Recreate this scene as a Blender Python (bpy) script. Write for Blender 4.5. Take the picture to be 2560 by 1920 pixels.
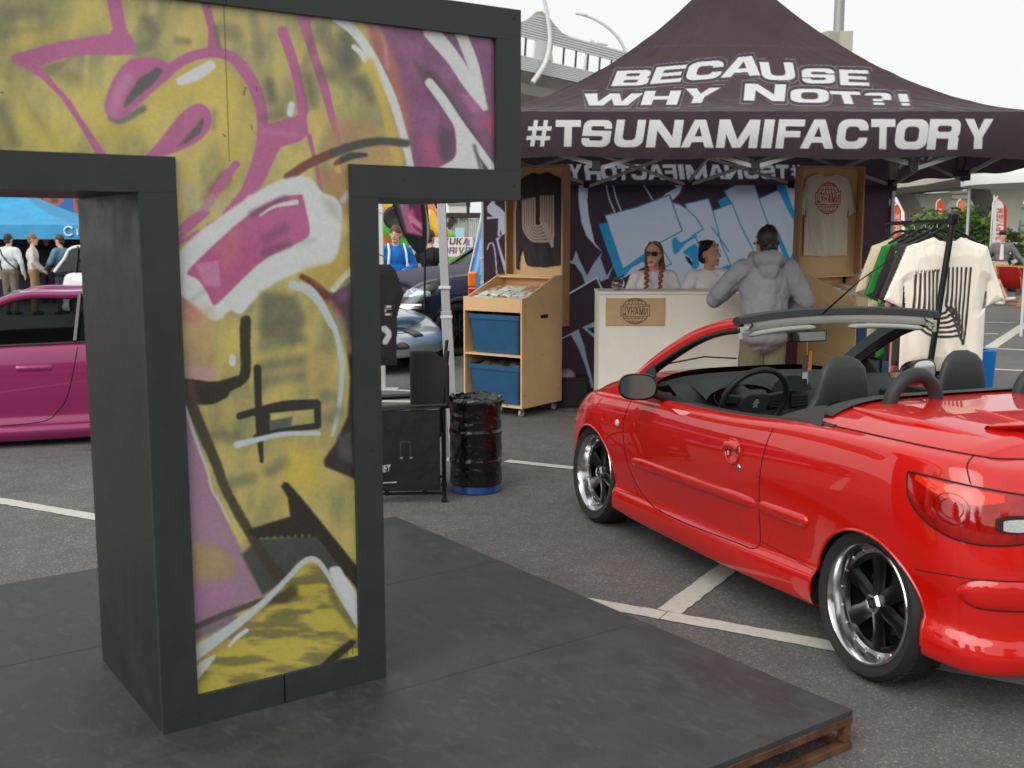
import bpy, math, random
import numpy as np
from mathutils import Matrix, Vector
random.seed(7); RNG = np.random.RandomState(11)
for o in list(bpy.data.objects): bpy.data.objects.remove(o)
S = bpy.context.scene
C = S.collection
# ---------------------------------------------------------------- camera
FPX = 2700.0; TH = math.atan(375/2700.0); CH = 1.68       # focal length in photo pixels, downward pitch, eye height
cd = bpy.data.cameras.new('camera'); cam = bpy.data.objects.new('camera', cd); C.objects.link(cam)
cam.location = (0, 0, CH); cam.rotation_euler = (math.pi/2-TH, 0, 0)
cd.sensor_width = 36; cd.lens = FPX/2560*36; cd.clip_start = .05; cd.clip_end = 3000
cd.dof.use_dof = True; cd.dof.focus_distance = 6.6; cd.dof.aperture_fstop = 4.5
S.camera = cam
# ---------------------------------------------------------------- sky, sun, exposure
W = bpy.data.worlds.new('World'); S.world = W; W.use_nodes = True
nt = W.node_tree; bg = nt.nodes['Background']
sky = nt.nodes.new('ShaderNodeTexSky'); sky.sky_type = 'NISHITA'; sky.sun_disc = False
SUN_EL = math.radians(34); SUN_AZ = math.radians(215)     # azimuth clockwise from +Y
sky.sun_elevation = SUN_EL; sky.sun_rotation = SUN_AZ; sky.dust_density = 5; sky.air_density = 1.5
hs = nt.nodes.new('ShaderNodeHueSaturation'); hs.inputs['Saturation'].default_value = .12; hs.inputs['Value'].default_value = 1.0
nt.links.new(sky.outputs[0], hs.inputs['Color'])
mx = nt.nodes.new('ShaderNodeMix'); mx.data_type = 'RGBA'; mx.inputs[0].default_value = .8   # an even overcast layer over the clear sky
nt.links.new(hs.outputs[0], mx.inputs[6]); mx.inputs[7].default_value = (7.9, 8.05, 8.0, 1)
nt.links.new(mx.outputs[2], bg.inputs[0]); bg.inputs[1].default_value = .1
sl = bpy.data.lights.new('sun', 'SUN'); sl.energy = 1.5; sl.angle = math.radians(60); sl.color = (1, .96, .9)
so = bpy.data.objects.new('sun', sl); C.objects.link(so); so.location = (0, 0, 30)
sd = Vector((math.sin(SUN_AZ)*math.cos(SUN_EL), math.cos(SUN_AZ)*math.cos(SUN_EL), math.sin(SUN_EL)))
so.rotation_euler = (-sd).to_track_quat('-Z', 'Y').to_euler()
vs = S.view_settings; vs.view_transform = 'Standard'; vs.look = 'None'; vs.exposure = 0.42; vs.gamma = 1; vs.use_curve_mapping = False
# ---------------------------------------------------------------- helpers: pixel rays
cT, sT = math.cos(TH), math.sin(TH)
def ray(px, py):
    u = (px-1280)/FPX; w = (960-py)/FPX
    return np.array([u, cT+w*sT, -sT+w*cT])
def G(px, py, z=0.0):                       # where a pixel's ray meets the level z
    d = ray(px, py); t = (z-CH)/d[2]; return np.array([0, 0, CH])+t*d
def D(px, py, Y):                           # where it meets the depth Y
    d = ray(px, py); return np.array([0, 0, CH])+Y/d[1]*d
def proj(P):
    P = np.asarray(P, float); x, y, z = P[..., 0], P[..., 1], P[..., 2]-CH
    yc = y*cT-z*sT; zc = y*sT+z*cT
    return 1280+FPX*x/yc, 960-FPX*zc/yc
# ---------------------------------------------------------------- helpers: colour and materials
def lin(c):
    c = np.asarray(c, float)/255.0
    return np.where(c <= .04045, c/12.92, ((c+.055)/1.055)**2.4)
def L4(c, k=1.0):
    v = lin(c)*k; return (float(v[0]), float(v[1]), float(v[2]), 1)
MATS = {}
def mat(name, col=(128, 128, 128), rough=.6, metal=0, coat=0, noise=None, bump=None, attr=False, trans=0, ior=1.45, spec=.5, alpha=1, sheen=0, k=1.0, thin=False, emit=None, rn=None, coord='Object'):
    if name in MATS: return MATS[name]
    m = bpy.data.materials.new(name); m.use_nodes = True; n = m.node_tree; b = n.nodes['Principled BSDF']
    I = b.inputs
    I['Roughness'].default_value = rough; I['Metallic'].default_value = metal; I['IOR'].default_value = ior
    I['Coat Weight'].default_value = coat; I['Coat Roughness'].default_value = .04
    I['Transmission Weight'].default_value = trans; I['Specular IOR Level'].default_value = spec; I['Alpha'].default_value = alpha
    if sheen: I['Sheen Weight'].default_value = sheen
    base = L4(col, k); I['Base Color'].default_value = base
    tc = n.nodes.new('ShaderNodeTexCoord'); src = None
    if attr:
        a = n.nodes.new('ShaderNodeVertexColor'); a.layer_name = 'Col'; src = a.outputs[0]
    if noise:
        sc, amt = noise[0], noise[1]
        t = n.nodes.new('ShaderNodeTexNoise'); t.inputs['Scale'].default_value = sc; t.inputs['Detail'].default_value = noise[2] if len(noise) > 2 else 5; t.inputs['Roughness'].default_value = .62
        n.links.new(tc.outputs[coord], t.inputs['Vector'])
        r = n.nodes.new('ShaderNodeMapRange'); r.inputs[1].default_value = .25; r.inputs[2].default_value = .75; r.inputs[3].default_value = 1-amt; r.inputs[4].default_value = 1+amt
        n.links.new(t.outputs[0], r.inputs[0])
        mm = n.nodes.new('ShaderNodeVectorMath'); mm.operation = 'MULTIPLY'
        if src is not None: n.links.new(src, mm.inputs[0])
        else: mm.inputs[0].default_value = base[:3]
        n.links.new(r.outputs[0], mm.inputs[1]); src = mm.outputs[0]
        if rn:
            r2 = n.nodes.new('ShaderNodeMapRange'); r2.inputs[1].default_value = .3; r2.inputs[2].default_value = .7; r2.inputs[3].default_value = rough-rn; r2.inputs[4].default_value = rough+rn
            n.links.new(t.outputs[0], r2.inputs[0]); n.links.new(r2.outputs[0], I['Roughness'])
    if src is not None: n.links.new(src, I['Base Color'])
    if bump:
        t = n.nodes.new('ShaderNodeTexNoise'); t.inputs['Scale'].default_value = bump[0]; t.inputs['Detail'].default_value = 6
        n.links.new(tc.outputs[coord], t.inputs['Vector'])
        bp = n.nodes.new('ShaderNodeBump'); bp.inputs['Strength'].default_value = bump[1]; bp.inputs['Distance'].default_value = bump[2] if len(bump) > 2 else .01
        n.links.new(t.outputs[0], bp.inputs['Height']); n.links.new(bp.outputs[0], I['Normal'])
    if emit: I['Emission Color'].default_value = L4(emit[0]); I['Emission Strength'].default_value = emit[1]
    MATS[name] = m; return m
# ---------------------------------------------------------------- helpers: mesh builder
class MB:
    def __init__(s): s.v = []; s.f = []; s.n = 0
    def add(s, V, F):
        V = np.asarray(V, float).reshape(-1, 3); s.v.append(V); k = s.n; s.f += [tuple(i+k for i in f) for f in F]; s.n += len(V); return s
    def box(s, c, d, rz=0, M=None):
        x, y, z = d[0]/2, d[1]/2, d[2]/2
        V = np.array([(-x, -y, -z), (x, -y, -z), (x, y, -z), (-x, y, -z), (-x, -y, z), (x, -y, z), (x, y, z), (-x, y, z)])
        if rz: V = V@rotz(rz).T
        if M is not None: V = V@np.array(M).T
        return s.add(V+np.array(c), [(0, 3, 2, 1), (4, 5, 6, 7), (0, 1, 5, 4), (1, 2, 6, 5), (2, 3, 7, 6), (3, 0, 4, 7)])
    def b2(s, p0, p1):
        p0 = np.array(p0, float); p1 = np.array(p1, float); return s.box((p0+p1)/2, np.abs(p1-p0))
    def bar(s, p0, p1, w, h, up=(0, 0, 1)):               # rectangular bar between two points
        p0 = np.array(p0, float); p1 = np.array(p1, float); d = p1-p0; l = np.linalg.norm(d); d /= l
        a = np.cross(d, up); 
        if np.linalg.norm(a) < 1e-6: a = np.cross(d, (1, 0, 0))
        a /= np.linalg.norm(a); b = np.cross(a, d)
        return s.box((p0+p1)/2, (w, l, h), M=np.stack([a, d, b], 1))
    def cyl(s, p0, p1, r0, r1=None, n=14, cap=True): return s.tube([p0, p1], [r0, r0 if r1 is None else r1], n, cap)
    def tube(s, pts, r, n=8, cap=True, closed=False, flat=1.0):
        P = np.array(pts, float); m = len(P); R = np.full(m, r, float) if np.isscalar(r) else np.array(r, float)
        T = np.gradient(P, axis=0) if not closed else np.roll(P, -1, 0)-np.roll(P, 1, 0)
        T /= np.linalg.norm(T, axis=1)[:, None]+1e-12
        up = np.array((0, 0, 1.0)) if abs(T[0][2]) < .9 else np.array((1.0, 0, 0))
        a = np.cross(T[0], up); a /= np.linalg.norm(a); A = []
        for i in range(m):
            a = a-T[i]*np.dot(a, T[i]); a /= np.linalg.norm(a); A.append(a)
        A = np.array(A); Bv = np.cross(T, A)
        th = np.arange(n)*2*np.pi/n
        V = (P[:, None]+R[:, None, None]*(np.cos(th)[None, :, None]*A[:, None]+flat*np.sin(th)[None, :, None]*Bv[:, None])).reshape(-1, 3)
        F = []
        for i in range(m if closed else m-1):
            i2 = (i+1) % m
            for j in range(n): F.append((i*n+j, i*n+(j+1) % n, i2*n+(j+1) % n, i2*n+j))
        if cap and not closed: F += [tuple(range(n))[::-1], tuple((m-1)*n+j for j in range(n))]
        return s.add(V, F)
    def lathe(s, prof, n=24, M=None, o=(0, 0, 0), closed=False):      # profile of (r,z) about local z
        P = np.array(prof, float); th = np.arange(n)*2*np.pi/n; m = len(P)
        V = np.stack([P[:, 0][:, None]*np.cos(th), P[:, 0][:, None]*np.sin(th), np.repeat(P[:, 1][:, None], n, 1)], -1).reshape(-1, 3)
        if M is not None: V = V@np.array(M).T
        F = [(i*n+j, i*n+(j+1) % n, ((i+1) % m)*n+(j+1) % n, ((i+1) % m)*n+j) for i in range(m if closed else m-1) for j in range(n)]
        return s.add(V+np.array(o), F)
    def grid(s, P, cu=False, cv=False, flip=False):
        P = np.asarray(P, float); a, b = P.shape[:2]; F = []
        for i in range(a if cu else a-1):
            i2 = (i+1) % a
            for j in range(b if cv else b-1):
                j2 = (j+1) % b; q = (i*b+j, i2*b+j, i2*b+j2, i*b+j2); F.append(q[::-1] if flip else q)
        return s.add(P.reshape(-1, 3), F)
    def prism(s, pts, fn, t0, t1):                        # 2D outline; fn(a,b,t) -> point
        n = len(pts); V = [fn(a, b, t0) for a, b in pts]+[fn(a, b, t1) for a, b in pts]
        return s.add(V, [tuple(range(n))[::-1], tuple(range(n, 2*n))]+[(i, (i+1) % n, n+(i+1) % n, n+i) for i in range(n)])
    def ell(s, c, r, nu=14, nv=10, M=None):
        th = np.linspace(0, np.pi, nv+1)[1:-1]; ph = np.arange(nu)*2*np.pi/nu
        V = np.stack([np.outer(np.sin(th), np.cos(ph)), np.outer(np.sin(th), np.sin(ph)), np.repeat(np.cos(th)[:, None], nu, 1)], -1).reshape(-1, 3)
        V = np.vstack([V, [(0, 0, 1), (0, 0, -1)]])*np.array(r); a = nv-1
        if M is not None: V = V@np.array(M).T
        F = [(i*nu+j, (i+1)*nu+j, (i+1)*nu+(j+1) % nu, i*nu+(j+1) % nu) for i in range(a-1) for j in range(nu)]
        F += [(a*nu, j, (j+1) % nu) for j in range(nu)]+[(a*nu+1, (a-1)*nu+(j+1) % nu, (a-1)*nu+j) for j in range(nu)]
        return s.add(V+np.array(c), F)
    def V(s): return np.vstack(s.v)
    def xf(s, M=None, o=(0, 0, 0)):
        V = s.V()
        if M is not None: V = V@np.array(M).T
        s.v = [V+np.array(o)]; return s
def rotz(a): c, s = math.cos(a), math.sin(a); return np.array([[c, -s, 0], [s, c, 0], [0, 0, 1]])
def rotx(a): c, s = math.cos(a), math.sin(a); return np.array([[1, 0, 0], [0, c, -s], [0, s, c]])
def roty(a): c, s = math.cos(a), math.sin(a); return np.array([[c, 0, s], [0, 1, 0], [-s, 0, c]])
def link(name, me, m=None, parent=None, smooth=None):
    o = bpy.data.objects.new(name, me); C.objects.link(o)
    if m is not None: me.materials.append(m)
    if parent is not None: o.parent = parent
    if smooth is not None:
        me.polygons.foreach_set('use_smooth', np.ones(len(me.polygons), bool))
        if smooth < 180: me.set_sharp_from_angle(angle=math.radians(smooth))
    return o
def obj(name, mb, m=None, parent=None, smooth=None, bev=0, seg=2):
    me = bpy.data.meshes.new(name); V = mb.V()
    me.from_pydata(V.tolist(), [], mb.f); me.update()
    o = link(name, me, m, parent, smooth)
    if bev:
        d = o.modifiers.new('bevel', 'BEVEL'); d.width = bev; d.segments = seg; d.limit_method = 'ANGLE'; d.angle_limit = math.radians(40)
    return o
def fastmesh(name, V, Q):
    me = bpy.data.meshes.new(name); V = np.asarray(V, np.float32); Q = np.asarray(Q, np.int32); k = Q.shape[1]
    me.vertices.add(len(V)); me.vertices.foreach_set('co', V.ravel())
    me.loops.add(Q.size); me.loops.foreach_set('vertex_index', Q.ravel())
    me.polygons.add(len(Q)); me.polygons.foreach_set('loop_start', np.arange(0, Q.size, k, dtype=np.int32)); me.polygons.foreach_set('loop_total', np.full(len(Q), k, np.int32))
    me.update(calc_edges=True); me.validate(); return me
def gridquads(a, b, mask=None, cu=False):
    i, j = np.meshgrid(np.arange(a if cu else a-1), np.arange(b-1), indexing='ij'); i2 = (i+1) % a
    q = np.stack([i*b+j, i2*b+j, i2*b+j+1, i*b+j+1], -1)
    return q[mask] if mask is not None else q.reshape(-1, 4)
def setcol(me, srgb, k=1.0):
    a = me.color_attributes.new('Col', 'FLOAT_COLOR', 'POINT'); c = np.ones((len(me.vertices), 4), np.float32)
    c[:, :3] = lin(np.clip(srgb, 0, 255))*k; a.data.foreach_set('color', c.ravel())
def compact(V, Q):
    u, inv = np.unique(Q.ravel(), return_inverse=True); return V[u], inv.reshape(Q.shape), u
def tag(o, label=None, cat=None, group=None, kind=None):
    if label: o['label'] = label
    if cat: o['category'] = cat
    if group: o['group'] = group
    if kind: o['kind'] = kind
    return o
def thing(name, label, cat, loc=(0, 0, 0), rz=0, group=None):
    o = bpy.data.objects.new(name, None); C.objects.link(o); o.empty_display_size = .1
    o.location = [float(q) for q in loc]; o.rotation_euler = (0, 0, rz); return tag(o, label, cat, group)
def copytree(o, parent=None, loc=None, rz=None, label=None):
    c = o.copy(); C.objects.link(c)
    if parent is not None: c.parent = parent
    if loc is not None: c.location = [float(q) for q in loc]
    if rz is not None: c.rotation_euler = (0, 0, rz)
    if label: c['label'] = label
    for ch in list(o.children): copytree(ch, c)
    return c
def spline(P, n, closed=False):                            # Catmull-Rom through points
    P = np.array(P, float); m = len(P)
    if closed: Q = np.vstack([P[-1], P, P[0], P[1]]); segs = m
    else: Q = np.vstack([2*P[0]-P[1], P, 2*P[-1]-P[-2]]); segs = m-1
    t = np.linspace(0, segs, n, endpoint=not closed); i = np.minimum(t.astype(int), segs-1); u = (t-i)[:, None]
    a, b, c, d = Q[i], Q[i+1], Q[i+2], Q[i+3]
    return .5*(2*b+(c-a)*u+(2*a-5*b+4*c-d)*u*u+(3*b-a-3*c+d)*u**3)
# ---------------------------------------------------------------- helpers: value noise and a spray painter
def vnoise(x, y, seed=0):
    x = np.asarray(x, float); y = np.asarray(y, float); r = np.random.RandomState(seed).rand(256, 256)
    xi = np.floor(x).astype(int); yi = np.floor(y).astype(int); u = x-xi; v = y-yi; u = u*u*(3-2*u); v = v*v*(3-2*v)
    g = lambda i, j: r[i % 256, j % 256]
    return (g(xi, yi)*(1-u)+g(xi+1, yi)*u)*(1-v)+(g(xi, yi+1)*(1-u)+g(xi+1, yi+1)*u)*v
def fbm(x, y, seed=0, o=4): return sum(vnoise(x*2**i, y*2**i, seed+i)*.5**i for i in range(o))/sum(.5**i for i in range(o))
def sst(a, b, x): t = np.clip((x-a)/(b-a), 0, 1); return t*t*(3-2*t)
class Painter:                                             # colours a cloud of points given 2D coordinates (sRGB 0-255)
    def __init__(s, x, y, base): s.x = x; s.y = y; s.c = np.tile(np.array(base, float), (len(x), 1)) if np.ndim(base) == 1 else base
    def cov(s, cont, soft):                                # even-odd contours -> indices, coverage
        cont = [np.asarray(p, float) for p in cont]; A = np.vstack(cont); m = soft+1
        idx = np.where((s.x > A[:, 0].min()-m) & (s.x < A[:, 0].max()+m) & (s.y > A[:, 1].min()-m) & (s.y < A[:, 1].max()+m))[0]
        x = s.x[idx]; y = s.y[idx]; ins = np.zeros(len(idx), bool); d2 = np.full(len(idx), 1e18)
        for p in cont:
            q = np.roll(p, -1, 0)
            for (x0, y0), (x1, y1) in zip(p, q):
                if y0 != y1: ins ^= ((y0 > y) != (y1 > y)) & (x < (x1-x0)*(y-y0)/(y1-y0)+x0)
                dx, dy = x1-x0, y1-y0; l = dx*dx+dy*dy
                if l < 1e-12: continue
                t = np.clip(((x-x0)*dx+(y-y0)*dy)/l, 0, 1); d2 = np.minimum(d2, (x-x0-t*dx)**2+(y-y0-t*dy)**2)
        sd = np.sqrt(d2)*np.where(ins, -1, 1); return idx, sst(soft, -soft, sd)
    def put(s, idx, a, col): 
        a = a[:, None]; s.c[idx] = s.c[idx]*(1-a)+np.array(col, float)*a
    def fill(s, p, col, soft=1.2, al=1.0): i, a = s.cov([p], soft); s.put(i, a*al, col)
    def stroke(s, pts, r, col, soft=1.5, al=1.0, sm=True, rag=0):
        P = np.array(pts, float); R = np.full(len(P), r, float) if np.isscalar(r) else np.array(r, float)
        if sm and len(P) > 2: 
            Z = spline(np.column_stack([P, np.interp(np.arange(len(P)), np.linspace(0, len(P)-1, len(R)), R)]), len(P)*6); P = Z[:, :2]; R = Z[:, 2]
        else: R = np.interp(np.arange(len(P)), np.linspace(0, len(P)-1, len(R)), R)
        m = R.max()+soft+2
        idx = np.where((s.x > P[:, 0].min()-m) & (s.x < P[:, 0].max()+m) & (s.y > P[:, 1].min()-m) & (s.y < P[:, 1].max()+m))[0]
        x = s.x[idx]; y = s.y[idx]; best = np.full(len(idx), 1e9)
        for i in range(len(P)-1):
            dx, dy = P[i+1]-P[i]; l = dx*dx+dy*dy+1e-12; t = np.clip(((x-P[i, 0])*dx+(y-P[i, 1])*dy)/l, 0, 1)
            best = np.minimum(best, np.hypot(x-P[i, 0]-t*dx, y-P[i, 1]-t*dy)-(R[i]*(1-t)+R[i+1]*t))
        if rag: best += (fbm(x/6, y/6, 5)-.5)*rag
        s.put(idx, sst(soft, -soft, best)*al, col)
# glyphs: unit-box shapes, '+' adds and '-' cuts; drawn through an affine box (origin, right, up)
def rb(x0, y0, x1, y1, r, n=5):
    P = []
    for cx, cy, a in ((x1-r, y1-r, 0), (x0+r, y1-r, 1), (x0+r, y0+r, 2), (x1-r, y0+r, 3)):
        for k in range(n+1): t = (a+k/n)*math.pi/2; P.append((cx+r*math.cos(t), cy+r*math.sin(t)))
    return P
def bx(x0, y0, x1, y1): return [(x0, y0), (x1, y0), (x1, y1), (x0, y1)]
q = .25
GL = {'O': [('+', rb(0, 0, 1, 1, .3)), ('-', rb(.28, .25, .72, .75, .14))],
 'C': [('+', rb(0, 0, 1, 1, .3)), ('-', rb(.28, .25, .72, .75, .14)), ('-', bx(.6, .38, 1.1, .62))],
 'S': [('+', rb(0, 0, 1, 1, .25)), ('-', rb(.28, .6, .74, .77, .08)), ('-', bx(.66, .6, 1.1, .67)), ('-', rb(.26, .23, .72, .4, .08)), ('-', bx(-.1, .33, .34, .4))],
 'U': [('+', rb(0, 0, 1, 1.6, .3)), ('-', rb(.28, .25, .72, 1.7, .15)), ('-', bx(-.2, 1, 1.2, 1.8))],
 'T': [('+', bx(0, .74, 1, 1)), ('+', bx(.35, 0, .65, .8))],
 'N': [('+', bx(0, 0, .27, 1)), ('+', bx(.73, 0, 1, 1)), ('+', [(0, 1), (.3, 1), (1, 0), (.7, 0)])],
 'A': [('+', [(0, 0), (.34, 1), (.68, 1), (1, 0), (.73, 0), (.66, .2), (.33, .2), (.26, 0)]), ('-', [(.39, .4), (.5, .76), (.61, .4)])],
 'M': [('+', bx(0, 0, .21, 1)), ('+', bx(.79, 0, 1, 1)), ('+', [(0, 1), (.26, 1), (.6, 0), (.4, 0)]), ('+', [(1, 1), (.74, 1), (.4, 0), (.6, 0)])],
 'I': [('+', bx(0, 0, 1, 1))], '!': [('+', bx(.1, .32, .8, 1)), ('+', bx(.15, 0, .75, .22))],
 'F': [('+', bx(0, 0, .3, 1)), ('+', bx(0, .76, 1, 1)), ('+', bx(0, .38, .88, .6))],
 'E': [('+', bx(0, 0, .3, 1)), ('+', bx(0, .78, 1, 1)), ('+', bx(0, .4, .92, .6)), ('+', bx(0, 0, 1, .22))],
 'H': [('+', bx(0, 0, .3, 1)), ('+', bx(.7, 0, 1, 1)), ('+', bx(.2, .38, .8, .62))],
 'R': [('+', bx(0, 0, .28, 1)), ('+', rb(0, .36, 1, 1, .22)), ('-', rb(.28, .58, .72, .78, .08)), ('+', rb(.55, -.4, .98, .48, .14)), ('-', bx(0.28, -.6, 1.2, 0)), ('-', bx(.28, -.1, .66, .36))],
 'B': [('+', rb(0, 0, 1, .56, .22)), ('+', rb(0, .46, .97, 1, .2)), ('+', bx(0, 0, .3, 1)), ('-', rb(.3, .2, .7, .38, .07)), ('-', rb(.3, .62, .68, .8, .07))],
 'W': [('+', [(0, 1), (.22, 1), (.3, .32), (.44, 1), (.6, 1), (.7, .32), (.8, 1), (1, 1), (.83, 0), (.6, 0), (.51, .55), (.42, 0), (.18, 0)])],
 'Y': [('+', [(0, 1), (.32, 1), (.5, .62), (.68, 1), (1, 1), (.65, .4), (.65, 0), (.35, 0), (.35, .4)])],
 '?': [('+', rb(0, .3, 1, 1, .25)), ('-', rb(-.1, .5, .66, .77, .1)), ('-', bx(-.2, .1, .3, .68)), ('-', bx(.66, .1, 1.2, .42)), ('+', bx(.3, 0, .7, .2))],
 '#': [('+', bx(.2, 0, .38, 1)), ('+', bx(.62, 0, .8, 1)), ('+', bx(0, .24, 1, .4)), ('+', bx(0, .6, 1, .76))],
 'D': [('+', rb(-.5, 0, 1, 1, .35)), ('-', rb(.28, .24, .7, .76, .16)), ('-', bx(-.6, -.1, 0, 1.1))],
 'K': [('+', bx(0, 0, .28, 1)), ('+', [(.2, .38), (.66, 1), (1, 1), (.56, .52), (1, 0), (.66, 0), (.2, .62)])],
 'V': [('+', [(0, 1), (.3, 1), (.5, .3), (.7, 1), (1, 1), (.65, 0), (.35, 0)])],
 'L': [('+', bx(0, 0, .28, 1)), ('+', bx(0, 0, 1, .24))], 'J': [('+', rb(0, 0, 1, 1.5, .3)), ('-', rb(.28, .25, .7, 1.7, .1)), ('-', bx(-.2, .4, .5, 1.8)), ('-', bx(-.2, 1, 1.2, 1.8))],
 'И': [('+', bx(0, 0, .2, 1)), ('+', bx(.8, 0, 1, 1)), ('+', [(0, 0), (.24, 0), (1, 1), (.76, 1)])],
 'Ц': [('+', bx(0, .1, .2, 1)), ('+', bx(.66, .1, .86, 1)), ('+', bx(0, 0, 1, .2)), ('+', bx(.82, -.16, 1, .1))],
 'У': [('+', [(0, 1), (.24, 1), (.5, .5), (.76, 1), (1, 1), (.5, 0), (.24, 0), (.38, .3)])],
 'Н': [('+', bx(0, 0, .22, 1)), ('+', bx(.78, 0, 1, 1)), ('+', bx(.2, .4, .8, .6))],
 'П': [('+', bx(0, 0, .22, 1)), ('+', bx(.78, 0, 1, 1)), ('+', bx(0, .8, 1, 1))],
 'З': [('+', rb(0, 0, 1, .56, .2)), ('+', rb(0, .46, .95, 1, .2)), ('-', bx(-.1, .2, .7, .4)), ('-', bx(-.1, .6, .7, .8)), ('-', bx(-.1, .3, .3, .7))]}
GL['А'] = GL['A']; GL['М'] = GL['M']; GL['Р'] = [('+', bx(0, 0, .26, 1)), ('+', rb(0, .36, 1, 1, .22)), ('-', rb(.26, .56, .74, .8, .08))]; GL['Е'] = GL['E']; GL['В'] = GL['B']; GL['Т'] = GL['T']
GL['Л'] = [('+', bx(.74, 0, 1, 1)), ('+', [(.3, 1), (1, 1), (1, .8), (.5, .8), (.24, 0), (0, 0)])]
def glyph(p, ch, o, r, u, col, soft=1.0, al=1.0, shift=(0, 0)):
    o = np.array(o, float)+shift; r = np.array(r, float); u = np.array(u, float)
    A = np.zeros(len(p.x)) 
    for op, P in GL[ch]:
        P = np.asarray(P); Z = o+P[:, :1]*r+P[:, 1:]*u; i, a = p.cov([Z], soft)
        if op == '+': A[i] = np.maximum(A[i], a)
        else: A[i] = np.minimum(A[i], 1-a)
    i = np.where(A > 0)[0]; p.put(i, A[i]*al, col)
def word(p, txt, o, r, u, col, gap=.16, widths={}, soft=1.0, al=1.0):   # r spans the whole word
    ws = [widths.get(c, .45 if c in 'I!' else 1.3 if c in 'MWМ' else 1.0) for c in txt]; tot = sum(ws)+gap*(len(txt)-1); x = 0; r = np.array(r, float); o = np.array(o, float)
    for c, w in zip(txt, ws):
        if c != ' ': glyph(p, c, o+r*x/tot, r*w/tot, u, col, soft, al)
        x += w+gap
# ================================================================ the setting: asphalt, painted lines
def asphalt():
    m = bpy.data.materials.new('asphalt'); m.use_nodes = True; n = m.node_tree; b = n.nodes['Principled BSDF']; lk = n.links.new
    tc = n.nodes.new('ShaderNodeTexCoord')
    def noise(sc, det=4, ro=.6):
        t = n.nodes.new('ShaderNodeTexNoise'); t.inputs['Scale'].default_value = sc; t.inputs['Detail'].default_value = det; t.inputs['Roughness'].default_value = ro; lk(tc.outputs['Object'], t.inputs['Vector']); return t.outputs[0]
    def ramp(src, pts):
        r = n.nodes.new('ShaderNodeValToRGB'); lk(src, r.inputs[0]); e = r.color_ramp.elements
        e[0].position, e[0].color = pts[0][0], (*[pts[0][1]]*3, 1); e[1].position, e[1].color = pts[1][0], (*[pts[1][1]]*3, 1)
        for p, v in pts[2:]: k = e.new(p); k.color = (v, v, v, 1)
        return r.outputs[0]
    vo = n.nodes.new('ShaderNodeTexVoronoi'); vo.inputs['Scale'].default_value = 160; vo.inputs['Randomness'].default_value = 1; lk(tc.outputs['Object'], vo.inputs['Vector'])
    st = n.nodes.new('ShaderNodeSeparateColor'); lk(vo.outputs['Color'], st.inputs[0])
    stones = ramp(st.outputs[0], [(.0, .68), (.86, .97), (.95, 1.3), (1, 1.9)])        # a few pale stones among dark ones
    big = ramp(noise(.55, 5), [(.3, .82), (.7, 1.15)]); fine = ramp(noise(60, 6, .7), [(.25, .74), (.75, 1.28)]); mid = ramp(noise(6, 5), [(.3, .86), (.7, 1.12)])
    def mul(a, c):
        k = n.nodes.new('ShaderNodeVectorMath'); k.operation = 'MULTIPLY'; lk(a, k.inputs[0])
        if isinstance(c, tuple): k.inputs[1].default_value = c
        else: lk(c, k.inputs[1])
        return k.outputs[0]
    stain = ramp(noise(1.1, 6, .65), [(.30, .62), (.40, 1.0)]); col = mul(mul(mul(mul(mul(stones, fine), big), mid), stain), (.150, .147, .141)); lk(col, b.inputs['Base Color'])
    b.inputs['Roughness'].default_value = .82; b.inputs['Specular IOR Level'].default_value = .35
    bp = n.nodes.new('ShaderNodeBump'); bp.inputs['Strength'].default_value = .7; bp.inputs['Distance'].default_value = .004; lk(vo.outputs['Distance'], bp.inputs['Height']); lk(bp.outputs[0], b.inputs['Normal'])
    return m
g = MB(); g.add([(-350, -120, 0), (350, -120, 0), (350, 600, 0), (-350, 600, 0)], [(0, 1, 2, 3)])
tag(obj('ground', g, asphalt()), 'grey asphalt of the car park', None, None, 'structure')
def linepaint():
    m = bpy.data.materials.new('road_paint'); m.use_nodes = True; n = m.node_tree; b = n.nodes['Principled BSDF']; lk = n.links.new
    tc = n.nodes.new('ShaderNodeTexCoord'); t = n.nodes.new('ShaderNodeTexNoise'); t.inputs['Scale'].default_value = 22; t.inputs['Detail'].default_value = 8; t.inputs['Roughness'].default_value = .75; lk(tc.outputs['Object'], t.inputs['Vector'])
    r = n.nodes.new('ShaderNodeValToRGB'); lk(t.outputs[0], r.inputs[0]); e = r.color_ramp.elements; e[0].position = .3; e[0].color = (.10, .10, .095, 1); e[1].position = .37; e[1].color = (.50, .48, .43, 1); k = e.new(.6); k.color = (.58, .56, .5, 1)
    lk(r.outputs[0], b.inputs['Base Color']); b.inputs['Roughness'].default_value = .75; return m
LP = linepaint()
def line(p0, p1, w, z=.004):                                # ragged-edged stripe
    p0 = np.array(p0[:2], float); p1 = np.array(p1[:2], float); d = p1-p0; l = np.linalg.norm(d); d /= l; nrm = np.array([-d[1], d[0]]); n = max(2, int(l/.03))
    t = np.linspace(0, l, n); ja = (fbm(t*22+p0[0]*9, t*0, 3, 5)-.5)*.016; jb = (fbm(t*22+p1[1]*7, t*0+5, 4, 5)-.5)*.016
    A = p0+t[:, None]*d+nrm*(w/2+ja)[:, None]; B = p0+t[:, None]*d-nrm*(w/2+jb)[:, None]
    P = np.stack([np.column_stack([B, np.full(n, z)]), np.column_stack([A, np.full(n, z)])], 1)
    m = MB(); m.grid(P, flip=True); return tag(obj('road_marking', m, LP), None, None, None, 'structure')
J = G(1660, 1540); dA = np.array([.634, -.353]); dA /= np.linalg.norm(dA); dB = np.array([.422, .696]); dB /= np.linalg.norm(dB)
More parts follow.
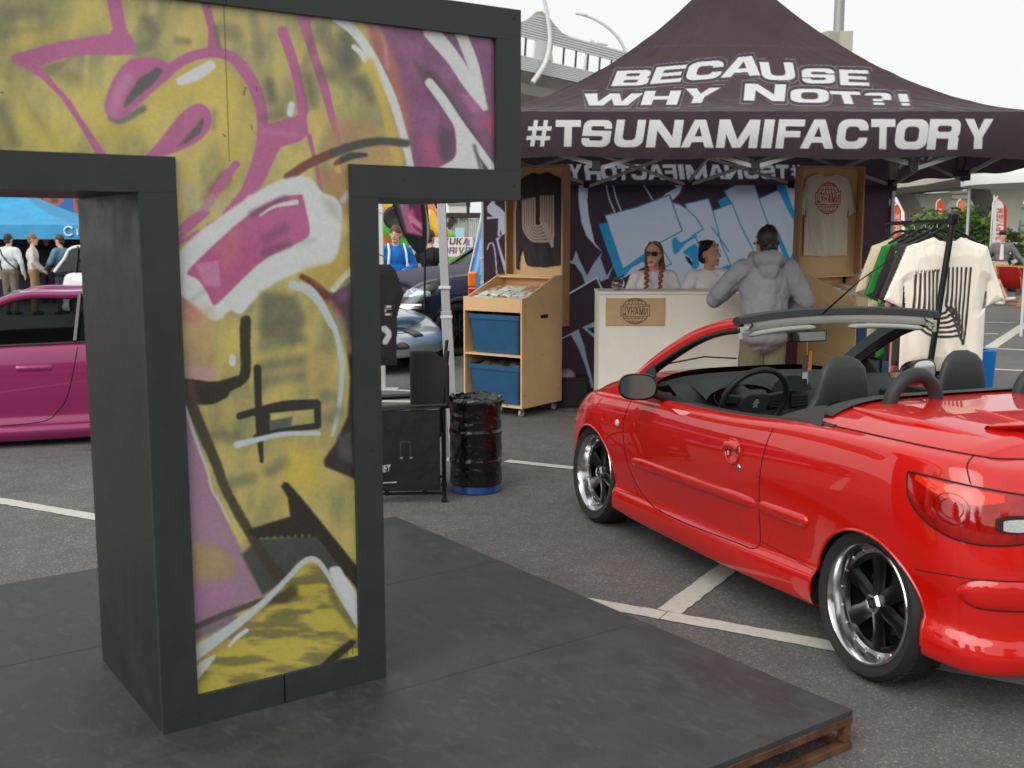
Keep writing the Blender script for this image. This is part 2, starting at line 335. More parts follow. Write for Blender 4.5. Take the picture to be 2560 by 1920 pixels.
line(J[:2], J[:2]+dA*9, .105); qA = G(112, 1272)[:2]; dL = (J[:2]-qA)/np.linalg.norm(J[:2]-qA); line(qA-dL*5, J[:2]-dL*.004, .105, .0042); line(J[:2]+dB*.055, J[:2]+dB*5, .115, .0045)
q0 = G(1265, 1153)[:2]; q1 = G(1425, 1170)[:2]; dq = (q1-q0)/np.linalg.norm(q1-q0); line(q0, q1+dq*4, .09)

line(G(955, 974), G(1160, 986), .1); line(G(955, 1004), G(1055, 1005), .12); line(G(2445, 922), G(2900, 942), .12); line(G(2466, 871), G(2800, 886), .12)
line(G(2440, 893), G(2680, 735), .18); line(G(2400, 834), G(2495, 835), .12); line(G(2400, 805), G(2535, 807), .12)
# ================================================================ the platform with its steel frame
PA = np.array([.8119, .5838]); PBd = np.array([.5838, -.8119]); PC = np.array([-.6455, 5.812])    # axes along and across, far corner
plat = thing('platform', 'low black stage platform with rusty steel tube frame under the big letter', 'platform', (*PC, 0), math.atan2(PA[1], PA[0]))
PL = 3.9; PW = 3.028                                          # local x runs along PA (negative), local -y runs toward the camera
deckm = mat('deck_paint', (56, 58, 59), .6, noise=(4.5, .42, 10), bump=(26, .35, .003), rn=.14)
def scuffed():
    n = deckm.node_tree; b = n.nodes['Principled BSDF']; lk = n.links.new; tc = n.nodes.new('ShaderNodeTexCoord'); mp = n.nodes.new('ShaderNodeMapping'); mp.inputs['Scale'].default_value = (5, 2.2, 1); mp.inputs['Rotation'].default_value = (0, 0, .6); lk(tc.outputs['Object'], mp.inputs[0])
    t = n.nodes.new('ShaderNodeTexNoise'); t.inputs['Scale'].default_value = 3.4; t.inputs['Detail'].default_value = 12; t.inputs['Roughness'].default_value = .72; t.inputs['Distortion'].default_value = 1.2; lk(mp.outputs[0], t.inputs['Vector'])
    r = n.nodes.new('ShaderNodeMapRange'); r.inputs[1].default_value = .52; r.inputs[2].default_value = .74; r.inputs[3].default_value = 0; r.inputs[4].default_value = .42; lk(t.outputs[0], r.inputs[0])
    src = b.inputs['Base Color'].links[0].from_socket; mx = n.nodes.new('ShaderNodeMix'); mx.data_type = 'RGBA'; lk(r.outputs[0], mx.inputs[0]); lk(src, mx.inputs[6]); mx.inputs[7].default_value = (.115, .116, .114, 1); lk(mx.outputs[2], b.inputs['Base Color'])
scuffed()
for k in range(3):
    for (a, b_) in ((-PL, -2.38), (-2.376, 0)):
        m = MB(); y1 = -k*1.008; y0 = -(k+1)*1.008+.004; m.b2((a, y0, .116+.001*(k % 2)), (b_, y1, .134+.0006*k)); obj('deck_panel', m, deckm, plat, bev=.0015)
rust = mat('rusty_steel', (92, 62, 42), .8, noise=(14, .75, 8), bump=(60, .4, .003))
def tubebar(name, p0, p1, w=.034, h=.028): m = MB(); m.bar(p0, p1, w, h); return obj(name, m, rust, plat, bev=.003)
for y in (-.022, -1.0, -2.0, -PW+.022):
    tubebar('frame_tube', (-PL, y, .1015), (0, y, .1015)); tubebar('frame_tube', (-PL, y, .014), (0, y, .014), .034, .026)
for x in (-.022, -1.3, -2.6, -PL+.022):
    tubebar('cross_tube', (x, -.040, .1012), (x, -PW+.040, .1012)); tubebar('cross_tube', (x, -.040, .0142), (x, -PW+.040, .0142), .034, .026)
    for y in (-.0225, -1.0, -2.0, -PW+.0225): tubebar('frame_post', (x*1.0001, y, .0272), (x*1.0001, y, .0873), .032, .032)
# ================================================================ the big letter T
TL = np.array([-1.08499, 3.1809]); Td = np.array([.82252, .56874]); Tn = np.array([Td[1], -Td[0]])    # front-left foot, along the face, towards the camera
TA = math.atan2(Td[1], Td[0]); TD = .73
T = thing('letter_sculpture', 'giant dark framed letter T with yellow, pink and purple graffiti face', 'sculpture', (*TL, .134), TA)
# local: x along face, y into depth, z up from platform.
tm = mat('letter_paint', (45, 51, 50), .55, noise=(6, .22, 9), bump=(120, .3, .002), rn=.1)
zt = 2.462-.134; za = 1.801-.134; SW = .781; AL = -.577; AR = 1.358
fw = .105
def slab(name, p0, p1, mt=tm, bev=0): m = MB(); m.b2(p0, p1); return obj(name, m, mt, T, bev=bev)
# front rim boards, proud of the painted panel
y0, y1 = 0, .018
slab('rim_board', (AL, y0, zt-fw), (.283, y1, zt)); slab('rim_board', (.285, y0, zt-fw), (AR, y1, zt))
slab('rim_board', (AL, y0, za+fw), (AL+fw, y1, zt-fw-.0005)); slab('rim_board', (AR-fw, y0, za+fw), (AR, y1, zt-fw-.0005))
slab('rim_board', (AL, y0, za), (fw+.008, y1, za+fw-.0005)); slab('rim_board', (SW-fw+.005, y0, za), (AR, y1, za+fw-.0005))
slab('rim_board', (0, y0, 0), (fw+.008, y1, za-.0005)); slab('rim_board', (SW-fw+.005, y0, 0), (SW, y1, za-.0005))
slab('rim_board', (fw+.0085, y0, 0), (.4, y1, .0985)); slab('rim_board', (.406, y0, 0), (SW-fw+.0045, y1, .0985))
side = mat('letter_side_paint', (37, 38, 35), .45, noise=(5, .25, 9), bump=(70, .3, .002), rn=.1)
w = .018
slab('side_board', (0, y1, 0), (w, TD, za-.0005), side); slab('side_board', (SW-w, y1, 0), (SW, TD, za-.0005), side)
slab('side_board', (AL, y1, za), (w, TD, za+w), side); slab('side_board', (SW-w, y1, za), (AR, TD, za+w), side)
slab('side_board', (AL, y1, za+w+.0005), (AL+w, TD, zt-w-.0005), side); slab('side_board', (AR-w, y1, za+w+.0005), (AR, TD, zt-w-.0005), side)
slab('side_board', (AL, y1, zt-w), (AR, TD, zt), side); slab('back_board', (AL+w, TD-w, za+w+.001), (AR-w, TD-.0005, zt-w-.001), side); slab('back_board', (w, TD-w, 0), (SW-w, TD-.0005, za+w), side)
for (x, z) in ((AR-.03, .05+za), (AR-.03, zt-.03), (SW-.03, .06), (.045, .06), (SW-.04, .82), (.88, za+.06)):
    m = MB(); m.lathe([(0, -.0018), (.004, -.0012), (.005, .002)], 8, rotx(math.pi/2)); obj('screw', m.xf(o=(x, -.0005, z)), mat('screw_zinc', (170, 170, 165), .35, 1), T)
# painted panel: dense sheet whose points carry the colour of the spray paint
def tpanel():
    st = .0034; xs = np.arange(AL+.02, AR-.0199, st); zs = np.arange(.03, zt-.03, st); X, Z = np.meshgrid(xs, zs, indexing='ij')
    ok = (Z > za+.03) | ((X > .02) & (X < SW-.02)); Q = gridquads(len(xs), len(zs), (ok[:-1, :-1] & ok[1:, :-1] & ok[1:, 1:] & ok[:-1, 1:]))
    V = np.stack([X, np.full_like(X, .0165), Z], -1).reshape(-1, 3); V, Q, _ = compact(V, Q)
    Wd = np.column_stack([TL[0]+V[:, 0]*Td[0]-V[:, 1]*Tn[0], TL[1]+V[:, 0]*Td[1]-V[:, 1]*Tn[1], V[:, 2]+.134]); x, y = proj(Wd)
    n1 = fbm(x/70+.35*y/70, y/150, 1); n2 = fbm(x/30, y/95, 2); n3 = fbm(x/160, y/60, 9)
    ye = np.array((200, 184, 98.)); ol = np.array((140, 138, 92.)); tn = np.array((194, 166, 104.))
    a = sst(.30, .72, n1*.55+n2*.3+n3*.15)[:, None]; base = ol*(1-a)+ye*a; b_ = (sst(.5, .8, n3)*.5)[:, None]; base = base*(1-b_)+tn*b_
    p = Painter(x, y, base)
    z1 = lambda P: np.array(P, float)*.31646; z2 = lambda P: np.array(P, float)*.3255+(600, 0); z3 = lambda P: np.array(P, float)*.27125+(400, 400); z4 = lambda P: np.array(P, float)*.27125+(400, 800); z5 = lambda P: np.array(P, float)*.434+(400, 1200)
    pk = (176, 88, 138); dk = (46, 42, 40); wh = (208, 213, 214); gr = (72, 72, 74)
    for P, r, so_, al in (([(0, 130), (300, 90)], 60, 60, .5), ([(60, 620), (420, 1120)], 30, 50, .55), ([(0, 850), (120, 1130)], 40, 60, .6), ([(1150, 150), (1220, 260)], 40, 40, .7), ([(1400, 320), (1480, 330)], 30, 30, .6), ([(1080, 380), (1180, 350)], 50, 40, .6), ([(1750, 230), (1850, 260)], 60, 50, .55), ([(440, 560), (560, 620)], 70, 60, .5), ([(1700, 880), (1690, 1000)], 30, 30, .55), ([(1900, 700), (1930, 960)], 30, 50, .4), ([(0, 260), (400, 230)], 35, 50, .45), ([(2000, 120), (2050, 420)], 40, 40, .5), ([(2130, 640), (2150, 780)], 25, 30, .6)): p.stroke(z1(P), r*.316, (96, 96, 78), so_*.316, al)
    p.stroke(z1([(690, 380), (670, 900)]), 6, (205, 190, 120), 6, .5); p.stroke(z1([(1215, 0), (1215, 80)]), 10, (205, 190, 150), 8, .6)
    for P_, c_ in (([(1250, 640), (1500, 520), (1750, 470), (1930, 640), (2030, 900), (2000, 1200), (1850, 1400), (1700, 1150), (1680, 900), (1500, 800), (1150, 900)], (212, 182, 72)), ([(560, 120), (860, 60), (880, 250), (600, 290), (300, 360), (100, 400), (100, 330)], (206, 184, 80)), ([(400, 640), (560, 640), (820, 700), (800, 900), (900, 960), (1300, 900), (900, 1200), (760, 1000)], (208, 186, 76)), ([(0, 620), (160, 600), (300, 900), (560, 1180), (300, 1180), (100, 800)], (200, 186, 78))): p.fill(z1(P_), c_, 28, .55)
    p.fill(z1([(830, -60), (945, -60), (1000, 230), (1080, 370), (1070, 430), (900, 436), (700, 430), (500, 462), (320, 524), (420, 640), (560, 800), (700, 1020), (870, 1260), (800, 1290), (640, 1010), (480, 770), (330, 620), (200, 540), (95, 490), (85, 450), (110, 428), (250, 390), (500, 322), (700, 292), (870, 265), (890, 232)]), pk, 3)
    p.fill(z1([(320, 524), (420, 500), (560, 465), (470, 560), (380, 600)]), (120, 112, 66), 6, .7)
    p.fill(z1([(1575, -30), (1655, -20), (1705, 230), (1735, 400), (1640, 410), (1645, 230)]), pk, 3); p.stroke(z1([(1700, 210), (1735, 370)]), 6, (95, 88, 80), 6, .7)
    p.stroke(z1([(880, 930), (960, 950), (1130, 860)]), 9, (90, 90, 90), 6, .8)
    p.fill(spline(z1([(1345, 520), (1260, 468), (1130, 452), (1000, 490), (910, 600), (850, 730), (828, 860), (870, 935), (950, 935), (1100, 825), (1250, 690), (1370, 585)]), 70, True), pk, 3)
    p.stroke(z1([(900, 870), (930, 740), (1000, 620)]), 14, (190, 130, 165), 10, .6); p.fill(z1([(975, 845), (1000, 770), (1100, 615), (1180, 572), (1235, 528), (1300, 555), (1200, 670), (1080, 772), (1000, 845)]), (78, 76, 80), 3)
    p.stroke(z1([(1330, 555), (1500, 450), (1700, 415), (1850, 465), (1960, 600), (2040, 760), (2075, 950), (2060, 1150), (2000, 1350), (1930, 1520), (1790, 1690)]), [14, 13, 13, 14, 15, 15, 14, 12, 12, 12, 11], pk, 2.5)
    p.fill(z2([(140, 968), (300, 930), (440, 885), (505, 815), (525, 1030), (465, 1085), (310, 1132), (275, 1200), (200, 1370), (112, 1505), (60, 1490), (10, 1540), (60, 1380), (120, 1200)]), pk, 3); p.stroke(z2([(170, 1010), (500, 1040)]), 4, (196, 120, 150), 6, .5)
    p.fill(spline(z1([(1140, 1250), (1250, 1120), (1350, 990), (1450, 880), (1560, 818), (1645, 855), (1672, 950), (1640, 1045), (1560, 1120), (1420, 1192), (1260, 1240)]), 70, True), pk, 3); p.fill(z1([(1400, 1160), (1500, 1050), (1600, 930), (1612, 960), (1585, 1050), (1480, 1130)]), (84, 76, 78), 4)
    p.stroke(z1([(1430, 640), (1545, 590), (1660, 520)]), [11, 15, 13], wh, 2)
    p.stroke(z1([(1780, 1400), (1640, 1560)]), 15, (110, 60, 50), 12, .7)
    p.stroke(z3([(700, 40), (560, 220), (420, 440), (170, 640)]), [10, 10, 9, 8], pk, 2.5); p.stroke(z3([(860, 160), (780, 300), (620, 500), (450, 610)]), [9, 8, 7, 6], pk, 2.5); p.stroke(z3([(350, 665), (280, 710), (170, 760)]), 6, pk, 2); p.stroke(z3([(440, 480), (300, 610), (170, 720)]), 6, pk, 2)
    p.fill(z3([(160, 270), (300, 210), (640, 400), (560, 480), (300, 460)]), (170, 172, 150), 8, .45)
    p.stroke(z2([(325, 240), (390, 420), (450, 640), (485, 850)]), [13, 13, 12, 14], pk, 2.5); p.stroke(z2([(480, 120), (560, 400), (640, 650), (720, 950), (775, 1130)]), [14, 11, 11, 8, 4], pk, 2.5); p.stroke(z2([(530, 1040), (580, 1250), (622, 1450)]), [6, 5, 4], pk, 2)
    p.fill(z2([(430, 90), (600, 90), (520, 200)]), pk, 5)
    for P, r, al in (([(620, 240), (760, 470)], 60, .5), ([(820, 300), (850, 480)], 70, .75), ([(640, 560), (900, 620)], 60, .45), ([(930, 640), (1000, 740)], 50, .6), ([(520, 600), (560, 800)], 35, .6), ([(220, 660), (230, 760)], 35, .55), ([(200, 900), (330, 880)], 30, .5), ([(560, 300), (480, 560)], 25, .5)): p.stroke(z2(P), r*.3255, (72, 74, 62), 18, al)
    p.fill(z2([(700, 900), (1000, 950), (1230, 1080), (1260, 1290), (860, 1280), (640, 1180)]), (176, 128, 96), 25, .6); p.fill(z2([(600, 1290), (860, 1290), (860, 1659), (700, 1659)]), (150, 92, 60), 20, .55)
    p.stroke(z2([(395, 805), (385, 868)]), 8.5, wh, 2)
    # purple field at the right end
    pur = (118, 68, 108); p.fill(z2([(1000, 60), (2100, 60), (2100, 1400), (1330, 1400), (1280, 1050), (1200, 780), (1110, 560), (1010, 330)]), pur, 12)
    m_ = p.x > 900; nn = fbm(x[m_]/60, y[m_]/60, 21); pm = np.clip((nn-.45)*2.2, 0, .6)[:, None]; keep = p.c[m_]; sel = (np.abs(keep-np.array(pur)).sum(1) < 60)[:, None]; p.c[m_] = np.where(sel, keep*(1-pm)+np.array((150, 86, 130))*pm, keep)
    p.stroke(z2([(1000, 170), (1140, 480), (1230, 830), (1290, 1150)]), [14, 18, 16, 8], (176, 104, 84), 14, .8); p.stroke(z2([(1040, 190), (1110, 330), (1130, 520)]), 5, (190, 150, 150), 7, .6)
    p.fill(z2([(1340, 470), (1500, 560), (1600, 700), (1900, 1180), (1960, 1290), (1860, 1300), (1620, 900), (1400, 620)]), (72, 56, 66), 12, .85); p.fill(z2([(1840, 900), (1990, 850), (1990, 1080), (1900, 1010)]), (166, 62, 104), 10, .85); p.fill(z2([(1690, 730), (1800, 690), (1860, 850), (1780, 860)]), (176, 108, 152), 10, .7); p.fill(z2([(1540, 960), (1640, 1000), (1650, 1200), (1560, 1260), (1510, 1150)]), (76, 50, 76), 10, .8); p.stroke(z2([(1440, 1100), (1480, 1240)]), 20, (176, 70, 122), 16, .7)
    p.stroke(z2([(740, 140), (870, 235), (980, 380), (1080, 560), (1170, 760), (1240, 980), (1290, 1180), (1315, 1320)]), [11, 12, 11, 11, 11, 10, 9, 9], wh, 3); p.stroke(z2([(875, 360), (925, 405), (962, 460)]), 6.5, wh, 2)
    p.stroke(z2([(1000, 480), (1100, 780), (1200, 1200), (1230, 1290)]), 11, (206, 176, 66), 8, .8)
    p.stroke(z2([(1470, 245), (1640, 450), (1760, 640), (1880, 830)]), [20, 18, 16, 7], wh, 3); p.stroke(z2([(1690, 240), (1790, 500), (1878, 820)]), [14, 14, 7], wh, 3)
    p.stroke(z2([(1455, 635), (1560, 770), (1680, 950), (1820, 1130), (1960, 1320)]), [11, 12, 12, 10, 9], wh, 2.5); p.fill(spline(z2([(1560, 790), (1640, 960), (1662, 1120), (1640, 1220), (1520, 1310), (1850, 1330), (1800, 1150), (1690, 980)]), 50, True), wh, 3)
    p.stroke(z2([(1800, 1120), (1850, 1300)]), 4, (60, 60, 66), 5, .8)
    # brow strokes
    p.stroke(z2([(372, 1360), (520, 1262), (720, 1172)]), 11.5, (112, 50, 42), 3); p.stroke(z2([(715, 1174), (900, 1112), (1080, 1085), (1275, 1100)]), [11, 11, 10, 10], (62, 62, 56), 4, 1, rag=3)
    p.stroke(z2([(735, 1258), (790, 1225)]), [6, 9], (118, 56, 46), 3); p.stroke(z2([(790, 1225), (860, 1198), (965, 1190)]), [8, 9, 5], (44, 50, 54), 3); p.fill(z2([(725, 1275), (770, 1270), (775, 1330), (735, 1330)]), (206, 170, 70), 4)
    # white cloud with pink heart
    p.fill(spline(z3([(1290, 148), (1400, 180), (1500, 300), (1600, 340), (1672, 430), (1675, 600), (1640, 850), (1560, 955), (1350, 1010), (1150, 1090), (960, 1200), (840, 1320), (760, 1412), (700, 1412), (645, 1385), (560, 1465), (490, 1478), (400, 1430), (280, 1310), (150, 1210), (130, 930), (300, 720), (500, 560), (700, 420), (900, 290), (1100, 190)]), 160, True), wh, 5)
    p.fill(z3([(1500, 330), (1640, 420), (1660, 560), (1540, 480)]), (150, 148, 140), 14, .5); p.stroke(z3([(300, 1290), (700, 960), (1100, 800), (1420, 740)]), 6, (168, 170, 172), 8, .6)
    p.fill(spline(z3([(250, 1045), (340, 930), (520, 760), (720, 580), (900, 450), (1100, 350), (1290, 318), (1320, 350), (1350, 470), (1380, 640), (1345, 725), (1150, 820), (950, 930), (780, 1080), (640, 1220), (512, 1335), (470, 1300), (420, 1200), (345, 1100)]), 110, True), (178, 84, 132), 3)
    p.stroke(z3([(850, 500), (1150, 360)]), 9, (120, 60, 92), 9, .8); p.stroke(z3([(980, 720), (1150, 620)]), 12, (128, 66, 98), 12, .8); p.stroke(z3([(960, 850), (1180, 780)]), 9, (110, 66, 96), 9, .7); p.fill(z3([(500, 800), (740, 580), (720, 900), (600, 1000)]), (188, 104, 118), 10, .7); p.fill(z3([(320, 962), (540, 925), (560, 1165), (420, 1160)]), (196, 132, 164), 3, .75)
    p.stroke(z3([(920, 512), (1060, 428), (1255, 388)]), [2, 4, 6.5], (206, 206, 206), 1.5)
    p.fill(z3([(180, 1250), (300, 1340), (400, 1440), (330, 1520), (190, 1480)]), (186, 96, 100), 10, .8)
    # lower right dark and arcs
    p.fill(z4([(1690, -80), (1800, -150), (1830, 1480), (1750, 1445), (1520, 1352), (1505, 1290), (1620, 1130), (1730, 880), (1752, 520), (1715, 250)]), (44, 39, 36), 5); p.fill(z3([(1540, 1250), (1800, 1120), (1800, 1700), (1720, 1660), (1640, 1440)]), (62, 56, 60), 8); p.fill(z3([(1620, 1230), (1790, 1140), (1790, 1280), (1650, 1320)]), (104, 70, 104), 8, .8); p.fill(z4([(1640, 1080), (1760, 1030), (1790, 1330), (1640, 1260)]), (82, 78, 80), 8, .8)
    p.stroke(z3([(1310, 1075), (1420, 1140), (1540, 1260), (1650, 1400)]), [7, 9, 11, 10], (98, 44, 42), 4); p.stroke(z3([(1600, 1190), (1680, 1090), (1790, 990)]), [8, 8, 10], wh, 2.5); p.stroke(z3([(1690, 370), (1730, 310)]), 8, (176, 180, 190), 3)
    p.fill(z3([(1320, 1000), (1600, 930), (1760, 700), (1760, 1000), (1600, 1180), (1460, 1160)]), (196, 158, 60), 14, .6)
    p.stroke(z3([(1560, 1330), (1660, 1480), (1740, 1750)]), 10, (150, 128, 92), 8, .7)
    p.stroke(np.vstack([z3([(1220, 1150), (1370, 1200), (1480, 1330), (1580, 1510)]), z4([(1620, 110), (1675, 380), (1672, 600), (1640, 850), (1590, 1062)])]), [10, 12, 10, 9, 7, 7, 6, 6, 4], (186, 196, 200), 2.5)
    for yy, al in ((60, .5), (240, .55), (430, .6), (570, .5)): p.stroke(z4([(950, yy), (1300, yy-60)]), 13, (92, 100, 86), 14, al)
    for P in ([(420, 1080), (580, 1040)], [(1000, 1400), (1150, 1310)], [(680, 1500), (850, 1460)], [(1560, 900), (1640, 840)], [(1520, 700), (1540, 690)], [(640, 1090), (700, 1070)]): p.stroke(z4(P), 14, (96, 100, 84), 14, .55)
    p.fill(z4([(1180, 1150), (1480, 1250), (1420, 1560), (1160, 1480)]), (214, 186, 64), 22, .7); p.fill(z3([(930, 1220), (1250, 1240), (1320, 1400), (1300, 1659), (930, 1659)]), (92, 94, 78), 14, .75)
    p.fill(z4([(200, -120), (480, -120), (480, 500), (220, 520)]), (196, 150, 120), 22, .6); p.fill(z4([(225, 420), (520, 440), (520, 560), (225, 560)]), (184, 144, 158), 14, .7)
    # black marker tag
    p.stroke(np.vstack([z3([(790, 1480)]), z4([(785, 100), (785, 250), (790, 420), (768, 530), (660, 590), (480, 640), (225, 625)])]), [13, 14, 13, 13, 13, 16, 20, 24], (40, 34, 26), 3, .97, rag=3); p.stroke(z4([(225, 680), (440, 700), (580, 670)]), [22, 22, 16], (42, 34, 28), 3)
    p.stroke(z4([(668, 345), (668, 395)]), 8, wh, 2)
    bk = (38, 36, 33)
    p.stroke(z4([(898, 445), (905, 700), (915, 1000), (938, 1300)]), [10, 9, 9, 5], bk, 2.5); p.stroke(z4([(735, 885), (900, 840), (1150, 795), (1440, 775)]), [9, 10, 14, 12], bk, 2.5); p.stroke(z4([(1450, 780), (1455, 970)]), 9, bk, 2.5, sm=False); p.stroke(z4([(1450, 975), (1100, 1020), (880, 1075)]), [8, 7, 6], bk, 2.5); p.stroke(z4([(965, 880), (965, 1040)]), 14, bk, 3, sm=False); p.fill(z4([(1010, 930), (1220, 890), (1210, 985), (1020, 1010)]), (80, 88, 86), 3)
    p.stroke(z4([(710, 1150), (900, 1102), (1150, 1050), (1460, 1045)]), [9, 6.5, 6, 5.5], (190, 200, 204), 2.2)
    # lilac strip, diagonal dark line
    p.fill(np.vstack([z4([(215, 780), (240, 800), (420, 1330)]), z5([(285, 20), (400, 260), (480, 420), (590, 665), (400, 752), (190, 850), (150, 0)])]), (152, 118, 142), 6); p.fill(z5([(180, 370), (330, 380), (430, 470), (400, 560), (190, 590)]), (166, 142, 74), 18, .7); p.fill(z5([(190, 610), (380, 600), (400, 700), (190, 780)]), (168, 108, 152), 18, .6); p.fill(z4([(225, 480), (300, 560), (420, 1000), (260, 1000)]), (170, 110, 140), 14, .3)
    p.fill(z5([(470, 430), (560, 340), (900, 320), (1090, 560), (985, 535), (880, 445), (820, 470), (700, 600), (590, 665)]), (64, 68, 64), 6)
    p.stroke(np.vstack([z4([(285, 770), (400, 1050), (520, 1330)]), z5([(372, 40), (440, 170), (525, 320), (620, 470), (745, 620)])]), [14, 14, 13, 12, 12, 12, 14, 17], (58, 52, 40), 4, .95, rag=3)
    p.stroke(np.vstack([z4([(232, 800), (330, 1100), (440, 1400)]), z5([(300, 60), (345, 130), (400, 245)])]), [4.5, 4, 3.5, 3, 3, 2], (190, 192, 196), 2, .9)
    p.fill(z5([(697, 35), (712, 12), (735, 14), (760, 40), (830, 120), (1000, 330), (1160, 530), (1160, 660), (1080, 560), (900, 330), (860, 310), (700, 322), (560, 335), (490, 292), (620, 250), (750, 210), (735, 100)]), (40, 36, 30), 4)
    for k in range(9): p.stroke(z5([(560+40*k, 300), (560+40*k, 318)]), 7, (40, 36, 30), 3)
    # yellow hill with the white ridge
    h = z5([(200, 1260), (205, 1010), (600, 720), (830, 488), (880, 468), (930, 500), (1165, 880), (1170, 1040)]); i, a = p.cov([h], 3)
    n4 = fbm(x[i]/90, y[i]/22, 31); yel = np.array((190, 174, 70.)); olv = np.array((122, 116, 66.)); t_ = sst(.35, .6, n4)[:, None]; cc = olv*(1-t_)+yel*t_; p.c[i] = p.c[i]*(1-a[:, None])+cc*a[:, None]
    p.fill(z5([(960, 560), (1000, 640), (1150, 860), (1100, 860), (980, 700)]), (104, 98, 58), 8, .8); p.stroke(z5([(560, 700), (700, 680), (760, 640)]), [6, 14, 16], (62, 54, 30), 8, .8); p.fill(z5([(220, 990), (500, 800), (600, 740), (520, 850), (300, 1010)]), (150, 112, 96), 12, .6)
    p.stroke(z5([(195, 852), (450, 745), (600, 690)]), [9, 8, 6], (70, 58, 68), 4, .9); p.stroke(z5([(200, 900), (420, 800)]), 12, (112, 92, 122), 7, .8)
    p.stroke(z5([(190, 1010), (400, 862), (600, 702), (720, 582), (820, 478), (880, 455), (930, 490), (980, 570), (1060, 700), (1160, 870)]), [17, 12, 8, 6.5, 7, 7, 6.5, 5, 6, 6], (190, 200, 200), 2.2)
    p.fill(spline(z5([(975, 525), (1030, 500), (1070, 560), (1150, 690), (1160, 860), (1060, 690)]), 40, True), wh, 3); p.stroke(z5([(400, 955), (440, 910), (500, 866)]), [3, 5, 5], wh, 2); p.stroke(z5([(200, 1120), (260, 1060), (312, 1018)]), [14, 11, 4], (196, 200, 190), 2)
    p.fill(z5([(920, 1070), (1000, 990), (1100, 920), (1132, 930), (1100, 970), (985, 1070)]), (44, 40, 30), 3); p.stroke(z5([(1078, 960), (1078, 1010)]), 1.5, bk, 1); p.stroke(z5([(1110, 950), (1110, 1000)]), 1.2, bk, 1)
    for P in ([(1925, 745), (1943, 690)], [(2026, 685), (2030, 718)], [(1987, 990), (1989, 1018)], [(5, 735), (22, 730)], [(1760, 1060), (1780, 1078)]): p.stroke(z1(P), 1.6, (58, 52, 34), 1, .9)
    # fine grain and dirt of the board
    p.c = p.c*.90+np.array((150, 146, 136))*.10; g_ = (fbm(x/5, y/5, 41, 3)-.5)*16+(fbm(x/260, y/240, 43)-.5)*22; p.c += g_[:, None]
    sx = (np.abs(V[:, 0]-.284) < .0018) & (V[:, 2] > za+.1); p.c[sx] *= .55
    me = fastmesh('painted_panel', V, Q[:, ::-1]); setcol(me, p.c, 1.06)
    link('painted_panel', me, mat('spray_paint', attr=True, rough=.4, bump=(220, .06, .001), coat=.45), T)
tpanel()
# ================================================================ the stall tent
def fabric(name, tr=.25, rough=.75, bump=(7, .35, .03), sheen=.2):
    m = mat(name, attr=True, rough=rough, bump=bump, sheen=sheen, spec=.3); n = m.node_tree; b = n.nodes['Principled BSDF']; o = n.nodes['Material Output']
    t = n.nodes.new('ShaderNodeBsdfTranslucent'); x = n.nodes.new('ShaderNodeMixShader'); x.inputs[0].default_value = tr
    src = b.inputs['Base Color'].links[0].from_socket; n.links.new(src, t.inputs[0]); n.links.new(b.outputs[0], x.inputs[1]); n.links.new(t.outputs[0], x.inputs[2]); n.links.new(x.outputs[0], o.inputs['Surface']); return m
FAB = fabric('printed_polyester', .32); FABW = fabric('printed_wall_cloth', .5)
YF, YB = 7.9, 11.0
FL = D(1093, 279, YF); FR = D(2712, 279, YF); ZE = FL[2]
BLc = D(1204, 470, YB); BRc = D(2232, 470, YB); BL = np.array([BLc[0], YB, ZE]); BR = np.array([BRc[0], YB, ZE])
PK = D(1827, -104, (YF+YB)/2)
TENT0 = np.array([(FL[0]+FR[0])/2, (YF+YB)/2, 0])
tent = thing('market_tent', 'dark plum pop-up tent with white lettering, standing behind a red convertible', 'tent', TENT0)
def tl(P): return np.asarray(P)-TENT0
plum = (86, 69, 75)
def roof_face(A, B, nt_, ns, paint=None):
    t = np.linspace(0, 1, nt_)[:, None, None]; s = np.linspace(0, 1, ns)[None, :, None]; g = t**1.92
    E_ = A*(1-s)+B*s; P = E_*(1-t)+PK*t; P = np.repeat(P, 1, 0).copy(); P[..., 2] = (E_[..., 2]*(1-g[..., 0])+PK[2]*g[..., 0])
    P[..., 2] -= .05*np.sin(np.pi*s[..., 0])*np.sin(np.pi*t[..., 0]); P[..., 2] += (fbm(s[..., 0]*14+t[..., 0]*3, t[..., 0]*9, 8)-.5)*.03*np.sin(np.pi*t[..., 0])+(fbm(s[..., 0]*60, t[..., 0]*3, 18)-.5)*.012*(1-t[..., 0])**2
    V = P.reshape(-1, 3); x, y = proj(V); c = np.tile(np.array(plum, float), (len(V), 1)); c += ((fbm(x/120, y/60, 3)-.5)*10)[:, None]
    p = Painter(x, y, c)
    for yy_ in (118, 262): p.stroke([(1200, yy_+40), (1600, yy_), (2000, yy_), (2500, yy_+40)] if yy_ < 200 else [(1100, 271), (2700, 271)], .9, (104, 88, 92), .8, .7)
    if paint: paint(p)
    me = fastmesh('roof_panel', tl(V), gridquads(nt_, ns)[:, ::-1]); setcol(me, p.c, .80); link('roof_panel', me, FAB, tent, 180)
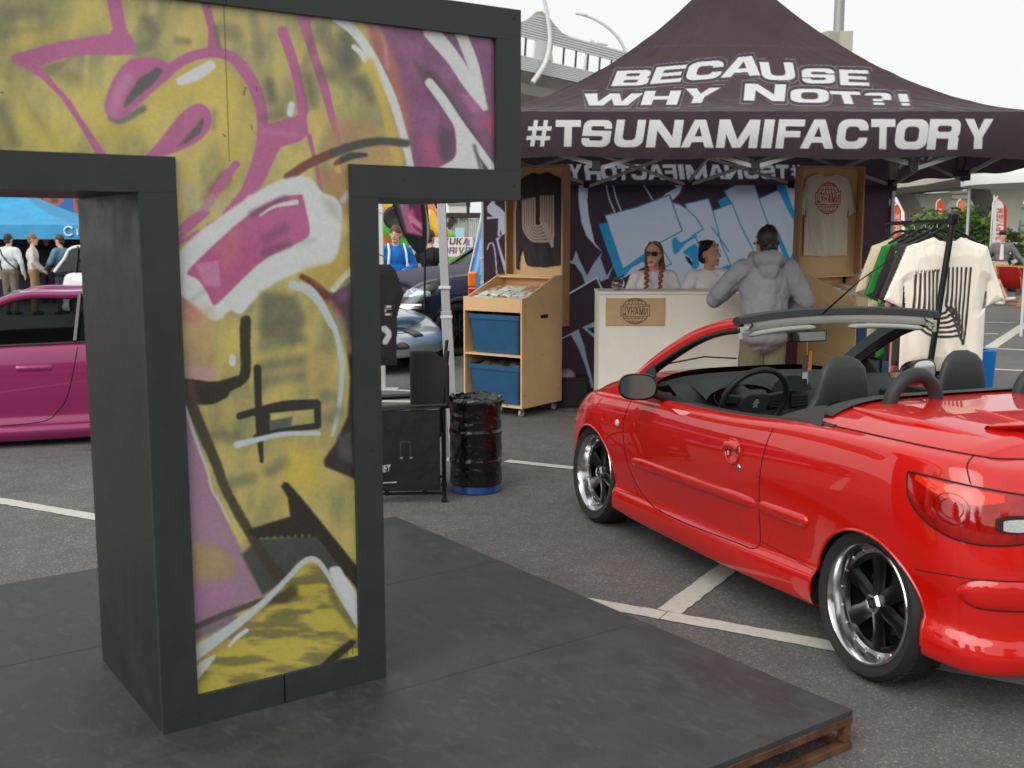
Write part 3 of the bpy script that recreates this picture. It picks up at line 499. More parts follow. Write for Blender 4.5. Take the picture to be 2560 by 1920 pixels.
def rooftext(p):
    zr = lambda P: np.array(P, float)*.28933+(1280, 0); zq = lambda P: np.array(P, float)*.28933+(1920, 0)
    wt = (250, 252, 255); ln = (150, 146, 160); B = {}
    L = [('B', zr((855, 745)), zr((1165, 735)), zr((910, 612))), ('E', zr((1190, 728)), zr((1455, 706)), zr((1250, 580))), ('C', zr((1490, 700)), zr((1795, 676)), zr((1540, 540))), ('A', zr((1800, 672)), zr((2145, 650)), zr((1840, 500))),
         ('U', zq((-45, 690)), zq((245, 694)), zq((-75, 535))), ('S', zq((300, 720)), zq((582, 722)), zq((288, 590))), ('E', zq((625, 735)), zq((876, 743)), zq((615, 600))),
         ('W', zr((575, 912)), zr((1085, 910)), zr((625, 808))), ('H', zr((1110, 908)), zr((1425, 905)), zr((1150, 785))), ('Y', zr((1440, 895)), zr((1745, 886)), zr((1500, 765))), ('N', zr((2000, 868)), zr((2355, 875)), zr((2015, 722))),
         ('O', zq((195, 885)), zq((525, 890)), zq((195, 765))), ('T', zq((570, 895)), zq((830, 902)), zq((530, 785))), ('?', zq((845, 905)), zq((1075, 908)), zq((830, 800))), ('!', zq((1140, 912)), zq((1255, 914)), zq((1110, 810)))]
    for ch, o, r, u in L:                                   # thin outline, dark key, white letter
        o = np.array(o); r = np.array(r)-o; u = np.array(u)-o
        cx = o+(r+u)/2; k = 1.0
        for grow, col in ((9, ln), (7.2, plum), (2.2, (66, 56, 72))):
            gx = grow/np.linalg.norm(r); gy = grow/np.linalg.norm(u); o2 = o-r*gx-u*gy; r2 = r*(1+2*gx); u2 = u*(1+2*gy)
            glyph(p, ch, o2, r2, u2, col, .8)
    for ch, o, r, u in L: o = np.array(o); glyph(p, ch, o, np.array(r)-o, np.array(u)-o, wt, .9)
roof_face(FL, FR, 230, 620, rooftext); roof_face(FR, BR, 40, 40); roof_face(BR, BL, 40, 60); roof_face(BL, FL, 60, 40)
def valtext(p, mirror=None, f=lambda x, y: (x, y)):
    wt = (250, 252, 255)
    zr = lambda a: a*.28933+1280; zq = lambda a: a*.28933+1920
    L = [('#', zr(115), zr(318)), ('T', zr(372), zr(590)), ('S', zr(592), zr(840)), ('U', zr(872), zr(1125)), ('N', zr(1155), zr(1452)), ('A', zr(1455), zr(1742)), ('M', zr(1760), zr(2115)), ('I', zr(2150), zr(2240)), ('F', zq(62), zq(290)), ('A', zq(275), zq(563)), ('C', zq(580), zq(845)), ('T', zq(885), zq(1095)), ('O', zq(1085), zq(1365)), ('R', zq(1368), zq(1640)), ('Y', zq(1690), zq(1935))]
    for ch, a, b in L:
        yb = 366+(a-1313)/1170*9-(max(0, a-2380)*.07); yt = 300-(a-1313)/1170*3; sl = {'A': 8, 'T': 2, 'Y': 4}.get(ch, 10)
        o = np.array(f(a, yb)); r = np.array(f(b, yb+.3))-o; u = np.array(f(a+sl, yt))-o; glyph(p, ch, o, r, u, wt, .9)
def valance(A, B, h, nu, nv, paint=None, name='valance', out=(0, -1, 0), drop=0):
    s = np.linspace(0, 1, nu)[:, None]; t = np.linspace(0, 1, nv)[None, :]; out = np.array(out, float)
    P = (A*(1-s)[..., None]+B*s[..., None])*np.ones((1, nv, 1)); P = P.copy(); P[..., 2] -= t*h
    bul = .025*np.sin(np.pi*t)+.012*(fbm(s*22, t*1.2, 5)-.5)*2*t+.02*t; P += bul[..., None]*out
    P[..., 2] -= .012*np.sin(s*np.pi*7)*t
    V = P.reshape(-1, 3); x, y = proj(V); p = Painter(x, y, np.array((74, 61, 70))); p.c = p.c+((fbm(x/90, y/25, 6)-.5)*12)[:, None]
    if paint: paint(p)
    me = fastmesh(name, tl(V), gridquads(nu, nv)); setcol(me, p.c, .80); link(name, me, FAB, tent, 180)
o_ = np.array([0, -.004, 0])
valance(FL+o_, FR+o_, .325, 1000, 60, valtext)
def backtext(p):                                            # the back valance shows its lettering through, reversed
    f = lambda x, y: (2010-(x-1313)*.505, 412+(y-300)*.52); valtext(p, f=f)
valance(BR-o_, BL-o_, .42, 520, 50, backtext, out=(0, 1, 0))
def sidetext(p):
    for k in range(5): p.stroke([(2250+k*22, 418-k*3), (2262+k*22, 402-k*3)], 4, (170, 168, 176), 2)
valance(FR, BR, .36, 160, 30, sidetext, out=(1, 0, 0)); valance(BL, FL, .36, 60, 12, out=(-1, 0, 0))
alu = mat('grey_aluminium', (176, 178, 180), .42, .35, noise=(8, .08)); blk = mat('black_plastic', (30, 30, 32), .5)
def bar(name, p0, p1, w, h, m, par, off=None):
    mb = MB(); mb.bar(np.asarray(p0)-(TENT0 if off is None else off), np.asarray(p1)-(TENT0 if off is None else off), w, h); return obj(name, mb, m, par, bev=.003)
fl_foot = D(1126, 1163, YF); fl_foot[2] = 0
LEG = [(np.array([FL[0]+.03, YF+.05, 0])+np.array([.075, 0, 0]), D(1095, 420, YF+.05)), (np.array([FR[0]-.04, YF+.05, 0]), np.array([FR[0]-.04, YF+.05, 2.4])), (np.array([BL[0]+.03, YB-.05, 0]), np.array([BL[0]+.03, YB-.05, 2.4])), (np.array([BR[0]-.03, YB-.05, 0]), np.array([BR[0]-.03, YB-.05, 2.4]))]
for a, b in LEG:
    a = np.array(a, float); b = np.array(b, float); md = a+(b-a)*.52
    lg = bar('leg', a+[0, 0, .008], md, .076, .076, alu, tent); bar('inner_leg', md, np.append(b[:2], ZE-.03), .062, .062, alu, tent)
    for f_ in (.50, .60): 
        c = a+(b-a)*f_; mb = MB(); mb.box(c-TENT0, (.086, .086, .022)); obj('collar', mb, mat('pale_plastic', (200, 200, 200), .5), tent, bev=.004)
    mb = MB(); mb.box(a-TENT0+[0, 0, .005], (.12, .12, .01)); obj('foot_plate', mb, alu, tent, bev=.002)
    mb = MB(); mb.box(np.append(b[:2], 2.16)-TENT0, (.085, .085, .11)); obj('slider', mb, blk, tent, bev=.008); mb = MB(); mb.box(np.append(b[:2], ZE-.05)-TENT0, (.09, .09, .08)); obj('corner_bracket', mb, blk, tent, bev=.008)
def truss(A, B, n, y_off):
    A = np.array(A); B = np.array(B); up, lo = ZE-.04, 2.16
    for k in range(n):
        a = A+(B-A)*k/n; b = A+(B-A)*(k+1)/n
        z0, z1 = (lo, up) if k % 2 == 0 else (up, lo)
        bar('truss_bar', [*a, z0], [*b, z1], .018, .032, alu, tent); y2 = np.array(y_off)
        bar('truss_bar', [*(a+y2), z1-.02], [*(b+y2), z0+.02], .018, .032, alu, tent)
        if 0 < k: 
            
            for zz_, dd_ in ((up-.01, (.05, .07, .06)), (lo+.01, (.06, .075, .07))): mb = MB(); mb.box(np.array([*(a+y2/2), zz_])-TENT0, dd_); obj('hinge_block', mb, blk, tent, bev=.006)
l = [np.array(b[1][:2]) for b in LEG]
truss(l[0], l[1], 4, (0, .03)); truss(l[2], l[3], 4, (0, -.03)); truss(l[0], l[2], 2, (.03, 0)); truss(l[1], l[3], 2, (-.03, 0))
mid = (l[0]+l[1]+l[2]+l[3])/4; bar('centre_pole', [*mid, 2.3], [*mid, PK[2]-.03], .04, .04, alu, tent); bar('truss_bar', [*((l[0]+l[1])/2+[0, .06]), 2.2], [*mid, 2.42], .018, .03, alu, tent); bar('truss_bar', [*mid, 2.42], [*((l[2]+l[3])/2-[0, .06]), 2.2], .018, .03, alu, tent)
for (px, py) in ((2392, 405), (2413, 405)):
    a = D(px, py-15, YF+.5); mb = MB(); mb.tube([a-TENT0, a-TENT0+[.005, 0, -.06], a-TENT0+[-.005, .01, -.1]], .012, 6); obj('strap', mb, blk, tent, 60)
mb = MB(); mb.box(D(2403, 434, YF+.5)-TENT0, (.11, .06, .05)); obj('strap_buckle', mb, blk, tent, bev=.008)
# ---------------------------------------------------------------- printed back wall
YW = YB-.09
def backwall():
    x0, x1 = BL[0]+.02, BR[0]-.03; st = .0075; xs = np.arange(x0, x1, st); zs = np.arange(.03, 2.165, st); X, Z = np.meshgrid(xs, zs, indexing='ij')
    fold = (fbm(X*1.6+Z*1.1, Z*.5-X*.6, 12)-.5)*.05+(fbm(X*5, Z*1.5, 14)-.5)*.02
    V = np.stack([X, YW+fold, Z], -1).reshape(-1, 3); x, y = proj(np.column_stack([V[:, 0], np.full(len(V), YW), V[:, 2]]))
    p = Painter(x, y, np.array((66, 52, 61))); wt = (192, 198, 208); gw = (158, 168, 182); bl = (52, 146, 190); lb = (70, 128, 158)
    zE = lambda P: np.array(P, float)*.29837+(1400, 440); zC = lambda P: np.array(P, float)*.3495+(1380, 420); zH = lambda P: np.array(P, float)*.1567+(940, 500)
    p.fill(zE([(165, 30), (200, 40), (225, 180), (240, 330), (265, 450), (290, 560), (352, 632), (300, 592), (220, 500), (180, 390), (160, 250), (153, 150)]), wt)
    for P in ([(222, 30), (228, 180)], [(380, 30), (410, 180), (460, 305)], [(436, 30), (470, 180), (515, 295)], [(680, 40), (780, 205)]): p.stroke(zE(P), 1.5, wt, .8)
    p.fill(zE([(880, 30), (1000, 50), (1025, 95), (1000, 150), (945, 205), (925, 160), (850, 180), (900, 140), (980, 95)]), wt)
    p.fill(zE([(325, 410), (400, 393), (530, 775), (720, 640), (720, 740), (480, 852)]), bl)
    p.fill(zE([(520, 860), (740, 745), (690, 720), (600, 770)]), wt)
    T_ = [(380, 330), (640, 262), (780, 210), (915, 158), (945, 230), (1000, 395), (1025, 458), (830, 565), (935, 735), (880, 765), (720, 640), (530, 775)]
    p.fill(zE([(945, 218), (1000, 235), (1060, 270), (1050, 235), (1245, 188), (1280, 290), (1440, 228), (1375, 125), (1500, 60), (1500, 20), (1620, 20), (1665, 190), (1830, 115), (1800, 20), (2030, 20), (2018, 480), (2010, 900), (1700, 1000), (1350, 1100), (960, 1100), (880, 765), (935, 735), (830, 565), (1025, 458)]), wt)
    p.fill(zE([(1325, 207), (1395, 168), (1425, 228), (1345, 262)]), bl); p.fill(zE(T_), wt)
    for P in (T_[:4]+T_[6:10], [(950, 225), (1000, 238), (1060, 272), (1140, 350), (1202, 445), (1110, 500)], [(1135, 505), (1165, 580)], [(1050, 235), (1245, 188), (1290, 320), (1350, 560), (1435, 760)], [(1050, 235), (1062, 272)], [(1270, 428), (1340, 520), (1415, 632)], [(1285, 290), (1440, 228), (1520, 430), (1620, 625)], [(1375, 125), (1430, 228)], [(1375, 125), (1520, 50)], [(1620, 40), (1665, 190), (1740, 395)], [(1665, 190), (1830, 115), (1920, 270)], [(330, 408), (380, 395)], [(960, 880), (1010, 960)]): p.stroke(zE(P), 1.5, lb, .8, sm=False)
    p.stroke(zE(T_[:4]+T_[4:7]), 1.4, lb, .8, sm=False)
    p.fill(spline(zE([(945, 530), (978, 514), (1005, 555), (1060, 535), (1135, 490), (1140, 512), (1060, 560), (1000, 630), (965, 655), (946, 625), (940, 570)]), 50, True), bl); p.fill(spline(zE([(1030, 640), (1090, 590), (1140, 575), (1165, 640), (1160, 760), (1120, 777), (1095, 748), (1105, 700), (1070, 668)]), 50, True), bl); p.fill(zE([(1045, 668), (1085, 685), (1112, 735), (1100, 755), (1065, 712)]), (46, 40, 50))
    p.fill(zE([(1800, 40), (1875, 40), (1930, 200), (2018, 440), (2015, 475), (1900, 270)]), bl); p.fill(zE([(1798, 405), (1840, 490), (1925, 690), (1975, 585), (2005, 600), (2005, 900), (1930, 810), (1862, 725), (1905, 720), (1840, 600)]), bl); p.fill(zE([(1880, 745), (1938, 705), (1938, 810)]), (48, 42, 52)); p.fill(zE([(1345, 772), (1430, 738), (1445, 795)]), bl); p.fill(zE([(1965, 795), (1990, 790), (1985, 815), (1968, 825)]), (44, 44, 50))
    p.fill(zC([(172, 588), (190, 640), (250, 770), (300, 680), (362, 598), (345, 640), (392, 775), (440, 690), (402, 792), (350, 812), (320, 782), (240, 838), (215, 760), (165, 690), (100, 668), (150, 660)]), gw); p.stroke(zC([(90, 918), (320, 785), (362, 875)]), 2, wt, .8, sm=False)
    p.stroke(zC([(60, 1225), (190, 1160)]), 1.6, gw, .8); p.fill(zC([(130, 1185), (190, 1158), (230, 1270), (250, 1360), (300, 1560), (330, 1570), (282, 1572), (240, 1420), (190, 1290)]), gw); p.fill(zC([(218, 1140), (350, 1078), (350, 1260)]), gw); p.fill(zC([(250, 1146), (302, 1140), (302, 1190)]), (48, 42, 52))
    p.fill(zH([(1880, -20), (1900, 70), (1990, 130), (2060, 210), (2060, 540), (1960, 592), (1940, 560), (1950, 290), (1770, 305), (1770, 272), (1870, 265), (1780, 190), (1768, 110)]), wt); p.fill(zH([(1983, 455), (2008, 560), (1975, 562)]), (58, 46, 56)); p.fill(zH([(1912, 612), (1995, 585), (1950, 640), (1980, 760), (2060, 1000), (2060, 1180), (1960, 800)]), wt); p.stroke(zH([(1775, 790), (1800, 710), (1835, 688), (1870, 705), (1900, 850), (1928, 1180)]), 1.4, wt, .8)
    p.fill([(2140, 680), (2240, 640), (2240, 760), (2140, 700)], bl); p.stroke([(2140, 679), (2240, 655)], 2.5, (200, 204, 210), .8)
    me = fastmesh('tent_wall', V-np.array([0, YW, 0]), gridquads(len(xs), len(zs))); setcol(me, p.c, 1.3); o = link('tent_wall', me, FABW, None, 180); o.location = (0, YW, 0)
    tag(o, 'dark printed cloth wall with white and blue graffiti letters at the tent back', 'banner')
backwall()
# ---------------------------------------------------------------- logos
def globe(p, cx, cy, r, col, bg, ry=None, lw=.9):
    ry = ry or r; th = np.linspace(0, 2*np.pi, 40); E_ = lambda a, b, dx=0, dy=0: np.column_stack([cx+dx+a*np.cos(th), cy+dy+b*np.sin(th)])
    for a in (1, .66, .3): p.stroke(E_(r*a, ry), lw*(1.4 if a == 1 else .9), col, .7, sm=False)
    for k in (-.78, -.52, .52, .78): w = r*math.sqrt(1-k*k); p.stroke([(cx-w, cy+k*ry), (cx, cy+k*ry*(1.08 if abs(k) < .9 else 1)), (cx+w, cy+k*ry)], lw*.9, col, .7)
    p.stroke([(cx, cy-ry), (cx, cy+ry)], lw*.9, col, .7)
    b = [(cx-1.08*r, cy-.36*ry), (cx, cy-.26*ry), (cx+.9*r, cy-.4*ry), (cx+1.08*r, cy-.5*ry), (cx+1.08*r, cy+.38*ry), (cx, cy+.42*ry), (cx-1.08*r, cy+.36*ry)]
    p.fill(b, bg, .8); p.stroke(b+[b[0]], lw*1.1, col, .7, sm=False)
    word(p, 'ЦУНАМИ', (cx-.96*r, cy+.28*ry), (1.92*r, .02*ry), (0, -.56*ry), col, .22, soft=.6)
def ulogo(p, f, col, lw):                                   # f maps unit logo coordinates to the painter's plane
    for k in range(6):
        a = .02+.078*k; R = .5-a; yb = .60+.86*R; tx, ty = .965-.05*k, 1.13-.085*k; x1 = 1-.078*k
        L = [(a, .10-.012*k), (a+.004, .35), (a+.008, .60)]+[(.5-R*math.cos(t), .60+R*.86*math.sin(t)) for t in np.linspace(.25, math.pi*.5, 5)]
        L += [(.5+.45*(tx-.5), yb*.75+.25*(ty-.12)), (tx-.09, ty-.125+.006*k), (tx-.03, ty-.06), (tx, ty), (tx+.012, ty-.10), (x1-.004, max(.56, ty-.34)), (x1, .40), (x1, .0)]
        p.stroke([f(u, v) for u, v in L], lw, col, .5)
# ---------------------------------------------------------------- counter
CY = 9.6; c0 = D(1499, 729, CY); c1 = D(1962, 729, CY); CT = c0[2]
cn = thing('sales_counter', 'pale cream sales counter with a kraft paper sign under the tent', 'counter', ((c0[0]+c1[0])/2, CY, 0))
cw = (c1[0]-c0[0])/2; cream = mat('counter_laminate', (232, 227, 215), .5, noise=(3, .05))
for nm, a, b in (('front_panel', (-cw, 0, .0), (cw, .018, CT-.022)), ('side_panel', (-cw, .0185, 0), (-cw+.018, .55, CT-.022)), ('side_panel', (cw-.018, .0185, 0), (cw, .55, CT-.022)), ('counter_top', (-cw-.006, -.012, CT-.0215), (cw+.006, .56, CT))):
    mb = MB(); mb.b2(a, b); obj(nm, mb, cream, cn, bev=.002)
def sign(par, name, px0, py0, px1, py1, Y, off, base, paint, st=.004, thick=.004, mt=None, k=1):
    a = D(px0, py1, Y); b = D(px1, py0, Y); xs = np.arange(a[0], b[0]+st, st); zs = np.arange(a[2], b[2]+st, st); X, Z = np.meshgrid(xs, zs, indexing='ij'); V = np.stack([X, np.full_like(X, Y), Z], -1).reshape(-1, 3); x, y = proj(V)
    p = Painter(x, y, np.array(base, float)); p.c += ((fbm(x/9, y/9, 17)-.5)*10)[:, None]; paint(p); me = fastmesh(name, V-off, gridquads(len(xs), len(zs))); setcol(me, p.c, k)
    o = link(name, me, mt or mat('printed_paper', attr=True, rough=.8), par); d = o.modifiers.new('solid', 'SOLIDIFY'); d.thickness = thick; d.offset = -1; return o
sign(cn, 'paper_sign', 1514, 746, 1663, 815, CY-.005, np.array(cn.location), (190, 160, 120), lambda p: globe(p, 1588, 778, 33, (92, 72, 54), (190, 160, 120), 32, .8))
# fishbowl
o = thing('glass_bowl', 'small round glass fishbowl with paper slips on the counter', 'bowl', D(1545, 726, CY+.2)*[1, 1, 0]+[0, 0, CT])
R_ = .062; pr = [(.03, .001)]+[(R_*math.sin(t), R_*.92-R_*.92*math.cos(t)+.001) for t in np.linspace(.5, 2.45, 12)]+[(.044, .118)]
pr2 = [(r-.003, z+.002) for r, z in pr[::-1]]; mb = MB(); mb.lathe([(0, .001)]+pr+pr2+[(0, .006)], 24); obj('bowl', mb, mat('clear_glass', (240, 245, 245), .02, trans=1, ior=1.45), o, 50)
for k in range(6): mb = MB(); mb.box((random.uniform(-.02, .02), random.uniform(-.02, .02), .02+.009*k), (.05, .03, .002), M=rotz(k*1.1)@rotx(.5*math.sin(k))@roty(.4*math.cos(k*2))); obj('paper_slip', mb, mat('slip_paper', (200, 170, 130), .8), o)
# ---------------------------------------------------------------- plywood display cabinets with bins and shirt boards
ply = mat('plywood', (210, 174, 128), .62, noise=(5, .09, 8), bump=(60, .1, .002)); plye = mat('plywood_edge', (178, 140, 100), .7, noise=(60, .2))
binm = mat('blue_bin_plastic', (38, 84, 120), .45, noise=(6, .12, 7)); castor = mat('grey_castor', (160, 160, 160), .4)
CWd, CD = .68, .66
def cabinet(label, loc, rz, brot=0.0, bz0=.80):
    c = thing('display_cabinet', label, 'cabinet', loc, rz)   # local x right along the front, y towards the back
    so_ = [(0, .085), (CD, .085), (CD, 1.29), (CD-.11, 1.29), (.06, 1.10), (0, 1.10)]
    for x, sgn in ((0, 0), (CWd-.016, 1)):
        mb = MB(); mb.prism([(y, z) for y, z in so_], lambda a, b, t: (t, a, b), x, x+.016); s_ = obj('side_panel', mb, ply, c)
        mb = MB(); mb.b2((x-.0012, .30, .90), (x+.0172, .42, .935)); obj('hand_slot', mb, mat('slot_dark', (34, 24, 20), .9), s_)
        for (yy, zz) in ((.05, .2), (.05, 1.03), (.6, .2), (.33, .56), (.33, 1.02)):
            mb = MB(); mb.lathe([(0, .0012), (.005, .001), (.006, 0)], 8, roty(math.pi/2 if sgn else -math.pi/2), (x+(.016 if sgn else 0), yy, zz)); obj('knot_screw', mb, mat('dark_screw', (70, 55, 45), .6), s_)
    for nm, a, b in (('base_board', (.0165, .0, .085), (CWd-.0165, CD-.02, .103)), ('shelf', (.0165, .0, .555), (CWd-.0165, CD-.02, .573)), ('front_lip', (.0165, .0, .968), (CWd-.0165, .016, 1.098)), ('back_panel', (.0165, CD-.016, .086), (CWd-.0165, CD-.001, 1.288))):
        mb = MB(); mb.b2(a, b); obj(nm, mb, ply, c, bev=.0015)
    mb = MB(); mb.prism([(.02, 1.035), (CD-.02, 1.18), (CD-.02, 1.195), (.02, 1.05)], lambda a, b, t: (t, a, b), .0168, CWd-.0168); obj('display_tray', mb, ply, c)
    mb = MB(); mb.b2((.0165, CD-.13, 1.262), (CWd-.0165, CD-.0165, 1.278)); obj('top_rail', mb, ply, c, bev=.001)
    bz1 = 2.33; kids0 = len(c.children)
    mb = MB(); mb.b2((.018, CD+.115, 1.279), (CWd-.018, CD+.129, bz1)); obj('shirt_board', mb, ply, c, bev=.001)
    for x in (0, CWd-.017): mb = MB(); mb.b2((x, CD+.0005, bz0), (x+.017, CD+.13, bz1)); obj('board_side', mb, plye, c, bev=.001)
    mb = MB(); mb.b2((.0175, CD+.0005, bz1-.017), (CWd-.0175, CD+.129, bz1-.0005)); obj('board_top', mb, plye, c)
    if brot:
        for o_ in c.children:
            if o_.name.split('.')[0] in ('shirt_board', 'board_side', 'board_top'): q_ = np.array([0, CD+.06, 0]); o_.rotation_euler = (0, 0, brot); o_.location = q_-rotz(brot)@q_
    for x, y in ((.05, .06), (CWd-.05, .06), (.05, CD-.06), (CWd-.05, CD-.06)):
        w_ = MB(); w_.lathe([(0, -.011), (.034, -.011), (.037, -.006), (.037, .006), (.034, .011), (0, .011)], 18, roty(math.pi/2), (x, y, .037)); k = obj('castor_wheel', w_, castor, c, 40)
        mb = MB(); mb.box((x, y, .0835), (.05, .05, .003)); mb.box((x-.016, y, .06), (.003, .03, .045)); mb.box((x+.016, y, .06), (.003, .03, .045)); obj('castor_fork', mb, mat('zinc', (150, 152, 155), .35, .8), k)
    return c
th = math.atan2(-.59, .81); zl = G(1305, 1046)[:2]
ldir = np.array([.81, -.59]); org = zl-ldir*CWd
cabL = cabinet('plywood display cabinet on castors with two blue bins beside the barrel', (*org, 0), math.atan2(ldir[1], ldir[0]))
def cl(c, P):                                             # cabinet local -> world
    a = c.rotation_euler[2]; return np.array(c.location)+rotz(a)@np.array(P)
bR = D(2000, 690, 10.55)[:2]; rdir = np.array([.81, .59]); rn = np.array([-.59, .81]); orgR = bR-rn*CD
cabR = cabinet('plywood display cabinet with sloping side behind the grey hoodie', (*orgR, 0), math.atan2(rdir[1], rdir[0]), -.40, 1.295)
def plbin(cab, z, label):
    b = thing('plastic_bin', label, 'bin', cl(cab, (CWd/2, .02, z)), cab.rotation_euler[2])
    w, d, h = .29, .58, .365; P = []
    for zz, e in ((0, -.035), (.02, -.03), (h-.045, 0), (h-.045, .012), (h, .014), (h, .0), (h-.03, -.004), (.02, -.045), (.012, -.2)):
        x, y = w+e, d/2+e; P.append([(px*x, py*y+d/2, zz) for px, py in rb(-1, -1, 1, 1, .12, 4)])
    mb = MB(); mb.grid(np.array(P), cv=True, flip=True); n_ = len(P[0]); mb.f.append(tuple(range(n_))[::-1]); mb.f.append(tuple(8*n_+i for i in range(n_))); obj('tub', mb, binm, b, 40)
    V = []; u = np.linspace(-w+.03, w-.03, 30); v = np.linspace(.03, d-.03, 24); U, Vv = np.meshgrid(u, v, indexing='ij'); Zz = h-.03+(fbm(U*14, Vv*14, int(z*90))-.3)*.10
    me = fastmesh('packed_bags', np.stack([U, Vv, np.minimum(Zz, h+.03)], -1).reshape(-1, 3), gridquads(30, 24)); link('packed_bags', me, mat('clear_bags', (120, 122, 112), .2, noise=(20, .4), bump=(40, .5, .01)), b, 180)
plbin(cabL, .5735, 'upper blue plastic bin in the cabinet beside the barrel'); plbin(cabL, .1035, 'lower blue plastic bin in the cabinet beside the barrel'); plbin(cabR, .5735, 'blue plastic bin in the cabinet behind the grey hoodie, upper shelf'); plbin(cabR, .1035, 'blue plastic bin in the cabinet behind the grey hoodie, lower shelf')
bag = mat('cellophane', (225, 225, 220), .12, trans=.35, noise=(40, .2), bump=(60, .9, .01)); 
def sachets(cab, seed, where):
    r = random.Random(seed)
    for i in range(5):
        for j in range(3):
            x = .075+i*.133; y = .1+j*.165; z = 1.05+(y-.02)*.2377+.002
            U, Vv = np.meshgrid(np.linspace(-.062, .062, 9), np.linspace(-.08, .08, 9), indexing='ij'); Zt = .014*(1-(U/.066)**6)*(1-(Vv/.085)**6)+np.array([[r.uniform(0, .015) for _ in range(9)] for _ in range(9)])
            M = rotx(.2334)@rotz(r.uniform(-.12, .12)); P = np.stack([U, Vv, Zt], -1)@M.T; col = r.choice([(214, 210, 200), (196, 180, 150), (222, 222, 218), (176, 146, 124), (216, 216, 206), (214, 186, 164)])
            mb = MB(); mb.grid(P); V0 = P.copy(); V0[..., 2] = (np.stack([U, Vv, U*0], -1)@M.T)[..., 2]; mb.grid(V0, flip=True)
            o = obj('sachet', mb, mat('pack_%d' % (sum(col) % 7), col, .15, bump=(35, 1.0, .02), coat=.8), None, 180); o.location = cl(cab, (x, y, z)); o.rotation_euler = (0, 0, cab.rotation_euler[2]); tag(o, 'clear sachet, %s row, %s, on %s' % (('front', 'middle', 'back')[j], ('leftmost', 'second from left', 'third from left', 'fourth from left', 'rightmost')[i], where), 'sachet', 'sachets on '+where)
sachets(cabL, 3, 'the cabinet beside the barrel'); sachets(cabR, 5, 'the cabinet behind the hoodie')
# ---------------------------------------------------------------- shirts
def shirt(name, label, cat, loc, rz, outline, base, paint=None, k=1.0, st=.006, thick=.03, group=None, seed=1, mt=None, folds=.018):
    O = np.array(outline, float); xs = np.arange(O[:, 0].min()-st, O[:, 0].max()+2*st, st); zs = np.arange(O[:, 1].min()-st, O[:, 1].max()+2*st, st); X, Z = np.meshgrid(xs, zs, indexing='ij'); x = X.ravel(); z = Z.ravel()
    ins = np.zeros(len(x), bool); d2 = np.full(len(x), 9.0)
    for (x0, z0), (x1, z1) in zip(O, np.roll(O, -1, 0)):
        if z0 != z1: ins ^= ((z0 > z) != (z1 > z)) & (x < (x1-x0)*(z-z0)/(z1-z0)+x0)
        dx, dz = x1-x0, z1-z0; l_ = dx*dx+dz*dz+1e-12; t = np.clip(((x-x0)*dx+(z-z0)*dz)/l_, 0, 1); d2 = np.minimum(d2, (x-x0-t*dx)**2+(z-z0-t*dz)**2)
    d = np.sqrt(d2)*np.where(ins, 1, -1); ok = (d > -st*.4).reshape(X.shape); Q = gridquads(len(xs), len(zs), ok[:-1, :-1] & ok[1:, :-1] & ok[1:, 1:] & ok[:-1, 1:])
    bul = thick*np.sqrt(np.clip(d/.09, 0, 1)); fo = (fbm(x*7+z*1.5, z*1.4, seed)-.5)*folds*2*np.clip(d/.04, 0, 1)+np.sin(x*38+seed)*folds*.25*np.clip(-z/.5, 0, 1)
    Vf = np.column_stack([x, -bul+fo, z]); Vb = np.column_stack([x, bul*.6+fo*.4, z]); c = np.tile(np.array(base, float), (len(x), 1)); p = Painter(x, -z, c)
    if paint: paint(p)
    p.c = p.c+((fbm(x*30, z*30, 3)-.5)*8)[:, None]
    V = np.vstack([Vf, Vb]); Q2 = np.vstack([Q, Q[:, ::-1]+len(x)]); cc = np.vstack([p.c, c]); V, Q2, u = compact(V, Q2)
    o = thing(name, label, cat, loc, rz, group) if label else None
    me = fastmesh('cloth', V, Q2); setcol(me, cc[u], k); ob = link('cloth' if o else name, me, mt or mat('cotton_jersey', attr=True, rough=.9, bump=(160, .12, .002), sheen=.3), o, 180); return o or ob
def tee(w=.27, h=.74, sl=.22, sw=.17, neck=.09, sh=.06, drop=.0):      # outline, collar at origin, hanging down
    R = [(neck, 0), (w*.96, -sh), (w+sl, -sh-.30-drop), (w+sl-sw*.86, -sh-.36-drop), (w, -.27), (w*1.01, -h), (0, -h-.012)]
    return [(-x, z) for x, z in R[::-1]]+[(-neck*.6, -.022), (0, -.03), (neck*.6, -.022)]+R
ul = lambda cx, top, s: (lambda u, v: (cx+(u-.5)*s, top+v*s*1.18))
# dark sweatshirt pinned to the left board, pale shirt on the right board
def logoU(cx, top, s, col, lw):
    def f(p):
        ulogo(p, ul(cx, top, s), col, lw); word(p, 'ЦУНАМИ', (cx-.49*s, top+.09*s), (s*.44, -.01), (0, -.05*s), col, .3, soft=.0015)
    return f
class _S: pass
_st = Painter.stroke; _fl = Painter.fill
def mstroke(p, pts, r, col, soft=.0015, al=1, sm=True, rag=0): return _st(p, pts, r, col, .0016 if soft < 3 else soft, al, sm, rag)
def with_m(fn):                                            # painter calls in metres instead of pixels
    def g(p):
        p.stroke = lambda *a, **k: mstroke(p, *a, **k); c0 = p.cov; p.cov = lambda P, s: c0(P, min(s, .0016)); fn(p)
    return g
swe = [(-.62, -.62), (-.54, -.64), (-.47, -.5), (-.42, -.34), (-.36, -.56), (-.34, -.62), (-.2, -.64), (.3, -.62), (.31, -.05), (.26, .03), (.1, .14), (0, .12), (-.1, .14), (-.28, .05), (-.42, -.12), (-.55, -.35)]
def onboard(cab, x, z): return cl(cab, (x, CD+.098, z))
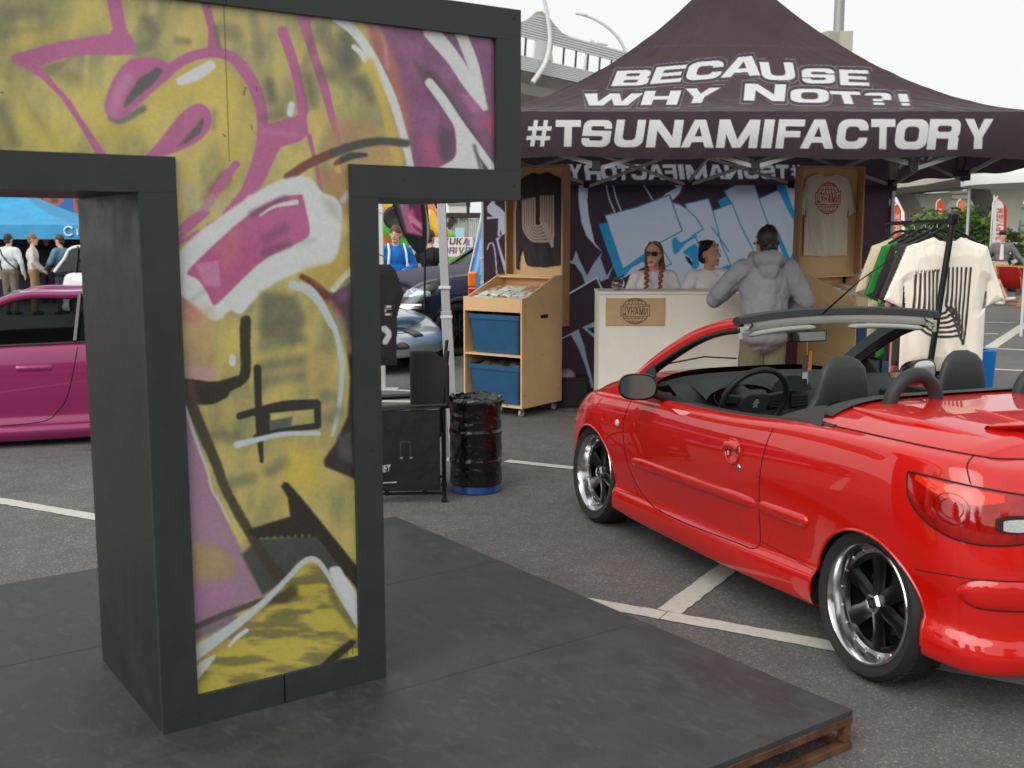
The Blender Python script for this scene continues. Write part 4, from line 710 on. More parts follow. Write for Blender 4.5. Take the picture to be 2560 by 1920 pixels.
O1 = [(-.28, -.86), (-.245, -.87), (-.235, -.74), (-.2, -.66), (-.17, -.79), (-.15, -.83), (.05, -.84), (.285, -.81), (.295, -.2), (.25, .0), (.09, .07), (0, .05), (-.09, .07), (-.24, 0), (-.285, -.3)]
shirt('sweatshirt', 'black sweatshirt with pale striped U print pinned on the left board', 'sweatshirt', onboard(cabL, CWd/2+.005, 2.2), cabL.rotation_euler[2], O1, (44, 38, 40), with_m(logoU(-.01, .16, .36, (165, 150, 140), .0115)), st=.007, thick=.02)
gl_ = lambda p: globe(p, .0, .245, .125, (170, 52, 52), (214, 204, 186), .15, .0035)
O2 = tee(.235, .80, .09, .12, .09, .05, .02)
shirt('t_shirt', 'cream t-shirt with a red globe print pinned on the right board', 'shirt', cl(cabR, np.array([0, CD+.06, 0])+rotz(-.40)@np.array([CWd/2-.01, .038, 2.27])), cabR.rotation_euler[2]-.40, O2, (214, 204, 186), with_m(gl_), st=.006, thick=.02)
# ================================================================ cars: a shared body builder
def seam_mat(): return mat('panel_gap', (14, 12, 12), .8)
def cat1(x, xp, fp):                                       # smooth 1D interpolation through knots (Catmull-Rom on index)
    fp = np.asarray(fp, float); xp = np.asarray(xp, float); x = np.asarray(x, float); i = np.clip(np.searchsorted(xp, x, side='right')-1, 0, len(xp)-2); t = (x-xp[i])/(xp[i+1]-xp[i])
    m = np.gradient(fp, xp); h = xp[i+1]-xp[i]; t2 = t*t; t3 = t2*t
    return (2*t3-3*t2+1)*fp[i]+(t3-2*t2+t)*h*m[i]+(-2*t3+3*t2)*fp[i+1]+(t3-t2)*h*m[i+1]
class Band:                                                # side skin wrapping from rear centre round the left side to front centre
    def __init__(s, plan, zb, zt, wr, wf, prof, nu=300, nv=72):
        plan = np.array(plan, float); K = np.arange(len(plan)); u = np.linspace(0, len(plan)-1, 2000)
        Pd = np.column_stack([cat1(u, K, plan[:, 0]), cat1(u, K, plan[:, 1])]); ds = np.r_[0, np.cumsum(np.linalg.norm(np.diff(Pd, axis=0), axis=1))]
        s.S = ds[-1]; sg = np.linspace(0, s.S, nu); ug = np.interp(sg, ds, u)
        B = np.column_stack([cat1(ug, K, plan[:, 0]), cat1(ug, K, plan[:, 1])]); B[0, 1] = 0; B[-1, 1] = 0; Tn_ = np.gradient(B, axis=0); Tn_ /= np.linalg.norm(Tn_, axis=1)[:, None]; N = np.column_stack([-Tn_[:, 1], Tn_[:, 0]])
        N[0] = (-1, 0); N[-1] = (1, 0)
        s.N2 = N; Zb = cat1(ug, K, zb); Zt = cat1(ug, K, zt); Wr = np.clip(cat1(ug, K, wr), 0, 1)[:, None]; Wf = np.clip(cat1(ug, K, wf), 0, 1)[:, None]
        v = np.linspace(0, 1, nv); kn = np.linspace(0, 1, len(prof[0][0])); pf = [(cat1(v, kn, a), cat1(v, kn, b)) for a, b in prof]
        zf = pf[0][0]*(1-Wr-Wf)+pf[1][0]*Wr+pf[2][0]*Wf; ins = pf[0][1]*(1-Wr-Wf)+pf[1][1]*Wr+pf[2][1]*Wf
        P = np.zeros((nu, nv, 3)); P[..., :2] = B[:, None]-N[:, None]*ins[..., None]; P[..., 2] = Zb[:, None]+(Zt-Zb)[:, None]*np.clip(zf, 0, 1); P[0, :, 1] = 0; P[-1, :, 1] = 0; P[..., 1] = np.maximum(P[..., 1], 0)
        s.P = P; s.s = sg; s.nu = nu; s.nv = nv; s.x_side = B[:, 0]
        du = np.gradient(P, axis=0); dv = np.gradient(P, axis=1); n = np.cross(dv, du); n /= np.linalg.norm(n, axis=2)[..., None]+1e-12; s.N = n
        if (n[nu//2, nv//2, 1]) < 0: s.N = -n
    def at(s, sc, z, off=0.0):                              # point at arc length sc (from the rear centre) and height z
        f = np.clip(sc/s.S*(s.nu-1), 0, s.nu-1.001); i = int(f); t = f-i; c = s.P[i]*(1-t)+s.P[i+1]*t; n = s.N[i]*(1-t)+s.N[i+1]*t
        zz = np.maximum.accumulate(c[:, 2]+np.arange(s.nv)*1e-7); j = np.interp(z, zz, np.arange(s.nv)); k = min(int(j), s.nv-2); q_ = j-k
        p = c[k]*(1-q_)+c[k+1]*q_; m = n[k]*(1-q_)+n[k+1]*q_; return p+m/np.linalg.norm(m)*off
    def sx(s, x):                                           # arc length at a given x on the side
        i0 = np.argmin(s.x_side); xs = s.x_side; return float(np.interp(x, xs, s.s))
    def onx(s, x, z, off=0.0): return s.at(s.sx(x), z, off)
def mirror_y(V): V = np.array(V); V[..., 1] *= -1; return V
def skin(name, V, Q, N, m, par):
    V, Q, u = compact(V, Q); me = fastmesh(name, V, Q); o = link(name, me, m, par, 180)
    me.normals_split_custom_set_from_vertices(N[u].astype(float).tolist()); return o
def cutarch(P, mask, arches):
    P = P.copy(); x, z = P[..., 0], P[..., 2]
    for cx, cz, r in arches:
        d = np.hypot(x-cx, z-cz); inside = d < r; q_ = inside[:-1, :-1] & inside[1:, :-1] & inside[1:, 1:] & inside[:-1, 1:]; mask &= ~q_
        k = np.where(inside, r/np.maximum(d, 1e-6), 1); P[..., 0] = cx+(x-cx)*k; P[..., 2] = cz+(z-cz)*k; x, z = P[..., 0], P[..., 2]
    P[..., 2] = np.maximum(P[..., 2], .02); return P, mask
# ---------------------------------------------------------------- wheels
def wheel(par, loc, side, R=.292, rim=.228, wd=.19, style='dish', camber=0.0, name='wheel', dark=None, nsp=6):
    e = bpy.data.objects.new(name, None); C.objects.link(e); e.parent = par; e.location = loc; e.empty_display_size = .05
    e.rotation_euler = (camber*side, 0, 0 if side > 0 else math.pi)     # local +y is the outer face
    M = rotx(-math.pi/2)
    rub = mat('tyre_rubber', (34, 34, 35), .75, noise=(30, .12)); pol = mat('polished_lip', (206, 206, 206), .15, 1.0, noise=(12, .06)); bk = dark or mat('gloss_black_spoke', (5, 5, 6), .3, 0, coat=.1)
    h = wd/2; mb = MB(); prof = [(rim-.004, h-.012), (rim+.012, h-.001), ((R+rim)/2+.008, h+.006), (R-.016, h-.006), (R-.005, h-.02), (R, h-.045), (R, -h+.045), (R-.005, -h+.02), (R-.016, -h+.006), (rim+.012, -h), (rim-.004, -h+.012)]
    mb.lathe(prof, 64, M); obj('tyre', mb, rub, e, 40)
    tm_ = MB()
    for k in range(60):
        a = k*2*math.pi/60
        for yy in (-.06, -.03, .0, .03, .06): tm_.box((0, 0, 0), (.013, .0235, .004), M=None); V = tm_.v[-1]; Rm = roty(a); tm_.v[-1] = (V+np.array([.003*(yy*50 % 2), yy, R+.0005]))@Rm.T
    tr_ = obj('tread', tm_, rub, e); tr_['kind'] = 'stuff'
    if style == 'dish':
        lip = MB(); lip.lathe([(rim-.003, h-.012), (rim+.004, h-.004), (rim+.001, h-.001), (rim-.006, h-.002), (rim-.012, h-.012), (rim-.018, h-.03), (rim-.026, h-.058), (rim-.046, h-.066), (rim-.052, h-.068)], 64, M); obj('rim_lip', lip, pol, e, 35)
        bar_ = MB(); bar_.lathe([(rim-.02, h-.055), (rim-.03, -h+.02), (rim-.05, -h+.015)], 48, M); obj('barrel', bar_, mat('wheel_barrel', (46, 44, 42), .5, .5), e, 40)
        ri = rim-.046; yo = h-.062
        ring = MB(); ring.lathe([(ri+.004, yo-.012), (ri+.004, yo+.002), (ri-.012, yo+.003), (ri-.018, yo-.004), (ri-.016, yo-.014)], 48, M, closed=True); obj('spoke_ring', ring, bk, e, 40)
        for k in range(nsp):
            a = k*2*math.pi/nsp+.12; P = []
            for r_, w_, t_ in ((.035, .034, 0), (.07, .033, -.004), (.11, .033, -.008), (ri-.014, .042, -.003), (ri-.004, .052, -.003)):
                P.append([(-w_, yo+t_-.02, r_), (-w_, yo+t_-.002, r_), (-w_*.55, yo+t_+.006, r_), (w_*.55, yo+t_+.006, r_), (w_, yo+t_-.002, r_), (w_, yo+t_-.02, r_)])
            P = np.array(P)@roty(a).T; sp = MB(); sp.grid(P, cv=True); obj('spoke', sp, bk, e, 50)
        for k in range(18):
            a = k*2*math.pi/18; b_ = MB(); b_.lathe([(0, .008), (.0035, .007), (.005, .003), (.005, 0)], 6, M, np.array([(rim-.031)*math.cos(a), h-.06, (rim-.031)*math.sin(a)])); obj('rim_bolt', b_, pol, e)
        hub = MB(); hub.lathe([(.05, yo-.03), (.052, yo-.004), (.044, yo+.004), (0, yo+.004)], 24, M); obj('hub', hub, bk, e, 40)
        nut = MB(); nut.lathe([(.043, yo+.003), (.042, yo+.02), (.034, yo+.03), (.027, yo+.031), (.026, yo+.028), (0, yo+.028)], 6, M); n_ = obj('hex_cap', nut, pol, e)
        disc = MB(); disc.lathe([(0, yo+.0285), (.02, yo+.0285), (.0195, yo+.0292), (0, yo+.0292)], 20, M); obj('cap_badge', disc, mat('badge_black', (20, 20, 22), .3), n_)
        for z_, (ax, bx_) in (('bar', (-.01, -.002)), ('bar', (.0, .008))):
            g_ = MB(); g_.box(((ax+bx_)/2, yo+.0297, 0), (.0035, .001, .022), M=roty(.35)); obj('badge_mark', g_, pol, n_)
        br = MB(); br.lathe([(.055, h-.11), (.125, h-.11), (.125, h-.12), (.055, h-.12)], 32, M, closed=True); obj('brake_disc', br, mat('brake_iron', (90, 86, 84), .4, .8), e, 40)
    else:
        al = dark or mat('alloy_silver', (150, 150, 152), .3, .8)
        lip = MB(); lip.lathe([(rim-.003, h-.012), (rim, h-.004), (rim-.008, h-.006), (rim-.016, h-.03), (rim-.03, -h+.03)], 48, M); obj('rim_lip', lip, al, e, 40)
        for k in range(nsp):
            a = k*2*math.pi/nsp
            for sg in (-1, 1):
                P = []
                for r_, w_, t_ in ((.03, .014, 0), (rim*.55, .012, .0), (rim-.012, .016, -.012)):
                    c_ = sg*(.012+.05*(r_/rim)); P.append([(c_-w_, h-.05+t_, r_), (c_-w_*.6, h-.022+t_, r_), (c_+w_*.6, h-.022+t_, r_), (c_+w_, h-.05+t_, r_)])
                P = np.array(P)@roty(a).T; sp = MB(); sp.grid(P, cv=True); obj('spoke', sp, al, e, 50)
        hub = MB(); hub.lathe([(.06, h-.06), (.058, h-.03), (.03, h-.018), (0, h-.018)], 24, M); obj('hub', hub, al, e, 40)
        for k in range(5):
            a = k*2*math.pi/5+.3; b_ = MB(); b_.lathe([(0, h-.014), (.009, h-.014), (.01, h-.03)], 8, M, (.042*math.cos(a), 0, .042*math.sin(a))); obj('wheel_nut', b_, mat('dark_nut', (30, 30, 32), .4, .6), e)
        dk = MB(); dk.lathe([(0, -.02), (rim-.03, -.02), (rim-.03, -.03), (0, -.03)], 32, M); obj('brake_shield', dk, mat('brake_dark', (24, 24, 24), .8), e)
    return e
# ---------------------------------------------------------------- the red convertible
RF = np.array([-.35255, .93579]); RW0 = np.array([2.0865, 4.2108])
car = thing('convertible_car', 'red open-top convertible with deep-dish wheels parked beside the platform', 'car', (*RW0, 0), math.atan2(RF[1], RF[0]))
red = mat('red_car_paint', (198, 15, 6), .45, 0, coat=1.0, spec=.15); red.node_tree.nodes['Principled BSDF'].inputs['Coat IOR'].default_value = 1.65; red.node_tree.nodes['Principled BSDF'].inputs['Coat Roughness'].default_value = .02
plan = [(-.625, 0), (-.618, .30), (-.585, .52), (-.515, .69), (-.40, .785), (-.20, .828), (0, .838), (.45, .838), (1.0, .838), (1.5, .838), (1.95, .836), (2.42, .832), (2.74, .79), (2.95, .70), (3.10, .54), (3.18, .3), (3.205, 0)]
zb = [.19, .19, .185, .18, .19, .20, .20, .175, .15, .14, .135, .15, .15, .15, .15, .15, .15]
zt = [.905, .905, .905, .91, .92, .928, .930, .915, .868, .845, .822, .790, .735, .665, .60, .57, .56]
wr = [1, 1, 1, .9, .6, .2, 0, 0, 0, 0, 0, 0, 0, 0, 0, 0, 0]; wf = [0]*11+[0, .25, .7, 1, 1, 1]
side_p = ([0, .015, .09, .17, .225, .30, .42, .56, .70, .83, .93, .975, 1], [.07, .025, .006, .008, .030, .027, .014, .004, .000, .008, .026, .046, .095])
rear_p = ([0, .015, .09, .15, .20, .32, .42, .52, .64, .78, .90, .965, 1], [.07, .02, .0, .010, .022, .02, .012, .018, .036, .062, .088, .12, .20])
front_p = ([0, .015, .09, .17, .225, .30, .42, .56, .70, .83, .93, .975, 1], [.1, .04, .02, .012, .01, .004, .0, .012, .04, .10, .20, .29, .40])
BD = Band(plan, zb, zt, wr, wf, (side_p, rear_p, front_p), 420, 84)
AR_ = [(0, .272, .306), (2.425, .272, .306)]
nu, nv = BD.nu, BD.nv
Pc, mk = cutarch(BD.P, np.ones((nu-1, nv-1), bool), AR_)
cx = (BD.P[:-1, :-1, 0]+BD.P[1:, 1:, 0])/2; cz = (BD.P[:-1, :-1, 2]+BD.P[1:, 1:, 2])/2
def inpoly(x, z, poly):
    ins = np.zeros(x.shape, bool); P = np.array(poly)
    for (x0, z0), (x1, z1) in zip(P, np.roll(P, -1, 0)):
        if z0 != z1: ins ^= ((z0 > z) != (z1 > z)) & (x < (x1-x0)*(z-z0)/(z1-z0)+x0)
    return ins
DOOR = [(1.935, .84), (1.975, .74), (1.99, .64), (1.965, .49), (1.91, .39), (1.84, .325), (1.73, .285), (1.55, .272), (1.2, .28), (.85, .30), (.75, .305), (.71, .325), (.695, .37), (.685, .5), (.665, .7), (.625, .885), (.62, .93), (1.93, .90)]
DOOR = np.array(DOOR)
door_m = inpoly(cx, cz, DOOR); fen_m = (cx > 1.9) & ~door_m & (cx < 2.75); bump_r = (cx < -.0) & (cz < .505+.1*np.clip(cx+.3, 0, 1)) ; bump_f = cx >= 2.75
Nn = BD.N.copy()
for sgn in (1, -1):
    V = Pc.reshape(-1, 3).copy(); N_ = Nn.reshape(-1, 3).copy()
    if sgn < 0: V[:, 1] *= -1; N_[:, 1] *= -1
    fl = (lambda Q: Q[:, ::-1]) if sgn > 0 else (lambda Q: Q)
    gq = lambda m_: fl(gridquads(nu, nv, m_))
    dm = door_m & mk & ((((cx-.895)/.056)**2+((cz-.715)/.052)**2 > 1) | (sgn < 0)); 
    d_ = skin('door', V, gq(dm), N_, red, car); 
    if sgn > 0: DOORL = d_
    skin('front_fender', V, gq(fen_m & mk), N_, red, car); skin('rear_bumper_half', V, gq(bump_r & mk & ~door_m), N_, red, car); skin('front_bumper_half', V, gq(bump_f & mk), N_, red, car)
    skin('quarter_panel', V, gq(mk & ~door_m & ~fen_m & ~bump_r & ~bump_f), N_, red, car)
# top skins: hood and boot lid, ruled between the two shoulder edges
def topskin(sel, zc, ex, name, ns=60, shift=None):
    E_ = BD.P[sel, -1]; s_ = np.linspace(1, -1, ns); X = E_[:, 0][:, None]*np.ones(ns); Y = E_[:, 1][:, None]*s_; h = (zc(E_[:, 0])-E_[:, 2])[:, None]*np.clip(np.abs(E_[:, 1])/.6, 0, 1)[:, None]
    prof = 1-np.abs(s_)**ex; Z = E_[:, 2][:, None]+h*prof
    if shift is not None: X = X+shift(E_[:, 0])[:, None]*prof
    P = np.stack([X, Y, Z], -1); du = np.gradient(P, axis=0); dv = np.gradient(P, axis=1); n = np.cross(du, dv); n /= np.linalg.norm(n, axis=2)[..., None]+1e-9
    if n[len(n)//2, ns//2, 2] < 0: n = -n
    return P, n
xs_ = BD.P[:, -1, 0]
hs_ = np.where(xs_ > 1.90)[0]
hood_c = lambda x: np.interp(x, [1.7, 1.9, 2.2, 2.6, 2.9, 3.1, 3.3], [.935, .93, .905, .84, .745, .63, .56])
P, n = topskin(hs_, hood_c, 4.2, 'hood', shift=lambda x: np.interp(x, [1.8, 2.2, 3], [.22, .08, 0])); skin('hood', P.reshape(-1, 3), gridquads(*P.shape[:2])[:, ::-1], n.reshape(-1, 3), red, car)
ds_ = np.where(xs_ < .43)[0]
lid_c = lambda x: np.interp(x, [-.7, -.45, -.3, 0, .25, .5], [.905, .925, .975, 1.0, 1.005, 1.0])
P, n = topskin(ds_, lid_c, 5.0, 'lid', 90); LIDP = P; lid = skin('boot_lid', P.reshape(-1, 3), gridquads(*P.shape[:2])[:, ::-1], n.reshape(-1, 3), red, car)
def lidz(x, y):
    e = np.interp(x, xs_[ds_], BD.P[ds_, -1, 1]); ez = np.interp(x, xs_[ds_], BD.P[ds_, -1, 2]); return ez+(lid_c(x)-ez)*(1-min(1, abs(y)/e)**5)
# panel gaps, as dark lines let into the skin
def gap(pts, r=.0032, name='panel_gap', par=car):
    m = MB(); m.tube(pts, r, 6); return obj(name, m, seam_mat(), par, 60)
dl = DOOR[:16]; dd = np.vstack([dl[0], spline(dl, 70)])
gap([BD.onx(x, z, -.0008) for x, z in spline(dl, 110)])
gap([BD.onx(x, z, -.0008) for x, z in [(1.915, .36), (1.9, .335), (1.86, .30), (1.87, .28), (2.1, .27), (2.13, .27)]], .002)
gap([BD.at(s_, z, -.0008) for s_, z in zip(np.linspace(BD.sx(-.262), BD.S*0+.02, 40), np.r_[np.linspace(.508, .522, 6), np.linspace(.524, .53, 34)])], .0026)
gap([BD.onx(x, z, -.0008) for x, z in [(.69, .352), (.5, .345), (.33, .338), (.29, .336)]], .0016)
E_ = BD.P[ds_, -1]; sl_ = E_[(E_[:, 0] > -.40) & (E_[:, 1] > .3)]; gap(sl_[::3]+[0, .001, .0005], .0035); gap(mirror_y(sl_[::3]), .0035)
i0 = np.argmin(np.abs(E_[:, 0]+.40)); 
gap([BD.at(s_, z, -.0005) for s_, z in zip(np.linspace(BD.sx(-.385), BD.sx(-.43), 12), np.linspace(.925, .84, 12))], .003)
# arches: rolled lip and dark liner
for cx_, cz_, r_ in AR_:
    for sgn in (1, -1):
        th_ = np.linspace(-.35, math.pi+.35, 60); pts = []
        for t in th_:
            x, z = cx_+r_*math.cos(t), cz_+r_*math.sin(t)
            if z < .225: continue
            p_ = BD.onx(x, z, -.002); p_[1] *= sgn; pts.append((x, p_[1], z))
        m = MB(); m.tube(pts, .0065, 6); obj('arch_lip', m, red, car, 60)
        m = MB(); th_ = np.linspace(-.15, math.pi+.15, 30); m.grid(np.array([[(cx_+(r_+.012)*math.cos(t), y*sgn, cz_+(r_+.012)*math.sin(t)) for y in (.72, .45)] for t in th_]), flip=sgn < 0); m.add([(cx_+(r_+.012)*math.cos(t), .45*sgn, cz_+(r_+.012)*math.sin(t)) for t in th_], [tuple(range(30))]); obj('wheel_liner', m, mat('liner_black', (12, 12, 12), .9), car)
for x_, s_ in ((0, 1), (0, -1), (2.425, 1), (2.425, -1)): wheel(car, (x_, .715*s_, .292), s_, camber=math.radians(3.5))
# side moulding, handle, lock, side repeater
def ridge(name, x0, x1, z0, z1, hh, off, m=red, par=car, n=40):
    t = np.linspace(0, 1, n); R_ = []
    for k in t:
        x = x0+(x1-x0)*k; z = z0+(z1-z0)*k; e = min(1, math.sqrt(max(0, 1-(abs(2*k-1))**14))); h = hh*max(.12, e)
        R_.append([BD.onx(x, z+h*a, off*b*max(e, .05)-.001) for a, b in ((-1.1, -.02), (-1, .45), (-.6, .9), (0, 1), (.6, .9), (1, .45), (1.1, -.02))])
    mb = MB(); mb.grid(np.array(R_), flip=True); mb.add(R_[0], [tuple(range(7))]); mb.add(R_[-1], [tuple(range(7))[::-1]]); return obj(name, mb, m, par, 60)
ridge('side_moulding', 1.905, .70, .474, .516, .026, .017, par=DOORL); ridge('side_moulding', .682, .335, .517, .528, .026, .017)
hx, hz = .895, .715
U, Vv = np.meshgrid(np.linspace(0, 2*np.pi, 37), np.linspace(0, 1, 9), indexing='ij')
cup = np.array([[BD.onx(hx+.062*r_*math.cos(t), hz+.058*r_*math.sin(t), -.026*(1-r_**3)) for r_ in np.linspace(0, 1, 9)] for t in np.linspace(0, 2*np.pi, 37)]); m = MB(); m.grid(cup, flip=False); hd_ = obj('handle_cup', m, red, DOORL, 60)
pts = [BD.onx(hx+.058*math.cos(t), hz+.054*math.sin(t), .002) for t in np.linspace(0, 2*np.pi, 36)]; m = MB(); m.tube(pts[:-1], .005, 6, closed=True); obj('handle_ring', m, red, DOORL, 60)
R_ = [[BD.onx(x, .722+dz+.012*math.cos((x-hx)*22), o_+.004) for dz, o_ in ((-.012, .0), (-.010, .012), (.004, .018), (.018, .014), (.030, .002))] for x in np.linspace(hx-.056, hx+.056, 14)]; m = MB(); m.grid(np.array(R_), flip=True); obj('door_handle', m, red, DOORL, 60)
def disc(name, x, z, r, off, m, par, ry=None):
    c = np.array([[BD.onx(x+r*q_*math.cos(t), z+(ry or r)*q_*math.sin(t), off*(1-q_**4)+.0008) for q_ in np.linspace(0.001, 1, 6)] for t in np.linspace(0, 2*np.pi, 25)]); mb = MB(); mb.grid(c); return obj(name, mb, m, par, 60)
disc('door_lock', .838, .652, .014, .006, mat('lock_chrome', (190, 190, 190), .2, 1), DOORL, .016); disc('side_repeater', 2.065, .652, .022, .009, mat('clear_lens', (205, 190, 180), .1, coat=1), car, .020)
# tail lamps
lampr = mat('tail_lamp_red', (158, 8, 6), .06, coat=1, noise=(22, .35), trans=0); lampo = mat('tail_lamp_orange', (222, 44, 12), .08, coat=1); lampw = mat('tail_lamp_clear', (190, 190, 190), .12, .3, coat=1, bump=(120, .5, .004)); lampk = mat('lamp_bezel', (40, 10, 10), .3)
def lamp_pt(a, b, off, sgn):                               # a 0..1 from side tip to rear, b -1..1
    sA, sB = BD.sx(-.195), .36; s_ = sA+(sB-sA)*a; zt_ = .846-.075*a**1.6; hh = .185*(math.sin(math.pi*min(1, .015+a**.62*.90)))**.75; p = BD.at(s_, zt_-hh*(1-b)/2, off); p[1] *= sgn; return p
for sgn in (1, -1):
    e = bpy.data.objects.new('tail_lamp', None); C.objects.link(e); e.parent = car
    P = np.array([[lamp_pt(a, b, .002+.011*(1-b**4)*min(1, a*8, (1-a)*8), sgn) for b in np.linspace(-1, 1, 15)] for a in np.linspace(0.0, .995, 50)]); m = MB(); m.grid(P, flip=sgn > 0); obj('red_lens', m, lampr, e, 60)
    P = np.array([[lamp_pt(a, b, .0042+.011*(1-b**4)*min(1, a*8, (1-a)*8), sgn) for b in np.linspace(.62-.3*math.sin(math.pi*(a-.05)/.5), .9, 8)] for a in np.linspace(0.05, .54, 30)]); m = MB(); m.grid(P, flip=sgn > 0); obj('indicator_lens', m, lampo, e, 60)
    P = np.array([[lamp_pt(a, b*(1-(2*(a-.66)/.36)**4*.6)-.22, .0052+.010*(1-b**4), sgn) for b in np.linspace(-.36, .36, 8)] for a in np.linspace(.49, .83, 26)]); m = MB(); m.grid(P, flip=sgn > 0); obj('reverse_bezel', m, lampk, e, 60)
    P = np.array([[lamp_pt(a, b*(1-(2*(a-.67)/.32)**4*.6)-.27, .0075+.010*(1-b**4), sgn) for b in np.linspace(-.25, .25, 8)] for a in np.linspace(.53, .82, 26)]); m = MB(); m.grid(P, flip=sgn > 0); obj('reverse_lens', m, lampw, e, 60)
    for rr_ in (.10, .065):
        pts = [lamp_pt(.27+rr_*.9*math.cos(t), .05+rr_*5.5*math.sin(t), .0145, sgn) for t in np.linspace(0, 2*np.pi, 30)[:-1]]; m = MB(); m.tube(pts, .0022, 5, closed=True); obj('lens_ring', m, mat('lens_ring_red', (112, 6, 6), .2, coat=1), e, 60)
    pts = [lamp_pt(a, 1, .001, sgn) for a in np.linspace(0, .99, 40)]+[lamp_pt(a, -1, .001, sgn) for a in np.linspace(.99, 0, 40)]; m = MB(); m.tube(pts, .004, 6, closed=True); obj('lamp_gap', m, seam_mat(), e, 60)
# rear bumper insert and licence recess edge
for sgn in (1, -1):
    R_ = []; sA, sB = BD.sx(-.42), .10
    for k in np.linspace(0, 1, 40):
        s_ = sA+(sB-sA)*k; e = math.sqrt(max(0, 1-max(0, 1-k*7)**2)); R_.append([BD.at(s_, .475+.052*a*max(.1, e), .011*b-.001) for a, b in ((-1.05, 0), (-.95, .5), (-.5, .95), (.2, 1), (.8, .7), (1, .0))])
    R_ = np.array(R_); R_[..., 1] *= sgn; m = MB(); m.grid(R_, flip=sgn > 0); obj('bumper_insert', m, red, car, 60)
    pts = [r[0] for r in R_]; m = MB(); m.tube(np.vstack([[r[-1] for r in R_[::-1]], [r[0] for r in R_]])[::2], .0032, 6); obj('insert_gap', m, seam_mat(), car, 60)
# flying ribs on the lid, small spoiler, centre ribs
for sgn in (1, -1):
    pts = []; rr = []
    for k in np.linspace(0, 1, 26): x = .36-.66*k; y = (.60-.10*k+.05*math.sin(k*3))*sgn; pts.append((x, y, lidz(x, y)+.002-.01*k)); rr.append(.030*math.sin(math.pi*min(1, .08+k*.9))**.6)
    m = MB(); m.tube(pts, rr, 12, flat=.62); obj('lid_rib', m, red, lid, 60)
    pts = [(x, sgn*(.27+.03*(x+.3)), lidz(x, .27)+.001) for x in np.linspace(.05, -.40, 14)]; m = MB(); m.tube(pts, [.003]+[.009]*12+[.003], 8, flat=.7); obj('lid_crease', m, red, lid, 60)
sp = []
for y in np.linspace(-.46, .46, 31):
    x = -.34+.14*(y/.46)**2; z = lidz(x, y)+.01; e = max(.15, (1-(abs(y)/.47)**6)); sp.append([(x+.11*e, y, z-.008), (x+.05*e, y, z+.018*e), (x-.03*e, y, z+.030*e), (x-.07*e, y, z+.024*e), (x-.055*e, y, z+.004), (x, y, z-.01)])
m = MB(); m.grid(np.array(sp), cv=True); obj('boot_spoiler', m, red, lid, 50)
# ---------------------------------------------------------------- windscreen frame
def glassmat(name, tint=(.80, .88, .84), refl=1.0):
    m = bpy.data.materials.new(name); m.use_nodes = True; n = m.node_tree; n.nodes.remove(n.nodes['Principled BSDF']); o = n.nodes['Material Output']; t = n.nodes.new('ShaderNodeBsdfTransparent'); t.inputs[0].default_value = (*tint, 1); g = n.nodes.new('ShaderNodeBsdfGlossy'); g.inputs['Roughness'].default_value = .02; f = n.nodes.new('ShaderNodeFresnel'); f.inputs[0].default_value = 1.15; x = n.nodes.new('ShaderNodeMixShader')
    n.links.new(f.outputs[0], x.inputs[0]); n.links.new(t.outputs[0], x.inputs[1]); n.links.new(g.outputs[0], x.inputs[2]); n.links.new(x.outputs[0], o.inputs[0]); return m
glass = glassmat('windscreen_glass')
trim = mat('soft_black_trim', (34, 35, 36), .6, noise=(60, .1)); grey = mat('pale_grey_trim', (172, 172, 166), .55); dash = mat('dashboard_plastic', (44, 50, 50), .6, bump=(200, .15, .002)); seatm = mat('black_seat_leather', (48, 50, 51), .48, bump=(220, .12, .002))
pilL = spline([(2.19, .705, .835), (1.92, .675, 1.010), (1.62, .635, 1.162), (1.40, .60, 1.235), (1.255, .572, 1.262)], 40)
for sgn in (1, -1):
    Pp = pilL.copy(); Pp[:, 1] *= sgn; w_ = np.linspace(.040, .030, 40)
    R_ = []
    for p, w in zip(Pp, w_): R_.append([p+[0, sgn*.016, -w*.9], p+[0, sgn*.022, -w*.2], p+[.004, sgn*.012, w*.55], p+[.02, -sgn*.02, w*.75], p+[.03, -sgn*.05, w*.45]])
    m = MB(); m.grid(np.array(R_), flip=sgn < 0); o = obj('windscreen_pillar', m, red, car, 50)
    R_ = [[p+[.03, -sgn*.05, w*.45], p+[-.015, -sgn*.055, -w*.6], p+[-.03, -sgn*.02, -w*1.25], p+[-.012, sgn*.006, -w*1.35], p+[0, sgn*.016, -w*.9]] for p, w in zip(Pp, w_)]; m = MB(); m.grid(np.array(R_), flip=sgn < 0); obj('pillar_trim', m, mat('pillar_grey', (70, 74, 74), .6) if sgn < 0 else trim, o, 50)
    m = MB(); m.tube(Pp+np.array([-.008, sgn*.012, -.042]), .013, 8); obj('pillar_seal', m, mat('rubber_seal', (22, 22, 23), .55), o, 60)
hy = np.linspace(.60, -.60, 41); hx_ = 1.262+.075*(1-(hy/.6)**2); hz_ = 1.262+.028*(1-np.abs(hy/.6)**2.4)
hd = thing('x', 'x', 'x'); bpy.data.objects.remove(hd)
R_ = np.array([[(x+.05, y, z-.018), (x+.03, y, z+.014), (x, y, z+.026), (x-.022, y, z+.018), (x-.030, y, z-.012), (x-.01, y, z-.018)] for x, y, z in zip(hx_, hy, hz_)]); m = MB(); m.grid(R_, cv=True); m.add(R_[0], [tuple(range(6))]); m.add(R_[-1], [tuple(range(6))[::-1]]); hdr = obj('header_rail', m, mat('header_black', (40, 41, 42), .5), car, 50)
